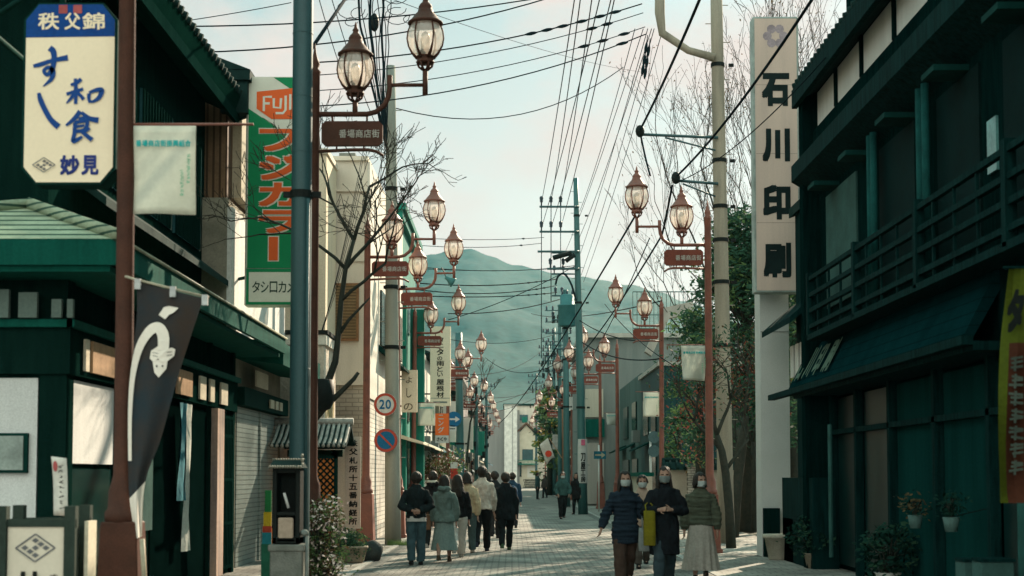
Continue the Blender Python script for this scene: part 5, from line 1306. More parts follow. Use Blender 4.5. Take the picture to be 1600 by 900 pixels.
# thick cables
wire(EX(1102, -30, 22, 1000, 203), P(1000, 203, 33.1), 0.12, 0.034, "thick black cable running down to the upper bracket of the concrete pole", None)
wire(EX(1262, -6, 21, 1057, 276), P(1057, 276, 33.1), 0.25, 0.032, "thick black cable passing before the printing sign to the lower bracket of the concrete pole", None)
wire(P(1290, 90, 22), P(1060, 284, 33.1), 0.25, 0.014, "thin cable beside the thick one before the printing sign", None)
wire(P(1000, 206, 33.1), P(1016, 275, 33), 0.06, 0.03, "short kinked cable hanging from the upper bracket towards the outer lantern", None, 8)
wire(P(992, 338, 33), P(782, 660, 118), 0.5, 0.032, "thick black cable sloping from the orange-red lamp's outer lantern to the far poles", None, 18)
wire(P(1050, 290, 33), P(1034, 368, 36), 0.05, 0.035, "thick cable passing close beside the orange-red lamp's inner lantern", None, 8)
wire(P(1034, 368, 36), P(870, 585, 95), 0.6, 0.032, "thick black cable in front of the flat roofed building, starting near the orange-red lamp", None, 18)
wire(P(1015, 372, 40), P(905, 585, 80), 0.4, 0.022, "thinner black cable beside the thick one before the flat roof", None)
wire(P(945, 475, 50), P(1108, 600, 29.4), 0.3, 0.016, "thin wire slanting down before the dark teal shop", None)
wire(P(830, 490, 112), P(1034, 470, 45.4), 0.4, 0.025, "dark cable rising from the pole tangle past the lamp before the dark shop", None)
# across the mountain
for i, (x0, y0, x1, y1, r) in enumerate(((600, 368, 850, 371, .02), (600, 378, 846, 380, .02), (610, 412, 905, 414, .025), (640, 419, 905, 417, .02), (640, 441, 870, 436, .035), (640, 451, 870, 446, .03), (640, 461, 870, 457, .03), (700, 490, 880, 466, .03), (700, 530, 870, 522, .016))):
    wire(P(x0, y0, 62), P(x1, y1, 74), 0.15 + 0.08 * (i % 3), r, "nearly level wire crossing in front of the hazy mountain", "level wires before the mountain", lumps=((0.78, 0.84, .9) if i in (4, 5, 6) else (.85,) if i < 3 else ()))
wire(P(735, 585, 80), P(850, 545, 118), 0.6, 0.022, "sagging white tinged cable low before the mountain", None)
wire(P(760, 560, 80), P(905, 545, 58), 0.9, 0.02, "cable sagging across the street to the tall teal pole, low on the mountain", None)
for x0, y0, x1, y1 in ((700, 640, 862, 592), (690, 655, 865, 607), (720, 618, 860, 600)):
    wire(P(x0, y0, 75), P(x1, y1, 112), 0.5, 0.022, "low wire dipping across the street in the distance", "low distant wires")
wire(P(700, 500, 58), P(905, 412, 58), 0.2, 0.02, "wire rising across the mountain towards the crossarms", None)
wire(P(905, 500, 58), P(1034, 532, 45.4), 0.3, 0.025, "dark cable before the grey building from the teal pole", None)
wire(P(910, 535, 58), P(1034, 560, 45.4), 0.3, 0.03, "second dark cable before the grey building, below the first", None)
# local clutter on the left concrete pole
tl_ = thing("cable_bundle", "twisted bundle of service cables dropping down the speed limit pole", "cable bundle", P(600, 120, 32.4), 0)
q = MB(); random.seed(9)
for k_ in range(9):
    x = 560 + k_ * 6; pts = []
    for i in range(9):
        t = i / 8; pts.append(tuple(P(x + (604 - x) * t ** 1.5 + random.uniform(-4, 4) * (1 - t), -20 + 250 * t, 32.4 - 0.05 * k_)))
    q.tube([Vector(p) for p in smooth2(pts, 4)], 0.012 if k_ % 3 else 0.028, 5)
for k_ in range(8):
    cx, cy, rr = random.uniform(540, 640), random.uniform(-10, 60), random.uniform(8, 24)
    q.tube([P(cx + rr * math.cos(a_ * .5), cy + rr * .7 * math.sin(a_ * .5), 32.4) for a_ in range(11)], 0.009, 4)
q.build("cable", M_wire, tl_, True)
q = MB(); c = P(585, 35, 32.3); q.ell(c, 0.11, .1, .22, 8, 6); q.build("junction_box", M_black, tl_, True)
wire(P(484, 80, 18.8), P(606, -100, 32.6), 0.0, 0.035, "stout stay rod slanting up from the lamp beside the thick pole", None, 4)
wire(EX(500, -10, 24, 556, 165), P(556, 165, 29.4), 0.2, 0.010, "fine wire slanting down beside the highest lanterns", "fine wires by the highest lantern")
wire(EX(520, -10, 24, 590, 200), P(590, 200, 29.4), 0.2, 0.010, "fine wire slanting down beside the highest lanterns", "fine wires by the highest lantern")
for i in range(5): wire(P(485 + 4 * i, 560 - 8 * i, 30.8), P(560 + 3 * i, 330 - 30 * i, 30.8), 0.25, 0.008, "fine guy wire looping before the beige building", "fine wires by the beige building")
# ================================================================ road signs and shop signs
M_sgr = mat("road_sign_red", (0.42, 0.075, 0.05), (0.34, 0.06, 0.04), 0.45, 4, 0.5); M_sgw = mat("road_sign_white", (0.58, 0.60, 0.57), None, 0.45, 4, 0.3); M_sgb = mat("road_sign_blue", (0.015, 0.13, 0.27), (0.012, 0.10, 0.22), 0.45, 4, 0.4)
M_back = mat("sign_back_grey", (0.20, 0.22, 0.21), None, 0.4)
def disc(mb, fc, r, h, n=28, c=(0, 0)): mb.add([fc.pt(c[0] + r * math.cos(2 * math.pi * i / n), c[1] + r * math.sin(2 * math.pi * i / n), h) for i in range(n)], [tuple(range(n))])
def ring(mb, fc, r0, r1, h, n=32):
    mb.add([fc.pt(r * math.cos(2 * math.pi * i / n), r * math.sin(2 * math.pi * i / n), h) for r in (r0, r1) for i in range(n)], [(i, (i + 1) % n, n + (i + 1) % n, n + i) for i in range(n)])
def round_sign(label, px, py, rpx, d, kind, cat="road sign"):
    c = P(px, py, d); r = rpx / F * d
    t = thing("road_sign", label, cat, c)
    q = MB(); q.tube([c + Vector((0, 0.0, 0)), c + Vector((0, .02, 0))], r, 30); q.box(c.x - .04, c.x + .04, c.y + .02, c.y + .14, c.z - .05, c.z + .05); q.build("plate", M_back, t)
    fc = Face(c + Vector((0, -.001, 0)), (1, 0, 0), (0, 0, 1))
    if kind == "20":
        q = MB(); disc(q, fc, r, .002); q.build("field", M_sgw, t, fix=False); q = MB(); ring(q, fc, r * .76, r * .98, .005); q.build("rim", M_sgr, t, fix=False)
        q = MB(); letter(q, fc, "2", -r * .52, -r * .40, -r * .05, r * .42, .005, .03); letter(q, fc, "0", r * .02, -r * .40, r * .50, r * .42, .005, .03); q.build("lettering", M_sgb, t, fix=False)
    elif kind == "np":
        q = MB(); disc(q, fc, r, .002); q.build("field", M_sgb, t, fix=False); q = MB(); ring(q, fc, r * .76, r * .98, .005); stroke(q, fc, [(-r * .57, r * .57), (r * .57, -r * .57)], r * .15, .006); q.build("rim", M_sgr, t, fix=False)
    else:
        q = MB(); disc(q, fc, r, .002); q.build("field", M_sgb, t, fix=False); q = MB(); stroke(q, fc, [(-r * .7, 0), (r * .3, 0)], r * .22, .005); q.add([fc.pt(r * .2, r * .4, .005), fc.pt(r * .2, -r * .4, .005), fc.pt(r * .8, 0, .005)], [(0, 1, 2)]); q.build("arrow", M_sgw, t, fix=False)
    return t
round_sign("round red rimmed 20 speed limit disc on the grey concrete pole", 602, 632, 18, 32.5, "20")
round_sign("round blue no parking disc with a red slash, below the speed limit disc", 603, 688, 18.5, 32.5, "np")
round_sign("round blue disc with a white arrow beside the roofing sign", 709, 655, 12, 65.6, "ar")
t = thing("supplementary_plate", "small white plate with black lettering beneath the blue arrow disc", "road sign", P(708, 672, 65.6))
a = P(701, 674, 65.6); b = P(713, 661, 65.6); MB().box(a.x, b.x, 65.6, 65.63, a.z, b.z).build("plate", M_sgw, t)
q = MB(); fc = Face((a.x, 65.595, a.z), (1, 0, 0), (0, 0, 1)); W, H = b.x - a.x, b.z - a.z
for i, y in enumerate((.25, .6)): q.add([fc.pt(W * .15, H * y, 0), fc.pt(W * .85, H * y, 0), fc.pt(W * .85, H * (y + .12), 0), fc.pt(W * .15, H * (y + .12), 0)], [(0, 1, 2, 3)])
q.build("lettering", M_black, t, fix=False)
# back of two round signs on a white post, right
t = thing("road_sign", "grey backs of two round traffic discs on a white post before the dark shop", "road sign", G(1017, 48))
g = G(1017, 48)
MB().tube([(g.x, 48, 0), (g.x, 48, 3.05)], 0.038, 8).build("post", M_sgw, t, True)
for y in (683, 705): c = P(1022, y, 47.9); MB().tube([c, c + Vector((0, .03, 0))], 0.20, 24).build("disc", mat("sign_back_teal", (0.10, 0.17, 0.18), (0.07, 0.12, 0.13), 0.35, 6, 0.8, 0, 20, 0.3), t)
# blue one way arrow
t = thing("road_sign", "blue rectangular one way arrow on a white post beside the poster pole", "road sign", G(936, 62))
g = G(936, 62); MB().tube([(g.x, 62, 0), (g.x, 62, 2.9)], 0.035, 8).build("post", M_sgw, t, True)
a = P(928, 717, 61.9); b = P(947, 705, 61.9); MB().box(a.x, b.x, 61.9, 61.93, a.z, b.z).build("plate", mat("arrow_sign_blue", (0.02, 0.14, 0.20), None, 0.5), t)
fc = Face((a.x, 61.895, (a.z + b.z) / 2), (1, 0, 0), (0, 0, 1)); W = b.x - a.x; q = MB(); stroke(q, fc, [(W * .1, 0), (W * .7, 0)], .07, 0); q.add([fc.pt(W * .62, .13, .001), fc.pt(W * .62, -.13, .001), fc.pt(W * .93, 0, .001)], [(0, 1, 2)]); q.build("arrow", mat("arrow_pale", (0.4, 0.38, 0.28), None, 0.6), t, fix=False)
# round roundel + notice boards far
def flat_sign(name, label, px0, px1, py0, py1, d, m, cat="shop sign", chars=None, cm=None, thick=.15, cols=None, bold=.02, bracket_to=None):
    a = P(px0, py1, d); b = P(px1, py0, d)
    t = thing(name, label, cat, (a.x, d, a.z)); MB().box(a.x, b.x, d, d + thick, a.z, b.z).build("panel", m, t)
    if chars:
        fc = Face((a.x, d - .003, a.z), (1, 0, 0), (0, 0, 1)); q = MB(); s = (b.x - a.x) / (px1 - px0)
        for ch, x0, x1, y0, y1 in chars: letter(q, fc, ch, (x0 - px0) * s, (py1 - y1) * s, (x1 - px0) * s, (py1 - y0) * s, .003, bold)
        q.build("lettering", cm or M_black, t, fix=False)
    if bracket_to is not None:
        q = MB()
        for z in (a.z + (b.z - a.z) * .15, a.z + (b.z - a.z) * .85): q.tube([((a.x if bracket_to < a.x else b.x), d + .06, z), (bracket_to, d + .06, z)], .03, 5)
        q.build("bracket", M_black, t)
    return t, a, b
Mrf = mat("roofing_sign_cream", (0.80, 0.69, 0.54), (0.72, 0.62, 0.48), 0.6, .8, .6)
t, a, b = flat_sign("roofing_sign", "tall cream roofing shop sign with a black column of characters", 672, 704, 510, 634, 52.5, Mrf, chars=[
    ("タ", 683, 693, 525, 534), ("ニ", 683, 693, 536, 542), ("タ", 682, 693, 544, 554), ("の", 683, 691, 556, 562), ("雨", 682, 694, 563, 571), ("と", 683, 692, 572, 580), ("い", 683, 692, 581, 588), ("屋", 682, 694, 592, 601), ("根", 682, 694, 602, 611), ("材", 682, 694, 612, 621)], bracket_to=-3.9, thick=.25)
q = MB(); fc = Face((a.x, 52.497, a.z), (1, 0, 0), (0, 0, 1)); W = b.x - a.x
q.add([fc.pt(0.02, .27, .003), fc.pt(W - .02, .27, .003), fc.pt(W - .02, .29, .003), fc.pt(.02, .29, .003)], [(0, 1, 2, 3)]); q.add([fc.pt(.12, .1, .003), fc.pt(W - .12, .1, .003), fc.pt(W - .12, .16, .003), fc.pt(.12, .16, .003)], [(0, 1, 2, 3)]); q.build("footer", M_conc2, t, fix=False)
q = MB(); q.add([fc.pt(W * .45, PZ(518, 52.5) - a.z, .006), fc.pt(W * .62, PZ(521, 52.5) - a.z, .006), fc.pt(W * .58, PZ(514, 52.5) - a.z, .006)], [(0, 1, 2)]); q.build("red_mark", Mred, t, fix=False)
flat_sign("hanging_sign", "cream hanging sign with thin brush kana, between the concrete pole and the green columns", 627, 652, 578, 644, 41.5, mat("kana_sign_cream", (0.74, 0.62, 0.46), (0.64, 0.54, 0.40), 0.7, 1, .8), chars=[("よ", 634, 644, 588, 598), ("し", 635, 643, 606, 621), ("の", 631, 645, 630, 641)], cm=mat("thin_brown_ink", (0.12, 0.09, 0.06), None, .7), bold=-0.005, thick=.12, bracket_to=-3.5)
t, a, b = flat_sign("projecting_sign", "orange shop sign with white vertical kana and a white foot, beneath the roofing sign", 680, 701, 646, 680, 60.5, mat("shop_orange", (0.85, 0.17, 0.04), (0.72, 0.14, 0.035), .6, 2, .5), chars=[("ニ", 685, 693, 648, 655), ("ン", 685, 693, 657, 665), ("グ", 684, 694, 667, 676)], cm=M_sgw, bracket_to=-3.9)
a2 = P(680, 692, 60.5); MB().box(a.x, b.x, 60.5, 60.65, a2.z, a.z - .01).build("white_foot", M_sgw, t)
q = MB(); fc = Face((a.x, 60.497, a2.z), (1, 0, 0), (0, 0, 1))
for i, ch in enumerate("さくや"): letter(q, fc, ch, .06 + i * .15, .07, .19 + i * .15, .24, .003, .03)
q.build("foot_lettering", M_black, t, fix=False)
t, a, b = flat_sign("nobori_banner", "small white over red banner standing beside the dry reddish bush", 704, 715, 722, 748, 56, Mred, "banner", thick=.02)
MB().box(a.x, b.x, 55.99, 56.0, (a.z + b.z) / 2 + .08, b.z).build("white_half", M_sgw, t); MB().tube([(a.x, 56.03, 0), (a.x, 56.03, b.z)], .015, 5).build("pole", M_steel, t)
flat_sign("notice_sign", "white notice with red and blue heading, high beside the poster pole", 881, 895, 620, 640, 76, M_sgw, "notice", thick=.05)
t, a, b = flat_sign("notice_sign", "pale shop notice between the brown timber post and the teal transformer pole", 863, 873, 679, 702, 100, mat("notice_pale", (.4, .42, .39), None, .7), "notice", thick=.05)
# brown timber post on the right
t = thing("timber_post", "broad brown timber post near the national flag, beyond the teal poles", "post", G(879, 98)); g = G(879, 98)
MB().box(g.x - .3, g.x + .3, 98, 98.5, 0, PZ(595, 98)).build("shaft", mat("brown_post", (0.20, 0.12, 0.075), None, .8, 1, .8, streak=True), t); MB().box(g.x - .34, g.x + .34, 97.96, 98.54, PZ(595, 98), PZ(592, 98)).build("cap", M_black, t)
# national flag
t = thing("flag", "white flag with a red disc hanging tilted from a staff far up the street", "flag", P(858, 720, 74)); d = 74.0
q = MB(); rg = []
for j in range(9):
    v = j / 8; rg.append([P(843 + 13 * u + 11 * v, 695 - 11 * u + 32 * v - 4 * math.sin(u * 3) * v, d + .08 * math.sin(4 * u + 3 * v)) for u in [i / 8 for i in range(9)]])
q.loft(rg, False, False); o = q.build("cloth", mat("flag_white", (.80, .75, .68), None, .9, 3, .4, trans=.45), t, True); o.modifiers.new('s', 'SOLIDIFY').thickness = .004
c = P(857, 709, d - .12); fc = Face(c, (1, 0, 0), (0, 0, 1)); q = MB(); disc(q, fc, 5.2 / F * d, 0); q.build("red_disc", mat("flag_red", (.6, .06, .03), None, .9), t, fix=False)
MB().tube([P(878, 716, d), P(858, 684, d)], .02, 5).build("staff", M_wood, t)
# loudspeaker horn
t = thing("loudspeaker", "teal horn loudspeaker hanging below the lamp arm before the mountain", "loudspeaker", P(703, 438, 40.5)); d = 40.5
a = P(696, 433, d); b = P(706, 440, d); q = MB(); q.tube([a, (a + b) / 2, b, P(709, 442, d)], [.05, .07, .13, .15], 12); q.build("horn", M_trf, t, True); MB().tube([P(697, 434, d), P(694, 425, d), P(690, 418, d)], .015, 5).build("bracket", M_black, t)
# ================================================================ trees and plants
M_bark = mat("dark_bark", (0.030, 0.036, 0.030), (0.05, 0.05, 0.04), 0.95, 8, 0.8, 0.6, 40)
M_twig = mat("twig_bark", (0.05, 0.045, 0.036), None, 0.95, 8, 0.6)
M_leafd = mat("dark_leaf", (0.022, 0.065, 0.038), (0.04, 0.09, 0.05), 0.8, 2.5, 0.9, 0, 20, 0, 0.1, trans=.35)
M_leafl = mat("light_leaf", (0.12, 0.20, 0.07), (0.10, 0.15, 0.06), 0.8, 3, 0.8, 0, 20, 0, 0.1, trans=.35)
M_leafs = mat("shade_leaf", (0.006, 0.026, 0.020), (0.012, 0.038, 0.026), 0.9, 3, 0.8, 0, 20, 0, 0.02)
M_leafr = mat("red_leaf", (0.24, 0.055, 0.04), (0.16, 0.06, 0.035), 0.6, 3, 0.8, trans=.35)
M_leafy = mat("yellow_leaf", (0.42, 0.28, 0.03), (0.30, 0.24, 0.04), 0.6, 2, 0.8, trans=.35)
M_leafb = mat("dry_leaf", (0.13, 0.09, 0.045), None, 0.8, 3, 0.8, trans=.35)
M_flow = mat("pale_pink_flower", (0.88, 0.66, 0.62), (0.88, 0.78, 0.68), 0.7, 6, 0.6)
M_terra = mat("clay_pot", (0.34, 0.29, 0.22), (0.25, 0.21, 0.16), 0.8, 4, 0.8)
def grow(tips, segs, p, d, r, L, depth, spread, rng, up=0.15, droop=0.0, kids=(2, 3), shrink=(0.62, 0.82), minr=0.004):
    n = 4; pts = [p]; dd = d.normalized()
    for i in range(n):
        dd = (dd + Vector((rng.uniform(-.16, .16), rng.uniform(-.16, .16), rng.uniform(-.1, .14) - droop))).normalized()
        pts.append(pts[-1] + dd * L / n)
    r1 = max(r * 0.66, minr)
    segs.append((pts, [max(r + (r1 - r) * i / n, minr) for i in range(n + 1)], depth))
    if depth <= 0: tips.append(pts[-1]); tips.append(pts[2]); return
    for k_ in range(rng.randint(*kids)):
        base = pts[-1] if k_ == 0 else pts[rng.randint(2, n)]
        ax = Vector((rng.uniform(-1, 1), rng.uniform(-1, 1), rng.uniform(-1, 1))).normalized()
        nd = (dd + ax * spread + Vector((0, 0, up))).normalized()
        grow(tips, segs, base, nd, r1 * (0.95 if k_ == 0 else 0.72), L * rng.uniform(*shrink), depth - 1, spread, rng, up, droop, kids, shrink, minr)
def tree(label, base, d0, r, L, depth, spread, seed, leaves=None, group=None, name="street_tree", up=.15, droop=0, kids=(2, 3), trunk=None, leafsize=.09, per=6, rad=.25, minr=.004, cat="tree", shrink=(.62, .82)):
    rng = random.Random(seed); tips = []; segs = []
    t = thing(name, label, cat, base, 0, group)
    if trunk:
        segs.append((trunk[0], trunk[1], 99)); p = trunk[0][-1]
        starts = trunk[2] if len(trunk) > 2 else [(p, d0)]
        for p, dv in starts: grow(tips, segs, p, dv, r, L, depth, spread, rng, up, droop, kids, shrink, minr)
    else: grow(tips, segs, Vector(base), d0, r, L, depth, spread, rng, up, droop, kids, shrink, minr)
    a = MB(); b = MB()
    for pts, rs, dp in segs:
        if dp >= max(depth - 1, 1): a.tube(pts, rs, 8 if dp > 50 else 6)
        else: b.tube(pts, rs, 4, False)
    a.build("trunk", M_bark, t, True)
    if b.v: b.build("branches", M_twig, t, True)
    if leaves:
        lf = MB()
        for tp in tips:
            cs = rng.random()
            for _ in range(per):
                c = tp + Vector((rng.gauss(0, rad), rng.gauss(0, rad), rng.gauss(0, rad * .8)))
                u = Vector((rng.uniform(-1, 1), rng.uniform(-1, 1), rng.uniform(-1, 1))).normalized(); w = u.orthogonal().normalized(); s = leafsize * rng.uniform(.4, 1.5)
                lf.cur = min(int((cs * .7 + rng.random() * .3) * len(leaves)), len(leaves) - 1)
                lf.add([c - u * s, c + w * s * .5, c + u * s, c - w * s * .5], [(0, 1, 2, 3)])
        lf.build("crown", leaves, t, fix=False)
    return t
def pv(*q): return [P(*p) for p in q]
# bare tree before the beige building
d = 23.0
tr = pv((470, 900, d), (476, 760, d), (487, 660, d), (508, 608, d), (524, 565, d), (529, 520, d), (533, 470, d), (540, 420, d), (553, 375, d))
t = tree("bare dark street tree with fine twigs, before the tall beige building", G(470, d), Vector((0, 0, 1)), .035, .95, 5, .75, 5, trunk=(tr, [.10, .09, .08, .065, .055, .048, .043, .038, .034], [
    (tr[-1], Vector((.25, 0, 1))), (tr[-1], Vector((-.4, .1, .9))), (tr[-2], Vector((-.8, 0, .8))), (tr[-2], Vector((.7, .2, .9))), (tr[-3], Vector((.9, 0, .9)))]), kids=(2, 3), minr=.0045, up=.1)
q = MB(); q.tube(pv((490, 655, d), (510, 634, d), (533, 612, d), (553, 592, d), (560, 582, d)), [.07, .05, .042, .034, .028], 8); q.build("pruned_limb", M_bark, t, True); q = MB()
q.tube(pv((531, 520, d), (545, 500, d), (562, 482, d), (578, 465, d)), [.035, .028, .022, .012], 6); q.build("pruned_limb", M_bark, t, True); q = MB()
q.tube(pv((505, 612, d), (494, 600, d), (486, 590, d)), [.04, .03, .025], 6); q.build("pruned_limb", M_bark, t, True)
bx = thing("tree_tag_box", "black rounded box strapped to the tree trunk beside the thick steel pole", "box", P(503, 615, 22.8)); c = P(503, 615, 22.75)
q = MB(); q.lathe([(0.02, -.30), (.14, -.24), (.20, -.12), (.20, .22), (.02, .24)], c, 12); q.build("housing", M_black, bx, True)
# right garden: evergreen, shrubs, red leaved bush, bare tall trees
def evergreen(label, base, h, r, seed, leaves, n=150, per=55, ls=.085, z0=.25, group=None, sq=1.0):
    rng = random.Random(seed); t = thing("garden_tree", label, "tree", base, 0, group); b = Vector(base)
    a = MB(); a.tube([b, b + Vector((.1, 0, h * .4)), b + Vector((0, .1, h * .92))], [h * .03, h * .022, .02], 8)
    lf = MB()
    for k_ in range(n):
        z = h * (z0 + (1 - z0) * rng.random() ** .8); q = (z / h - z0) / (1 - z0)
        rr = r * (1 - .55 * q ** 1.8) * (0.35 + .65 * rng.random() ** .5) * (1 + .25 * math.sin(seed + q * 9)); an = rng.uniform(0, 6.28)
        c = b + Vector((rr * math.cos(an), rr * math.sin(an) * sq, z))
        if k_ % 3 == 0: a.tube([b + Vector((0, 0, z * .8)), (b + Vector((0, 0, z * .9)) + c) / 2, c], [.03, .02, .008], 4, False)
        tone = rng.random(); s0 = rng.uniform(.22, .5) * r * .42
        for _ in range(per):
            e = c + Vector((rng.gauss(0, s0), rng.gauss(0, s0), rng.gauss(0, s0 * .6)))
            u = Vector((rng.uniform(-1, 1), rng.uniform(-1, 1), rng.uniform(-.7, .5))).normalized(); w = u.orthogonal().normalized(); s = ls * rng.uniform(.35, 1.5)
            lf.cur = min(int((tone * .75 + rng.random() * .25) * len(leaves)), len(leaves) - 1)
            lf.add([e - u * s, e + w * s * .45, e + u * s, e - w * s * .45], [(0, 1, 2, 3)])
    a.build("trunk", M_bark, t, True); lf.build("crown", leaves, t, fix=False)
    return t
evergreen("tall dark evergreen between the printing sign and the concrete pole with the curved arm", G(1168, 40), PZ(335, 40), 1.75, 3, [M_leafd, M_leafd, M_leafd, M_leafl], 230, 66, .09, .28)
evergreen("broad dark evergreen between the printing sign and the dark timber shop", G(1268, 36.5), PZ(330, 36.5), 1.35, 6, [M_leafd, M_leafd, M_leafd, M_leafl], 130, 60, .10, .25)  # added to block sun from the paving; also fills in the dark foliage here
evergreen("small loose evergreen beside the orange-red lamp, before the dark teal shop", G(1092, 42), PZ(490, 42), 0.9, 4, [M_leafd, M_leafd, M_leafl], 70, 42, .07, .30)
evergreen("rounded pruned pine low beside the brick pier, in front of the dark shop", G(1062, 46.5), PZ(640, 46.5), 0.75, 8, [M_leafd, M_leafl], 45, 40, .06, .35)
d = 31.2
tree("slim bent street tree with a few red leaves, before the beige compound wall", G(1142, d), Vector((-.1, 0, 1)), .05, .9, 4, .8, 12, leaves=[M_leafb, M_leafd, M_leafd, M_leafr], trunk=(pv((1143, 870, d), (1140, 800, d), (1134, 740, d), (1128, 705, d), (1120, 680, d)), [.12, .10, .09, .08, .06], [(P(1128, 705, d), Vector((-.7, 0, .8))), (P(1134, 735, d), Vector((.8, 0, .9))), (P(1120, 680, d), Vector((-.2, .1, 1))), (P(1120, 680, d), Vector((.5, .3, 1)))]), per=3, rad=.22, leafsize=.045, minr=.006)
tree("second dark trunk leaning behind the bent street tree", G(1151, 36.5), Vector((.1, 0, 1)), .07, 1.0, 3, .7, 14, trunk=(pv((1148, 850, 36.5), (1152, 760, 36.5), (1158, 700, 36.5), (1166, 650, 36.5)), [.10, .12, .14, .08]), minr=.006)
tree("reddish leaved shrub against the white pillar", G(1176, 38), Vector((0, 0, 1)), .05, 1.0, 4, .9, 16, leaves=[M_leafr, M_leafr, M_leafb, M_leafd], per=11, rad=.28, leafsize=.05, name="garden_shrub", cat="shrub", trunk=(pv((1178, 830, 38), (1178, 740, 38), (1176, 690, 38)), [.07, .06, .05], [(P(1178, 720, 38), Vector((-.6, 0, .8))), (P(1176, 690, 38), Vector((.2, 0, 1))), (P(1176, 690, 38), Vector((-.3, .2, 1)))]))
for px, dd, hp, sd, lb in ((1205, 47, 150, 31, "tall bare winter tree whose twigs show between the printing sign and concrete pole"), (1240, 42, 150, 37, "bare winter tree rising behind the printing sign"), (1150, 52, 330, 43, "thin bare winter tree just behind the curved arm concrete pole, few dry leaves")):
    g = G(px, dd); zt = PZ(hp, dd)
    tree(lb, g, Vector((0, 0, 1)), .06, zt * .27, 5, .50, sd, leaves=[M_leafb], per=1, rad=.12, leafsize=.04, minr=.0055, up=.28, trunk=([g, g + Vector((.05, 0, zt * .25)), g + Vector((-.05, 0.1, zt * .45))], [.20, .17, .13], [(g + Vector((0, 0, zt * .36)), Vector((-.4, .1, .9))), (g + Vector((0, 0, zt * .42)), Vector((.4, -.1, .9))), (g + Vector((-.05, .1, zt * .45)), Vector((0, 0, 1))), (g + Vector((-.05, .1, zt * .45)), Vector((-.25, .3, 1)))]), name="garden_tree")
# far trees
evergreen("bushy evergreen with yellow autumn leaves near the street end", G(858, 112), PZ(606, 112), 1.25, 9, [M_leafd, M_leafd, M_leafl, M_leafl, M_leafy], 80, 40, .16, .15)
evergreen("dark narrow evergreen just behind the yellow leaved tree", G(868, 114.5), PZ(640, 114.5), 1.1, 10, [M_leafd, M_leafd, M_leafl], 60, 36, .15, .12)
tree("slender bare street tree beyond the blue arrow disc's teal pole", G(729, 88.5), Vector((.1, 0, 1)), .06, 1.5, 4, .55, 22, minr=.012, trunk=(pv((727, 780, 86), (730, 710, 86), (735, 660, 86)), [.10, .08, .06]))
d = 57.0
tree("bush with dry reddish blossom beneath the orange sign", G(687, d), Vector((0, 0, 1)), .05, .55, 4, .9, 18, leaves=[M_leafr, M_leafb, M_leafl, M_flow], per=10, rad=.22, leafsize=.06, name="flowering_shrub", cat="shrub", trunk=(pv((688, 800, d), (688, 765, d)), [.06, .05], [(P(688, 768, d), Vector((-.5, 0, .8))), (P(688, 765, d), Vector((.5, 0, .9))), (P(688, 765, d), Vector((0, .3, 1)))]))
# shrubs in front
def shrub(name, label, base, r, h, seed, leaves, n, ls, z0=.1, per=18):
    rng = random.Random(seed); t = thing(name, label, "shrub", base); b = Vector(base); st = MB(); lf = MB()
    for k_ in range(n):
        an = rng.uniform(0, 6.28); z = h * (z0 + (1 - z0) * rng.random()); rr = r * (rng.random() ** .5) * math.sqrt(max(1 - ((z / h - .5) * 1.7) ** 2, .12))
        c = b + Vector((rr * math.cos(an), rr * math.sin(an), z))
        if k_ % 2 == 0: st.tube([b, (b + c) / 2 + Vector((0, 0, .1)), c], [.014, .010, .004], 4, False)
        tone = rng.random()
        for _ in range(per):
            e = c + Vector((rng.gauss(0, .06), rng.gauss(0, .06), rng.gauss(0, .05))); u = Vector((rng.uniform(-1, 1), rng.uniform(-1, 1), rng.uniform(-.6, .8))).normalized(); w = u.orthogonal().normalized(); s = ls * rng.uniform(.35, 1.5)
            lf.cur = min(int((tone * .6 + rng.random() * .4) * len(leaves)), len(leaves) - 1); lf.add([e - u * s, e + w * s * .5, e + u * s, e - w * s * .5], [(0, 1, 2, 3)])
    st.build("stem", M_bark, t, True); lf.build("foliage", leaves, t, fix=False); return t
shrub("flowering_bush", "bush of pale pink and white flowers beside the thick steel pole", G(507, 18.2), .25, 1.28, 2, [M_leafd, M_leafl, M_leafl, M_leafb, M_flow, M_flow], 170, .024, .02, 20)
t = shrub("potted_shrub", "round dense green shrub in a clay pot, by the sunlit lamp base", P(546, 868, 26.0), .31, .40, 6, [M_leafd, M_leafd, M_leafl], 120, .026, 0, 22)
b = P(552, 886, 26.0); q = MB(); q.lathe([(.16, 0), (.20, .05), (.25, .26), (.27, .27), (.27, .31), (.22, .31), (.21, .22)], (b.x, 26.0, 0), 16); q.build("pot", M_terra, t, True)
# boulder
t = thing("garden_boulder", "dark rounded boulder on the pavement beside the potted shrub", "boulder", G(581, 26.6)); g = G(581, 26.6); q = MB(); q.ell(g + Vector((0, 0, .17)), .21, .2, .22, 14, 10)
for v in q.v: n_ = noise.noise(v * 5) * .05; v += Vector((n_, n_, n_))
q.build("rock", mat("boulder_dark", (.035, .045, .045), (.06, .065, .06), .85, 6, .8, .5, 30), t, True)
# weeds at the concrete pole
rng = random.Random(3); t = thing("weed_patch", "small tuft of weeds at the foot of the speed limit pole", "weeds", G(622, 32.4)); q = MB()
for _ in range(260):
    e = G(rng.uniform(606, 636), 32.5) + Vector((0, rng.uniform(-.15, .1), 0)); s = rng.uniform(.05, .16); an = rng.uniform(-.06, .06); q.add([e, e + Vector((.012, 0, 0)), e + Vector((an, rng.uniform(-.05, .05), s))], [(0, 1, 2)])
q.build("blades", M_leafl, t, fix=False)
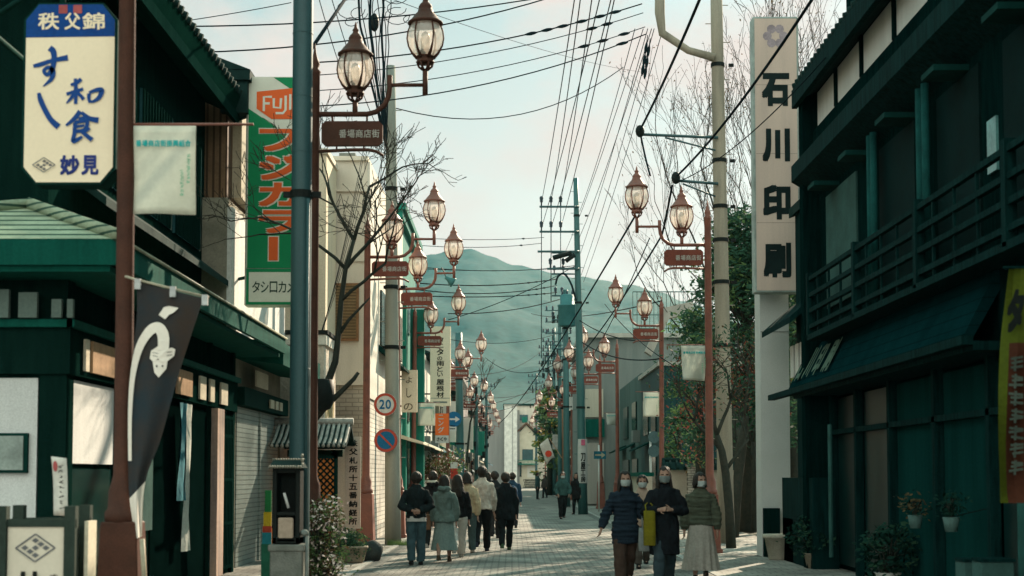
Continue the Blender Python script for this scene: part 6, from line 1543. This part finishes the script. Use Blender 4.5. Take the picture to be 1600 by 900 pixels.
# pots in front of the merchant house
for px, dd, lb, s in ((1272, 24.5, "dark leafy potted plant beside the clay planter", .40), (1388, 19.6, "feathery dark potted plant on the stand beneath the curtained window", .42)):
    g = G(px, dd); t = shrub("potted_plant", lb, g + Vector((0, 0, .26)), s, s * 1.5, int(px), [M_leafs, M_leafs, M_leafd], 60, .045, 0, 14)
    MB().lathe([(.12, -.26), (.17, -.02), (.19, 0), (.16, 0)], g + Vector((0, 0, .26)), 12).build("pot", M_rpl if px == 1388 else M_terra, t, True)
g = G(1219, 27.0); t = thing("stone_planter", "pale tapered clay planter standing at the foot of the white pillar", "planter", g)
MB().lathe([(.20, 0), (.22, .03), (.29, .40), (.33, .41), (.33, .48), (.27, .48), (.26, .40)], g, 18).build("planter_body", mat("planter_stone", (.40, .37, .30), (.3, .28, .23), .85, 4, .8, .2, 40), t, True)
MB().lathe([(.265, .40), (.02, .44)], g, 14).build("soil", M_earth, t)
for px, py, lb, dd in ((1430, 805, "small white hanging pot of brownish flowers on the dark shop front", 18.6), (1486, 808, "small hanging pot of dark foliage by the shop door", 16.6)):
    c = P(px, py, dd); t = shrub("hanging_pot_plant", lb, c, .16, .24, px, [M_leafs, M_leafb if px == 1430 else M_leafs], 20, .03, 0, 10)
    MB().lathe([(.07, -.17), (.10, 0), (.085, 0)], c, 12).build("pot", mat("white_pot", (.10, .18, .165), None, .6), t, True)
    MB().tube([c, (5.54, c.y, c.z + .1), (5.54, c.y, c.z + .5)], .006, 4).build("hook", M_black, t)
for x0, x1, dd, lb in ((1506, 1530, 15.2, "small pale crate on the ground before the dark timber shop"), (1533, 1585, 14.6, "wide pale crate on the ground under the yellow and red banner")):
    a = P(x0, 878, dd); b = P(x1, 878, dd); t = thing("storage_crate", lb, "crate", (a.x, dd, 0)); MB().box(a.x, b.x, dd, dd + .3, 0, a.z).build("body", mat("crate_grey", (.05, .11, .10), None, .7), t, bevel=.01); MB().box(a.x - .01, b.x + .01, dd - .01, dd + .31, a.z, a.z + .03).build("rim", M_rwood2, t)

# ================================================================ small street things
d = 16.6
t = thing("stone_lantern", "black timber lantern with tiled roof on a stone plinth before the steel pole", "lantern", G(448, d)); g = G(448, d)
def lx(px): return PX(px, d, 800)
q = MB(); q.box(lx(422), lx(473), d, d + .36, 0, PZ(852, d)); q.box(lx(419), lx(476), d - .02, d + .38, PZ(862, d), PZ(851, d)); q.build("plinth", M_stone, t, bevel=.015)
zb, zt = PZ(850, d), PZ(730, d)
q = MB(); q.box(lx(425), lx(468), d + .02, d + .32, zb, zb + .08); q.box(lx(425), lx(432), d + .02, d + .32, zb, zt); q.box(lx(461), lx(468), d + .02, d + .32, zb, zt); q.box(lx(432), lx(461), d + .02, d + .32, zt - .07, zt); q.box(lx(432), lx(461), d + .28, d + .32, zb, zt); q.box(lx(432), lx(461), d + .03, d + .3, PZ(806, d), PZ(800, d)); q.box(lx(432), lx(461), d + .02, d + .05, PZ(847, d), PZ(842, d))
q.build("case", M_black, t, bevel=.008)
MB().box(lx(434), lx(458), d + .015, d + .04, PZ(842, d), PZ(809, d)).build("notice_plate", mat("plate_pinkish", (.42, .33, .26), (.34, .27, .21), .6, 4, .8), t, bevel=.02)
q = MB(); a = P(444, 770, d + .1); b = P(451, 794, d + .1); q.tube([a, b], .018, 6); q.build("inner_tube", M_plast, t, True)
q = MB(); q.hexa([(lx(420), d - .06, PZ(731, d)), (lx(472), d - .06, PZ(731, d)), (lx(472), d + .42, PZ(731, d)), (lx(420), d + .42, PZ(731, d))], [(lx(424), d + .1, PZ(719, d)), (lx(468), d + .1, PZ(719, d)), (lx(468), d + .26, PZ(719, d)), (lx(424), d + .26, PZ(719, d))]); ro = q.build("roof", M_tileg, t)
q = MB()
for i in range(13):
    x = lx(422) + (lx(470) - lx(422)) * i / 12; q.ell((x, d - .06, PZ(729.5, d)), .016, .02, .02, 6, 5); q.ell((x, d + .18, PZ(717.5, d)), .014, .02, .014, 6, 5)
for y in (712, 719, 726): q.ell((lx(470.5), d + .05, PZ(y, d)), .018, .03, .026, 6, 5)
q.build("roof_tile_end", mat("tile_end_pale", (.28, .27, .22), None, .6), ro, True)
q = MB(); q.tube([(lx(478), d + .1, 0), (lx(478), d + .1, PZ(838, d))], .022, 8); q.ell((lx(474), d + .1, PZ(833, d)), .05, .05, .04, 10, 7); q.build("side_post", M_conc2, t, True)
# folded colourful banner behind it
t = thing("folded_banner", "leaning board striped green, yellow, red and teal, beside the black timber lantern", "banner", G(418, 19.5)); d = 19.5
bands = [(766, 800, (.03, .22, .07)), (800, 822, (.60, .42, .03)), (822, 832, (.45, .07, .04)), (832, 850, (.03, .25, .30)), (850, 905, (.03, .16, .10))]
q = MB(); ms = []
for i, (y0, y1, c) in enumerate(bands):
    q.cur = i; ms.append(mat("banner_band_%d" % i, c, None, .8)); a = P(414, y0, d); b = P(421, y1, d); q.box(a.x - .0006 * (y0 - 766), a.x + .085, d, d + .03, b.z, a.z)
q.build("board", ms, t)
t = thing("orange_panel", "narrow orange panel leaning at the shutter foot beside the striped board", "panel", G(428, 20.2)); a = P(421, 825, 20.2); MB().box(a.x, a.x + .07, 20.2, 20.26, 0, a.z).build("panel", mat("orange_board"  , (0.62, 0.17, 0.045)), t); MB().box(a.x - .01, a.x + .08, 20.19, 20.27, a.z, a.z + .03).build("cap", M_black, t)
# ================================================================ people
M_skin = mat("skin", (0.31, 0.185, 0.135), (0.26, 0.15, 0.11), 0.6, 6, 0.4, 0, 30, 0, 0.3)
M_eye = mat("eye_dark", (0.02, 0.015, 0.012), None, 0.3); M_lip = mat("lip", (0.32, 0.12, 0.10), None, 0.5)
M_hair = mat("black_hair", (0.014, 0.011, 0.009), (0.030, 0.021, 0.015), 0.62, 14, 0.8, 0.8, 110, 0, 0.3)
M_mask = mat("face_mask", (0.36, 0.41, 0.40), None, 0.8, 5, 0.3)
def remesh(o, vox, smooth=6, folds=0.0, fs=(7, 7, 16), seed=0):
    m = o.modifiers.new('r', 'REMESH'); m.mode = 'VOXEL'; m.voxel_size = vox
    s = o.modifiers.new('s', 'SMOOTH'); s.iterations = smooth; s.factor = .5
    me = evaluated_mesh(o); o.modifiers.clear()
    old = o.data; mats = list(old.materials); nm = old.name; o.data = me; bpy.data.meshes.remove(old); me.name = nm
    if folds:
        n = len(me.vertices); co = [0.0] * (3 * n); no = [0.0] * (3 * n)
        me.vertices.foreach_get('co', co); me.vertex_normals.foreach_get('vector', no)
        for i in range(0, 3 * n, 3):
            x, y, z = co[i:i + 3]
            q = noise.noise(Vector((x * fs[0] + seed, y * fs[1], z * fs[2]))) + .5 * noise.noise(Vector((x * fs[0] * 2.3, y * fs[1] * 2.3 + seed, z * fs[2] * 1.6)))
            for j in range(3): co[i + j] += no[i + j] * (folds * q + .003)
        me.vertices.foreach_set('co', co); me.update()
    me.materials.clear()
    for m_ in mats: me.materials.append(m_)
    for p in me.polygons: p.material_index = 0
    me.shade_smooth()
    return o
def elring(c, rx, ry, n=16, flat=0.0, rot=0.0):
    out = []
    for k_ in range(n):
        a = 2 * math.pi * k_ / n; ca, sa = math.cos(a), math.sin(a)
        e = 0.8
        x = rx * math.copysign(abs(ca) ** e, ca); y = ry * math.copysign(abs(sa) ** e, sa)
        out.append((c[0] + x * math.cos(rot) - y * math.sin(rot), c[1] + x * math.sin(rot) + y * math.cos(rot), c[2]))
    return out
def person(label, px, d, H, rz, arms=None, legs=((12, 4), (-14, 18)), hair='short', mask=True, coat=None, trousers=None, skirt=None, shoes=(.02, .02, .02), head_turn=0.0, group=None, vox=.0085, seed=1, hood=None, xoff=0.0, hairm=None, shirt=None):
    """arms: two of (upper-arm direction, forearm direction), right then left; legs: two of (thigh swing, knee bend) in degrees"""
    g = G(px, d)
    t = thing("person", label, "person", (0, 0, 0), 0, group)
    h = H
    def S(x, y, z): return Vector((x * h, y * h, z * h))
    LT, LS = .238, .225
    hip0 = .50; ank = []
    for a, k_ in legs: ank.append(-(LT * math.cos(R(a)) + LS * math.cos(R(a - k_))))
    hz = -min(ank) + .045
    dz = hz - .50
    J = {}
    for i, sx in enumerate((1, -1)):
        a, k_ = legs[i]; hp = Vector((sx * .052, 0, hz)); kn = hp + Vector((0, math.sin(R(a)) * LT, -math.cos(R(a)) * LT)); an = kn + Vector((0, math.sin(R(a - k_)) * LS, -math.cos(R(a - k_)) * LS))
        J['hip', i], J['knee', i], J['ank', i] = hp * h, kn * h, an * h
        sh = Vector((sx * .100, 0, .783 + dz)); u, f = (arms or (((.12, 0, -1), (.05, .25, -1)), ((-.12, 0, -1), (-.05, .1, -1))))[i]
        el = sh + Vector(u).normalized() * .172; wr = el + Vector(f).normalized() * .150
        J['sh', i], J['el', i], J['wr', i] = sh * h, el * h, wr * h
    Z = lambda z: (z + dz) * h
    hc = Vector((0, .012 * h, Z(.932)))
    # ---- body
    b = MB()
    b.loft([elring((0, 0, Z(z)), rx * h, ry * h, 14) for z, rx, ry in ((.46, .06, .05), (.50, .088, .06), (.56, .082, .055), (.62, .072, .05), (.70, .082, .056), (.77, .092, .055), (.81, .070, .045), (.832, .04, .035))])
    b.tube([(0, -.004 * h, Z(.81)), (0, .002 * h, Z(.88)), (0, .008 * h, Z(.91))], [.036 * h, .032 * h, .034 * h], 12)
    hr = []
    for z, rx, ry, yo in ((-.068, .016, .016, .028), (-.060, .028, .030, .020), (-.040, .040, .044, .010), (-.015, .048, .053, .003), (.01, .050, .057, 0), (.035, .044, .056, -.002), (.055, .034, .044, -.004), (.066, .018, .024, -.004), (.069, .004, .006, -.004)):
        hr.append(elring((hc.x, hc.y + yo * h, hc.z + z * h), rx * h, ry * h, 16))
    b.loft(hr)
    b.tube([hc + Vector((0, .054, .012)) * h, hc + Vector((0, .064, -.006)) * h, hc + Vector((0, .067, -.014)) * h, hc + Vector((0, .055, -.019)) * h], [.005 * h, .008 * h, .0095 * h, .007 * h], 7)
    for sx in (-1, 1): b.ell(hc + Vector((sx * .051, -.004, -.004)) * h, .007 * h, .013 * h, .019 * h, 8, 6)
    for i in (0, 1):
        sx = (1, -1)[i]
        b.tube([J['sh', i], J['el', i], J['wr', i]], [.032 * h, .024 * h, .016 * h], 10)
        fd = (J['wr', i] - J['el', i]).normalized(); sd = fd.cross(Vector((sx, 0, 0.2))); sd = sd.normalized() if sd.length > .05 else Vector((0, 1, 0)); nd = fd.cross(sd).normalized()
        w0 = J['wr', i]; pm = w0 + fd * .052 * h
        b.loft([[c + sd * a_ * h + nd * n_ * h for a_, n_ in ((wd, 0), (wd * .7, th), (-wd * .7, th), (-wd, 0), (-wd * .7, -th), (wd * .7, -th))] for c, wd, th in ((w0 - fd * .005 * h, .014, .010), (w0 + fd * .02 * h, .020, .011), (pm, .024, .010), (w0 + fd * .06 * h, .021, .008))])
        for q, (off, ln) in enumerate(((.018, .036), (.006, .042), (-.006, .040), (-.017, .031))):
            p0 = w0 + fd * .055 * h + sd * off * h; p1 = p0 + (fd * .9 + nd * -.25 * sx) * ln * .5 * h; p2 = p1 + (fd * .55 + nd * -.7 * sx) * ln * .55 * h
            b.tube([p0 - fd * .01 * h, p0, p1, p2], [.0055 * h, .0055 * h, .005 * h, .0042 * h], 6)
        p0 = w0 + fd * .018 * h + sd * .017 * h; b.tube([p0, p0 + (fd * .6 + sd * .7) * .022 * h, p0 + (fd * .95 + sd * .6) * .042 * h], [.007 * h, .006 * h, .0048 * h], 6)
        b.tube([J['hip', i], (J['hip', i] + J['knee', i]) / 2, J['knee', i], J['knee', i] + (J['ank', i] - J['knee', i]) * .35, J['ank', i]], [.054 * h, .047 * h, .034 * h, .033 * h, .020 * h], 10)
        ft = J['ank', i] + Vector((0, .035, -.026)) * h; b.ell(ft, .022 * h, .062 * h, .018 * h, 10, 7)
    body = b.build("body", [M_skin, M_eye, M_lip], t)
    remesh(body, vox, 3)
    er = [hc + Vector((sx * .020, .052, .006)) * h for sx in (-1, 1)]; lp = hc + Vector((0, .05, -.036)) * h
    for p in body.data.polygons:
        c = p.center
        for e in er:
            if abs(c.x - e.x) < .0100 * h and abs(c.z - e.z) < .0046 * h and c.y > hc.y + .03 * h: p.material_index = 1
        if abs(c.x - lp.x) < .013 * h and abs(c.z - lp.z) < .005 * h and c.y > hc.y + .03 * h: p.material_index = 2
    # ---- shoes
    for i in (0, 1):
        a = J['ank', i]; q = MB(); zz = a.z - .045 * h
        q.loft([elring((a.x, a.y + yo * h, zz + z * h), rx * h, ry * h, 12) for z, rx, ry, yo in ((0, .026, .070, .030), (.012, .027, .072, .030), (.026, .025, .062, .024), (.042, .023, .036, .004), (.06, .021, .025, -.004))])
        q.build("shoe", mat("shoe_%d_%d_%d" % tuple(int(c * 100) for c in shoes), shoes, None, .6), t, True)
    # ---- trousers / skirt
    if trousers:
        col, wd = trousers; q = MB()
        q.loft([elring((0, 0, Z(z)), rx * h, ry * h, 14) for z, rx, ry in ((.455, .07, .06), (.48, .098, .072), (.53, .098, .072), (.58, .09, .064), (.60, .085, .06))])
        for i in (0, 1):
            hp, kn, an = J['hip', i], J['knee', i], J['ank', i] + Vector((0, 0, -.005 * h)); fl = wd
            q.tube([hp, (hp + kn) / 2, kn, (kn + an) / 2, an], [.066 * h, .058 * h, .045 * fl * h, .041 * fl * h, .038 * fl * h], 12)
        o = q.build("trousers", mat("trousers_%d_%d_%d" % tuple(int(c * 1000) for c in col), col, tuple(c * .7 for c in col), .9, 6, .7, .7, 14), t); remesh(o, .011, 5, .009 * h, (10, 10, 8), seed)
    if skirt:
        col, zt, zb, rt, rb, npl, amp = skirt; rg = []
        for j in range(15):
            v = j / 14; z = zt + (zb - zt) * v; row = []
            for k_ in range(72):
                a = 2 * math.pi * k_ / 72; r = rt + (rb - rt) * v ** .8; rr = r * (1 + amp * v * math.sin(npl * a + seed + 1.2 * v) + .05 * v * math.sin(2 * a + 3 * v + seed))
                row.append((rr * math.cos(a) * h, rr * (.78 + .17 * v) * math.sin(a) * h + .015 * v * h, Z(z)))
            rg.append(row)
        q = MB().loft(rg, False); o = q.build("skirt", mat("skirt_%d_%d_%d" % tuple(int(c * 1000) for c in col), col, tuple(c * .75 for c in col), .9, 5, .6), t, True)
    # ---- coat with sleeves
    if coat:
        col, hem, flare, puff = coat; q = MB()
        prof = [(hem, .098 + flare, .075 + flare * .8), (max(hem + .06, .52) if hem < .50 else hem + .02, .106 + flare * .5, .078 + flare * .4), (.60, .097, .070), (.68, .100, .074), (.745, .110, .076), (.785, .106, .070), (.812, .086, .060), (.832, .060, .050), (.85, .046, .046), (.862, .044, .045)]
        q.loft([elring((0, 0, Z(z)), (rx + puff * .6) * h, (ry + puff * .6) * h, 18) for z, rx, ry in prof])
        for i in (0, 1): 
            sh, el, wr = J['sh', i], J['el', i], J['wr', i]; e2 = wr - (wr - el) * .04
            q.tube([sh + Vector(((-.03, .03)[i], 0, -.004)) * h, sh, (sh + el) / 2, el, (el + wr) / 2, e2], [(.030 + puff * .3) * h, (.036 + puff * .4) * h, (.038 + puff * .8) * h, (.041 + puff) * h, (.035 + puff) * h, (.027 + puff * .5) * h], 12)
        if hood: q.tube([Vector((.055, .01, .845 + dz)) * h, Vector((.05, -.05, .85 + dz)) * h, Vector((0, -.072, .835 + dz)) * h, Vector((-.05, -.05, .85 + dz)) * h, Vector((-.055, .01, .845 + dz)) * h], [.02 * h, .028 * h, .036 * h, .028 * h, .02 * h], 10)
        else: q.lathe([(.048 * h, 0), (.050 * h, .014 * h), (.042 * h, .022 * h)], (0, 0, Z(.845)), 14)
        m0 = mat("coat_%d_%d_%d" % tuple(int(c * 1000) for c in col), col, tuple(c * .68 for c in col), .9, 5, .8, .9, 16)
        o = q.build("coat", m0, t); remesh(o, .0115, 6, (.0125 if puff < .01 else .009) * h, (10, 10, 6) if puff < .0065 or puff == .008 else (2.5, 2.5, 26), seed)
        if hood and hood is not True:
            q = MB(); q.tube([Vector((.056, .02, .85 + dz)) * h, Vector((.05, -.045, .862 + dz)) * h, Vector((0, -.068, .852 + dz)) * h, Vector((-.05, -.045, .862 + dz)) * h, Vector((-.056, .02, .85 + dz)) * h], [.016 * h, .028 * h, .036 * h, .028 * h, .016 * h], 10)
            q.build("hood", mat("hood_%d" % int(hood[0] * 1000), hood, None, .9), t, True)
    if shirt:
        MB().loft([elring((0, 0, Z(z)), rx * h, ry * h, 24) for z, rx, ry in ((coat[1] - .035, .114, .088), (coat[1] - .02, .112, .086), (coat[1] + .02, .106, .080))], False).build("shirt", mat("white_shirt", shirt, None, .9), t, True)
    # ---- hair
    zb_ = {'short': -.030, 'bob': -.075, 'long': -.20, 'verylong': -.27}[hair]
    q = MB(); n = 40; m_ = 16; rg = []; rng = random.Random(seed)
    for j in range(m_ + 1):
        row = []
        for k_ in range(n):
            a = 2 * math.pi * k_ / n; fr = math.sin(a)          # +1 = face side
            if fr > .62: lim = .044 - .008 * math.cos(7 * a + seed)
            elif fr > .25 and hair != 'short': lim = zb_ * .8 + .02 * rng.random()
            elif fr > .1 and hair == 'short': lim = -.005
            else: lim = zb_ + .015 * rng.random() if hair != 'short' else (-.014 if fr > -.25 else -.056)
            z = .078 + (lim - .078) * (j / m_) ** 1.0
            z = .078 - (.078 - lim) * (1 - math.cos(j / m_ * math.pi / 2)) if z > 0 else z
            zz = max(min(z, .0779), -.4); q_ = max(zz, 0) / .078; r = math.sqrt(max(1 - q_ * q_, .001))
            tap = 1.0 if zz > -.01 else 1.0 + (.14 if hair != 'short' else -.78) * math.sin(min((-.01 - zz) * 14, 1.57))
            gw = (1.0 + .05 * math.sin(a * 5 + seed + zz * 30) + .045 * math.sin(a * 13 + seed * 2) * (j / m_) + .03 * rng.random())
            x = .0600 * r * math.cos(a) * tap * gw; y = (.067 * r * fr * gw) if fr > 0 else .072 * r * fr * tap * gw
            if zz < -.09: y -= .012 * (1 if fr < 0 else 0)
            row.append((hc.x + x * h, hc.y + (y - .004) * h, hc.z + zz * h))
        rg.append(row)
    q.loft(rg, False); o = q.build("hair", hairm or M_hair, t, True); sd_ = o.modifiers.new('s', 'SOLIDIFY'); sd_.thickness = .010 * h; sd_.offset = -0.6
    # ---- mask
    if mask:
        q = MB(); rg = []
        for j in range(8):
            z = -.006 - .056 * j / 7; row = []
            hw = 1.15 - .25 * abs(j / 7 - .45)
            for k_ in range(13):
                a = math.pi / 2 + (k_ / 12 - .5) * 2 * hw; rx = .054 - .010 * max(j - 3, 0) / 4; ry = .062 - .006 * max(j - 4, 0) / 3 + .008 * math.exp(-((k_ - 6) / 1.8) ** 2)
                row.append((hc.x + rx * math.cos(a) * h, hc.y + (ry * math.sin(a) + .004) * h, hc.z + z * h))
            rg.append(row)
        q.loft(rg, False, False); o = q.build("face_mask", mask if mask is not True else M_mask, t, True); sd_ = o.modifiers.new('s', 'SOLIDIFY'); sd_.thickness = .002
    if head_turn:
        rm = Matrix.Translation(hc) @ Matrix.Rotation(R(head_turn), 4, 'Z') @ Matrix.Translation(-hc)
        for ch in t.children:
            for v in ch.data.vertices:
                if v.co.z > Z(.872): 
                    w = min((v.co.z - Z(.872)) / (.02 * h), 1)
                    if ch.name.startswith(("coat", "hood")): continue
                    v.co = v.co.lerp(rm @ v.co, w)
                elif ch.name.startswith(("hair", "face_mask")): v.co = rm @ v.co
    t.location = (g.x + xoff, d, 0.006); t.rotation_euler = (0, 0, rz)
    t['_j'] = 0; del t['_j']
    def world(v): return Matrix.Translation(t.location) @ Matrix.Rotation(rz, 4, 'Z') @ Vector(v)
    return t, {k_: world(v) for k_, v in J.items()}
DN = ((.16, .05, -1), (.05, .22, -1)), ((-.16, -.05, -1), (-.05, .2, -1))
SW1 = ((.16, .28, -1), (.05, .5, -1)), ((-.16, -.28, -1), (-.05, .05, -1))
SW2 = ((.16, -.28, -1), (.05, .05, -1)), ((-.16, .28, -1), (-.05, .5, -1))
BK = ((.45, -.28, -1), (-.95, -.42, -.35)), ((-.45, -.28, -1), (.95, -.42, -.35))
WALK = "people walking away up the street"
person("man in a dark jacket and blue jeans walking with his hands clasped behind his back", 650, 25.4, 1.63, R(4), BK, ((3, 3), (-5, 8)), 'short', False, ((.013, .020, .022), .50, .006, .006), ((.045, .085, .10), 1.12), seed=2, shirt=(.55, .56, .54), group=WALK)
person("walker in a dark jacket with a cream hood hanging down behind", 676, 30.2, 1.66, R(-6), DN, ((10, 4), (-12, 22)), 'short', False, ((.016, .018, .020), .52, .004, .006), ((.016, .02, .02), 1.0), shoes=(.3, .3, .28), seed=3, hood=(.50, .46, .38), group=WALK)
person("woman in a grey green hooded coat over a pale teal skirt, seen from behind", 694, 26.3, 1.58, R(-3), DN, ((11, 3), (-11, 16)), 'bob', False, ((.12, .17, .155), .46, .028, .006), None, ((.17, .235, .22), .50, .135, .098, .150, 9, .05), shoes=(.07, .05, .03), seed=4, hood=True, group=WALK)
person("woman with long black hair, black jacket and wide white trousers", 715, 27.6, 1.61, R(5), DN, ((20, 5), (-18, 30)), 'long', False, ((.012, .013, .014), .50, .004, .008), ((.50, .48, .44), 1.30), shoes=(.36, .35, .32), seed=5, group=WALK)
person("walker in a yellowish beige jacket and grey blue jeans with a strap across the back", 730, 29.2, 1.65, R(-4), SW2, ((15, 4), (-15, 26)), 'bob', False, ((.42, .34, .22), .50, .008, .006), ((.075, .115, .115), 1.15), shoes=(.38, .32, .26), seed=6, group=WALK)
person("tall man in an off white overshirt and black trousers, centre of the walking group", 753, 29.8, 1.78, R(-2), SW1, ((17, 5), (-16, 30)), 'short', False, ((.50, .45, .385), .50, .020, .008), ((.014, .015, .016), 1.0), shoes=(.03, .035, .05), seed=7, group=WALK)
person("person in a long black coat walking away beside the off white overshirt", 790, 30.3, 1.65, R(3), DN, ((15, 4), (-14, 20)), 'short', False, ((.010, .014, .016), .39, .016, .006), ((.010, .013, .014), .95), shoes=(.05, .09, .05), seed=8, group=WALK)
person("dark clothed walker mostly hidden behind the off white overshirt and long black coat", 773, 36, 1.68, R(5), DN, hair='short', mask=False, coat=((.02, .025, .027), .48, .01, .006), trousers=((.02, .02, .02), 1.0), seed=9, group=WALK)
bp, J = person("walker in a dark blue jacket ahead of the person in the long black coat", 801, 43, 1.66, R(-4), DN, hair='short', mask=False, coat=((.02, .05, .085), .48, .01, .008), trousers=((.02, .025, .03), 1.0), seed=10, group=WALK)
person("distant dark haired walker between the off white overshirt and the black coat", 763, 52, 1.68, R(5), DN, hair='bob', mask=False, coat=((.03, .03, .03), .48, .01, .006), trousers=((.03, .03, .03), 1.0), seed=19, group=WALK)
FAC = math.pi
COME = "people coming down the street"
person("masked man in a dark teal jacket and black trousers walking towards us, mid street", 879, 52, 1.68, FAC + .15, (((.35, .1, -1), (-.25, .75, -.75)), ((-.35, .1, -1), (.25, .75, -.75))), ((9, 3), (-10, 16)), 'short', True, ((.035, .080, .075), .50, .01, .008), ((.014, .016, .017), 1.0), seed=11, group=COME)
person("woman in black with long dark hair walking beside the masked man in teal", 901, 58, 1.66, FAC - .5, DN, ((8, 3), (-9, 14)), 'long', False, ((.014, .014, .015), .36, .014, .006), ((.012, .012, .013), .9), seed=12, group=COME)
person("small distant figure in a teal jacket standing far up the street", 840, 93, 1.72, FAC + 1.2, DN, ((3, 2), (-3, 4)), 'short', True, ((.04, .085, .085), .47, .01, .008), ((.015, .017, .018), 1.0), seed=13, group=COME)
person("small distant figure in patterned dark clothes next to the teal jacket", 851, 98, 1.58, FAC - .8, DN, ((6, 2), (-6, 10)), 'short', False, ((.06, .055, .05), .45, .01, .008), ((.02, .022, .022), 1.0), seed=14, group=COME)
TRIO = "masked women walking towards us on the right"
p1, J1 = person("masked woman in a long navy puffer coat with one arm swung out", 977, 21.0, 1.64, FAC + .06, (((.46, .12, -1), (.36, .25, -1)), ((-.30, -.05, -1), (-.12, 1.0, -.12))), ((12, 4), (-14, 18)), 'long', True, ((.014, .024, .036), .36, .018, .007), ((.06, .040, .032), 1.25), shoes=(.02, .02, .02), seed=15, group=TRIO, vox=.007)
p2, J2 = person("tall masked woman in a long black coat holding her hands together, middle of the three", 1039, 20.6, 1.71, FAC - .04, (((.42, .10, -1), (-.75, .62, .12)), ((-.42, .10, -1), (.75, .62, .12))), ((15, 5), (-14, 20)), 'verylong', mat("grey_mask", (.20, .235, .23), None, .8), ((.010, .013, .016), .27, .024, .006), ((.035, .055, .065), 1.1), shoes=(.30, .40, .46), seed=16, group=TRIO, vox=.007)
p3, J3 = person("masked woman in a short olive puffer jacket and long pale pleated skirt, looking aside", 1095, 21.6, 1.625, FAC - .1, (((.25, 0, -1), (.05, .2, -1)), ((-.28, .02, -1), (-.05, .2, -1))), ((14, 4), (-13, 20)), 'bob', True, ((.075, .085, .060), .515, .008, .010), None, ((.36, .33, .29), .56, .105, .10, .165, 13, .075), shoes=(.05, .05, .045), head_turn=30, seed=17, group=TRIO, vox=.007)
person("masked person in a pinkish beige coat half hidden behind the women in navy and black", 1004, 24.6, 1.58, FAC, DN, hair='short', mask=True, coat=((.36, .27, .21), .45, .01, .006), trousers=((.08, .07, .06), 1.0), seed=18, group=TRIO)
# bags
def tote(label, top, w, hh, m, handle, tilt=0.0, depth=.10):
    t = thing("tote_bag", label, "bag", top); q = MB()
    rg = []
    for z, k_, dd in ((0, 1.0, .5), (-.25, 1.02, .9), (-.7, 1.05, 1.0), (-.97, 1.02, 1.0), (-1.0, .98, .9)):
        rg.append([(top.x + tilt * z + w / 2 * k_ * a, top.y + depth / 2 * dd * b_, top.z + hh * z) for a, b_ in ((-1, -1), (-.3, -1.15), (.3, -1.1), (1, -1), (1, 1), (.3, 1.1), (-.3, 1.1), (-1, 1))])
    q.loft(rg, True); q.build("bag_body", m, t, True)
    q = MB()
    for y in (-.03, .03): q.tube([Vector((top.x - w * .3, top.y + y, top.z - .02)), handle + Vector((-.05, y * .5, -.03)), handle + Vector((0, 0, .012)), handle + Vector((.05, y * .5, -.03)), Vector((top.x + w * .3, top.y + y, top.z - .02))], .010, 6)
    q.build("handle", m, t, True)
    return t
wl = J1['wr', 1]
tote("grey cloth tote bag on the forearm of the woman in the navy coat", Vector((wl.x + .03, wl.y - .02, wl.z - .16)), .27, .34, mat("tote_grey", (.20, .22, .215), (.15, .17, .165), .9, 4, .7), wl + Vector((0, .06, .03)))
wr = J2['el', 0]
tote("mustard yellow tote bag hanging from the arm of the woman in the black coat", Vector((wr.x + .05, wr.y - .15, wr.z + .02)), .16, .50, mat("tote_mustard", (.16, .14, .012), (.10, .09, .01), .9, 4, .7), wr + Vector((.05, -.05, .13)), depth=.09)
q = J2
b = thing("shoulder_bag", "brown shoulder bag hanging beside the walker with the cream hood", "bag", G(668, 30.0)); c = P(668, 812, 30.0)
m_ = MB(); m_.box(c.x - .09, c.x + .07, 29.98, 30.10, c.z - .22, c.z + .12); m_.build("bag_body", mat("bag_brown", (.13, .075, .045), None, .7), b, bevel=.03); MB().tube([c + Vector((0, .05, .1)), P(670, 775, 30.05)], .014, 5).build("strap", mat("bag_brown", (.13, .075, .045)), b)
b = thing("backpack", "blue backpack worn by the walker in the dark blue jacket", "backpack", G(801, 42.8)); c = P(801, 771, 42.72)
m_ = MB(); m_.ell(c, .16, .10, .24, 12, 9); m_.build("pack", mat("pack_blue", (.015, .06, .12), None, .8, 5, .6), b, True); MB().box(c.x - .11, c.x + .11, c.y - .12, c.y - .06, c.z - .16, c.z - .02).build("pocket", mat("pack_blue", (.015, .06, .12)), b, bevel=.02)

bpy.data.scenes.remove(_tmp)
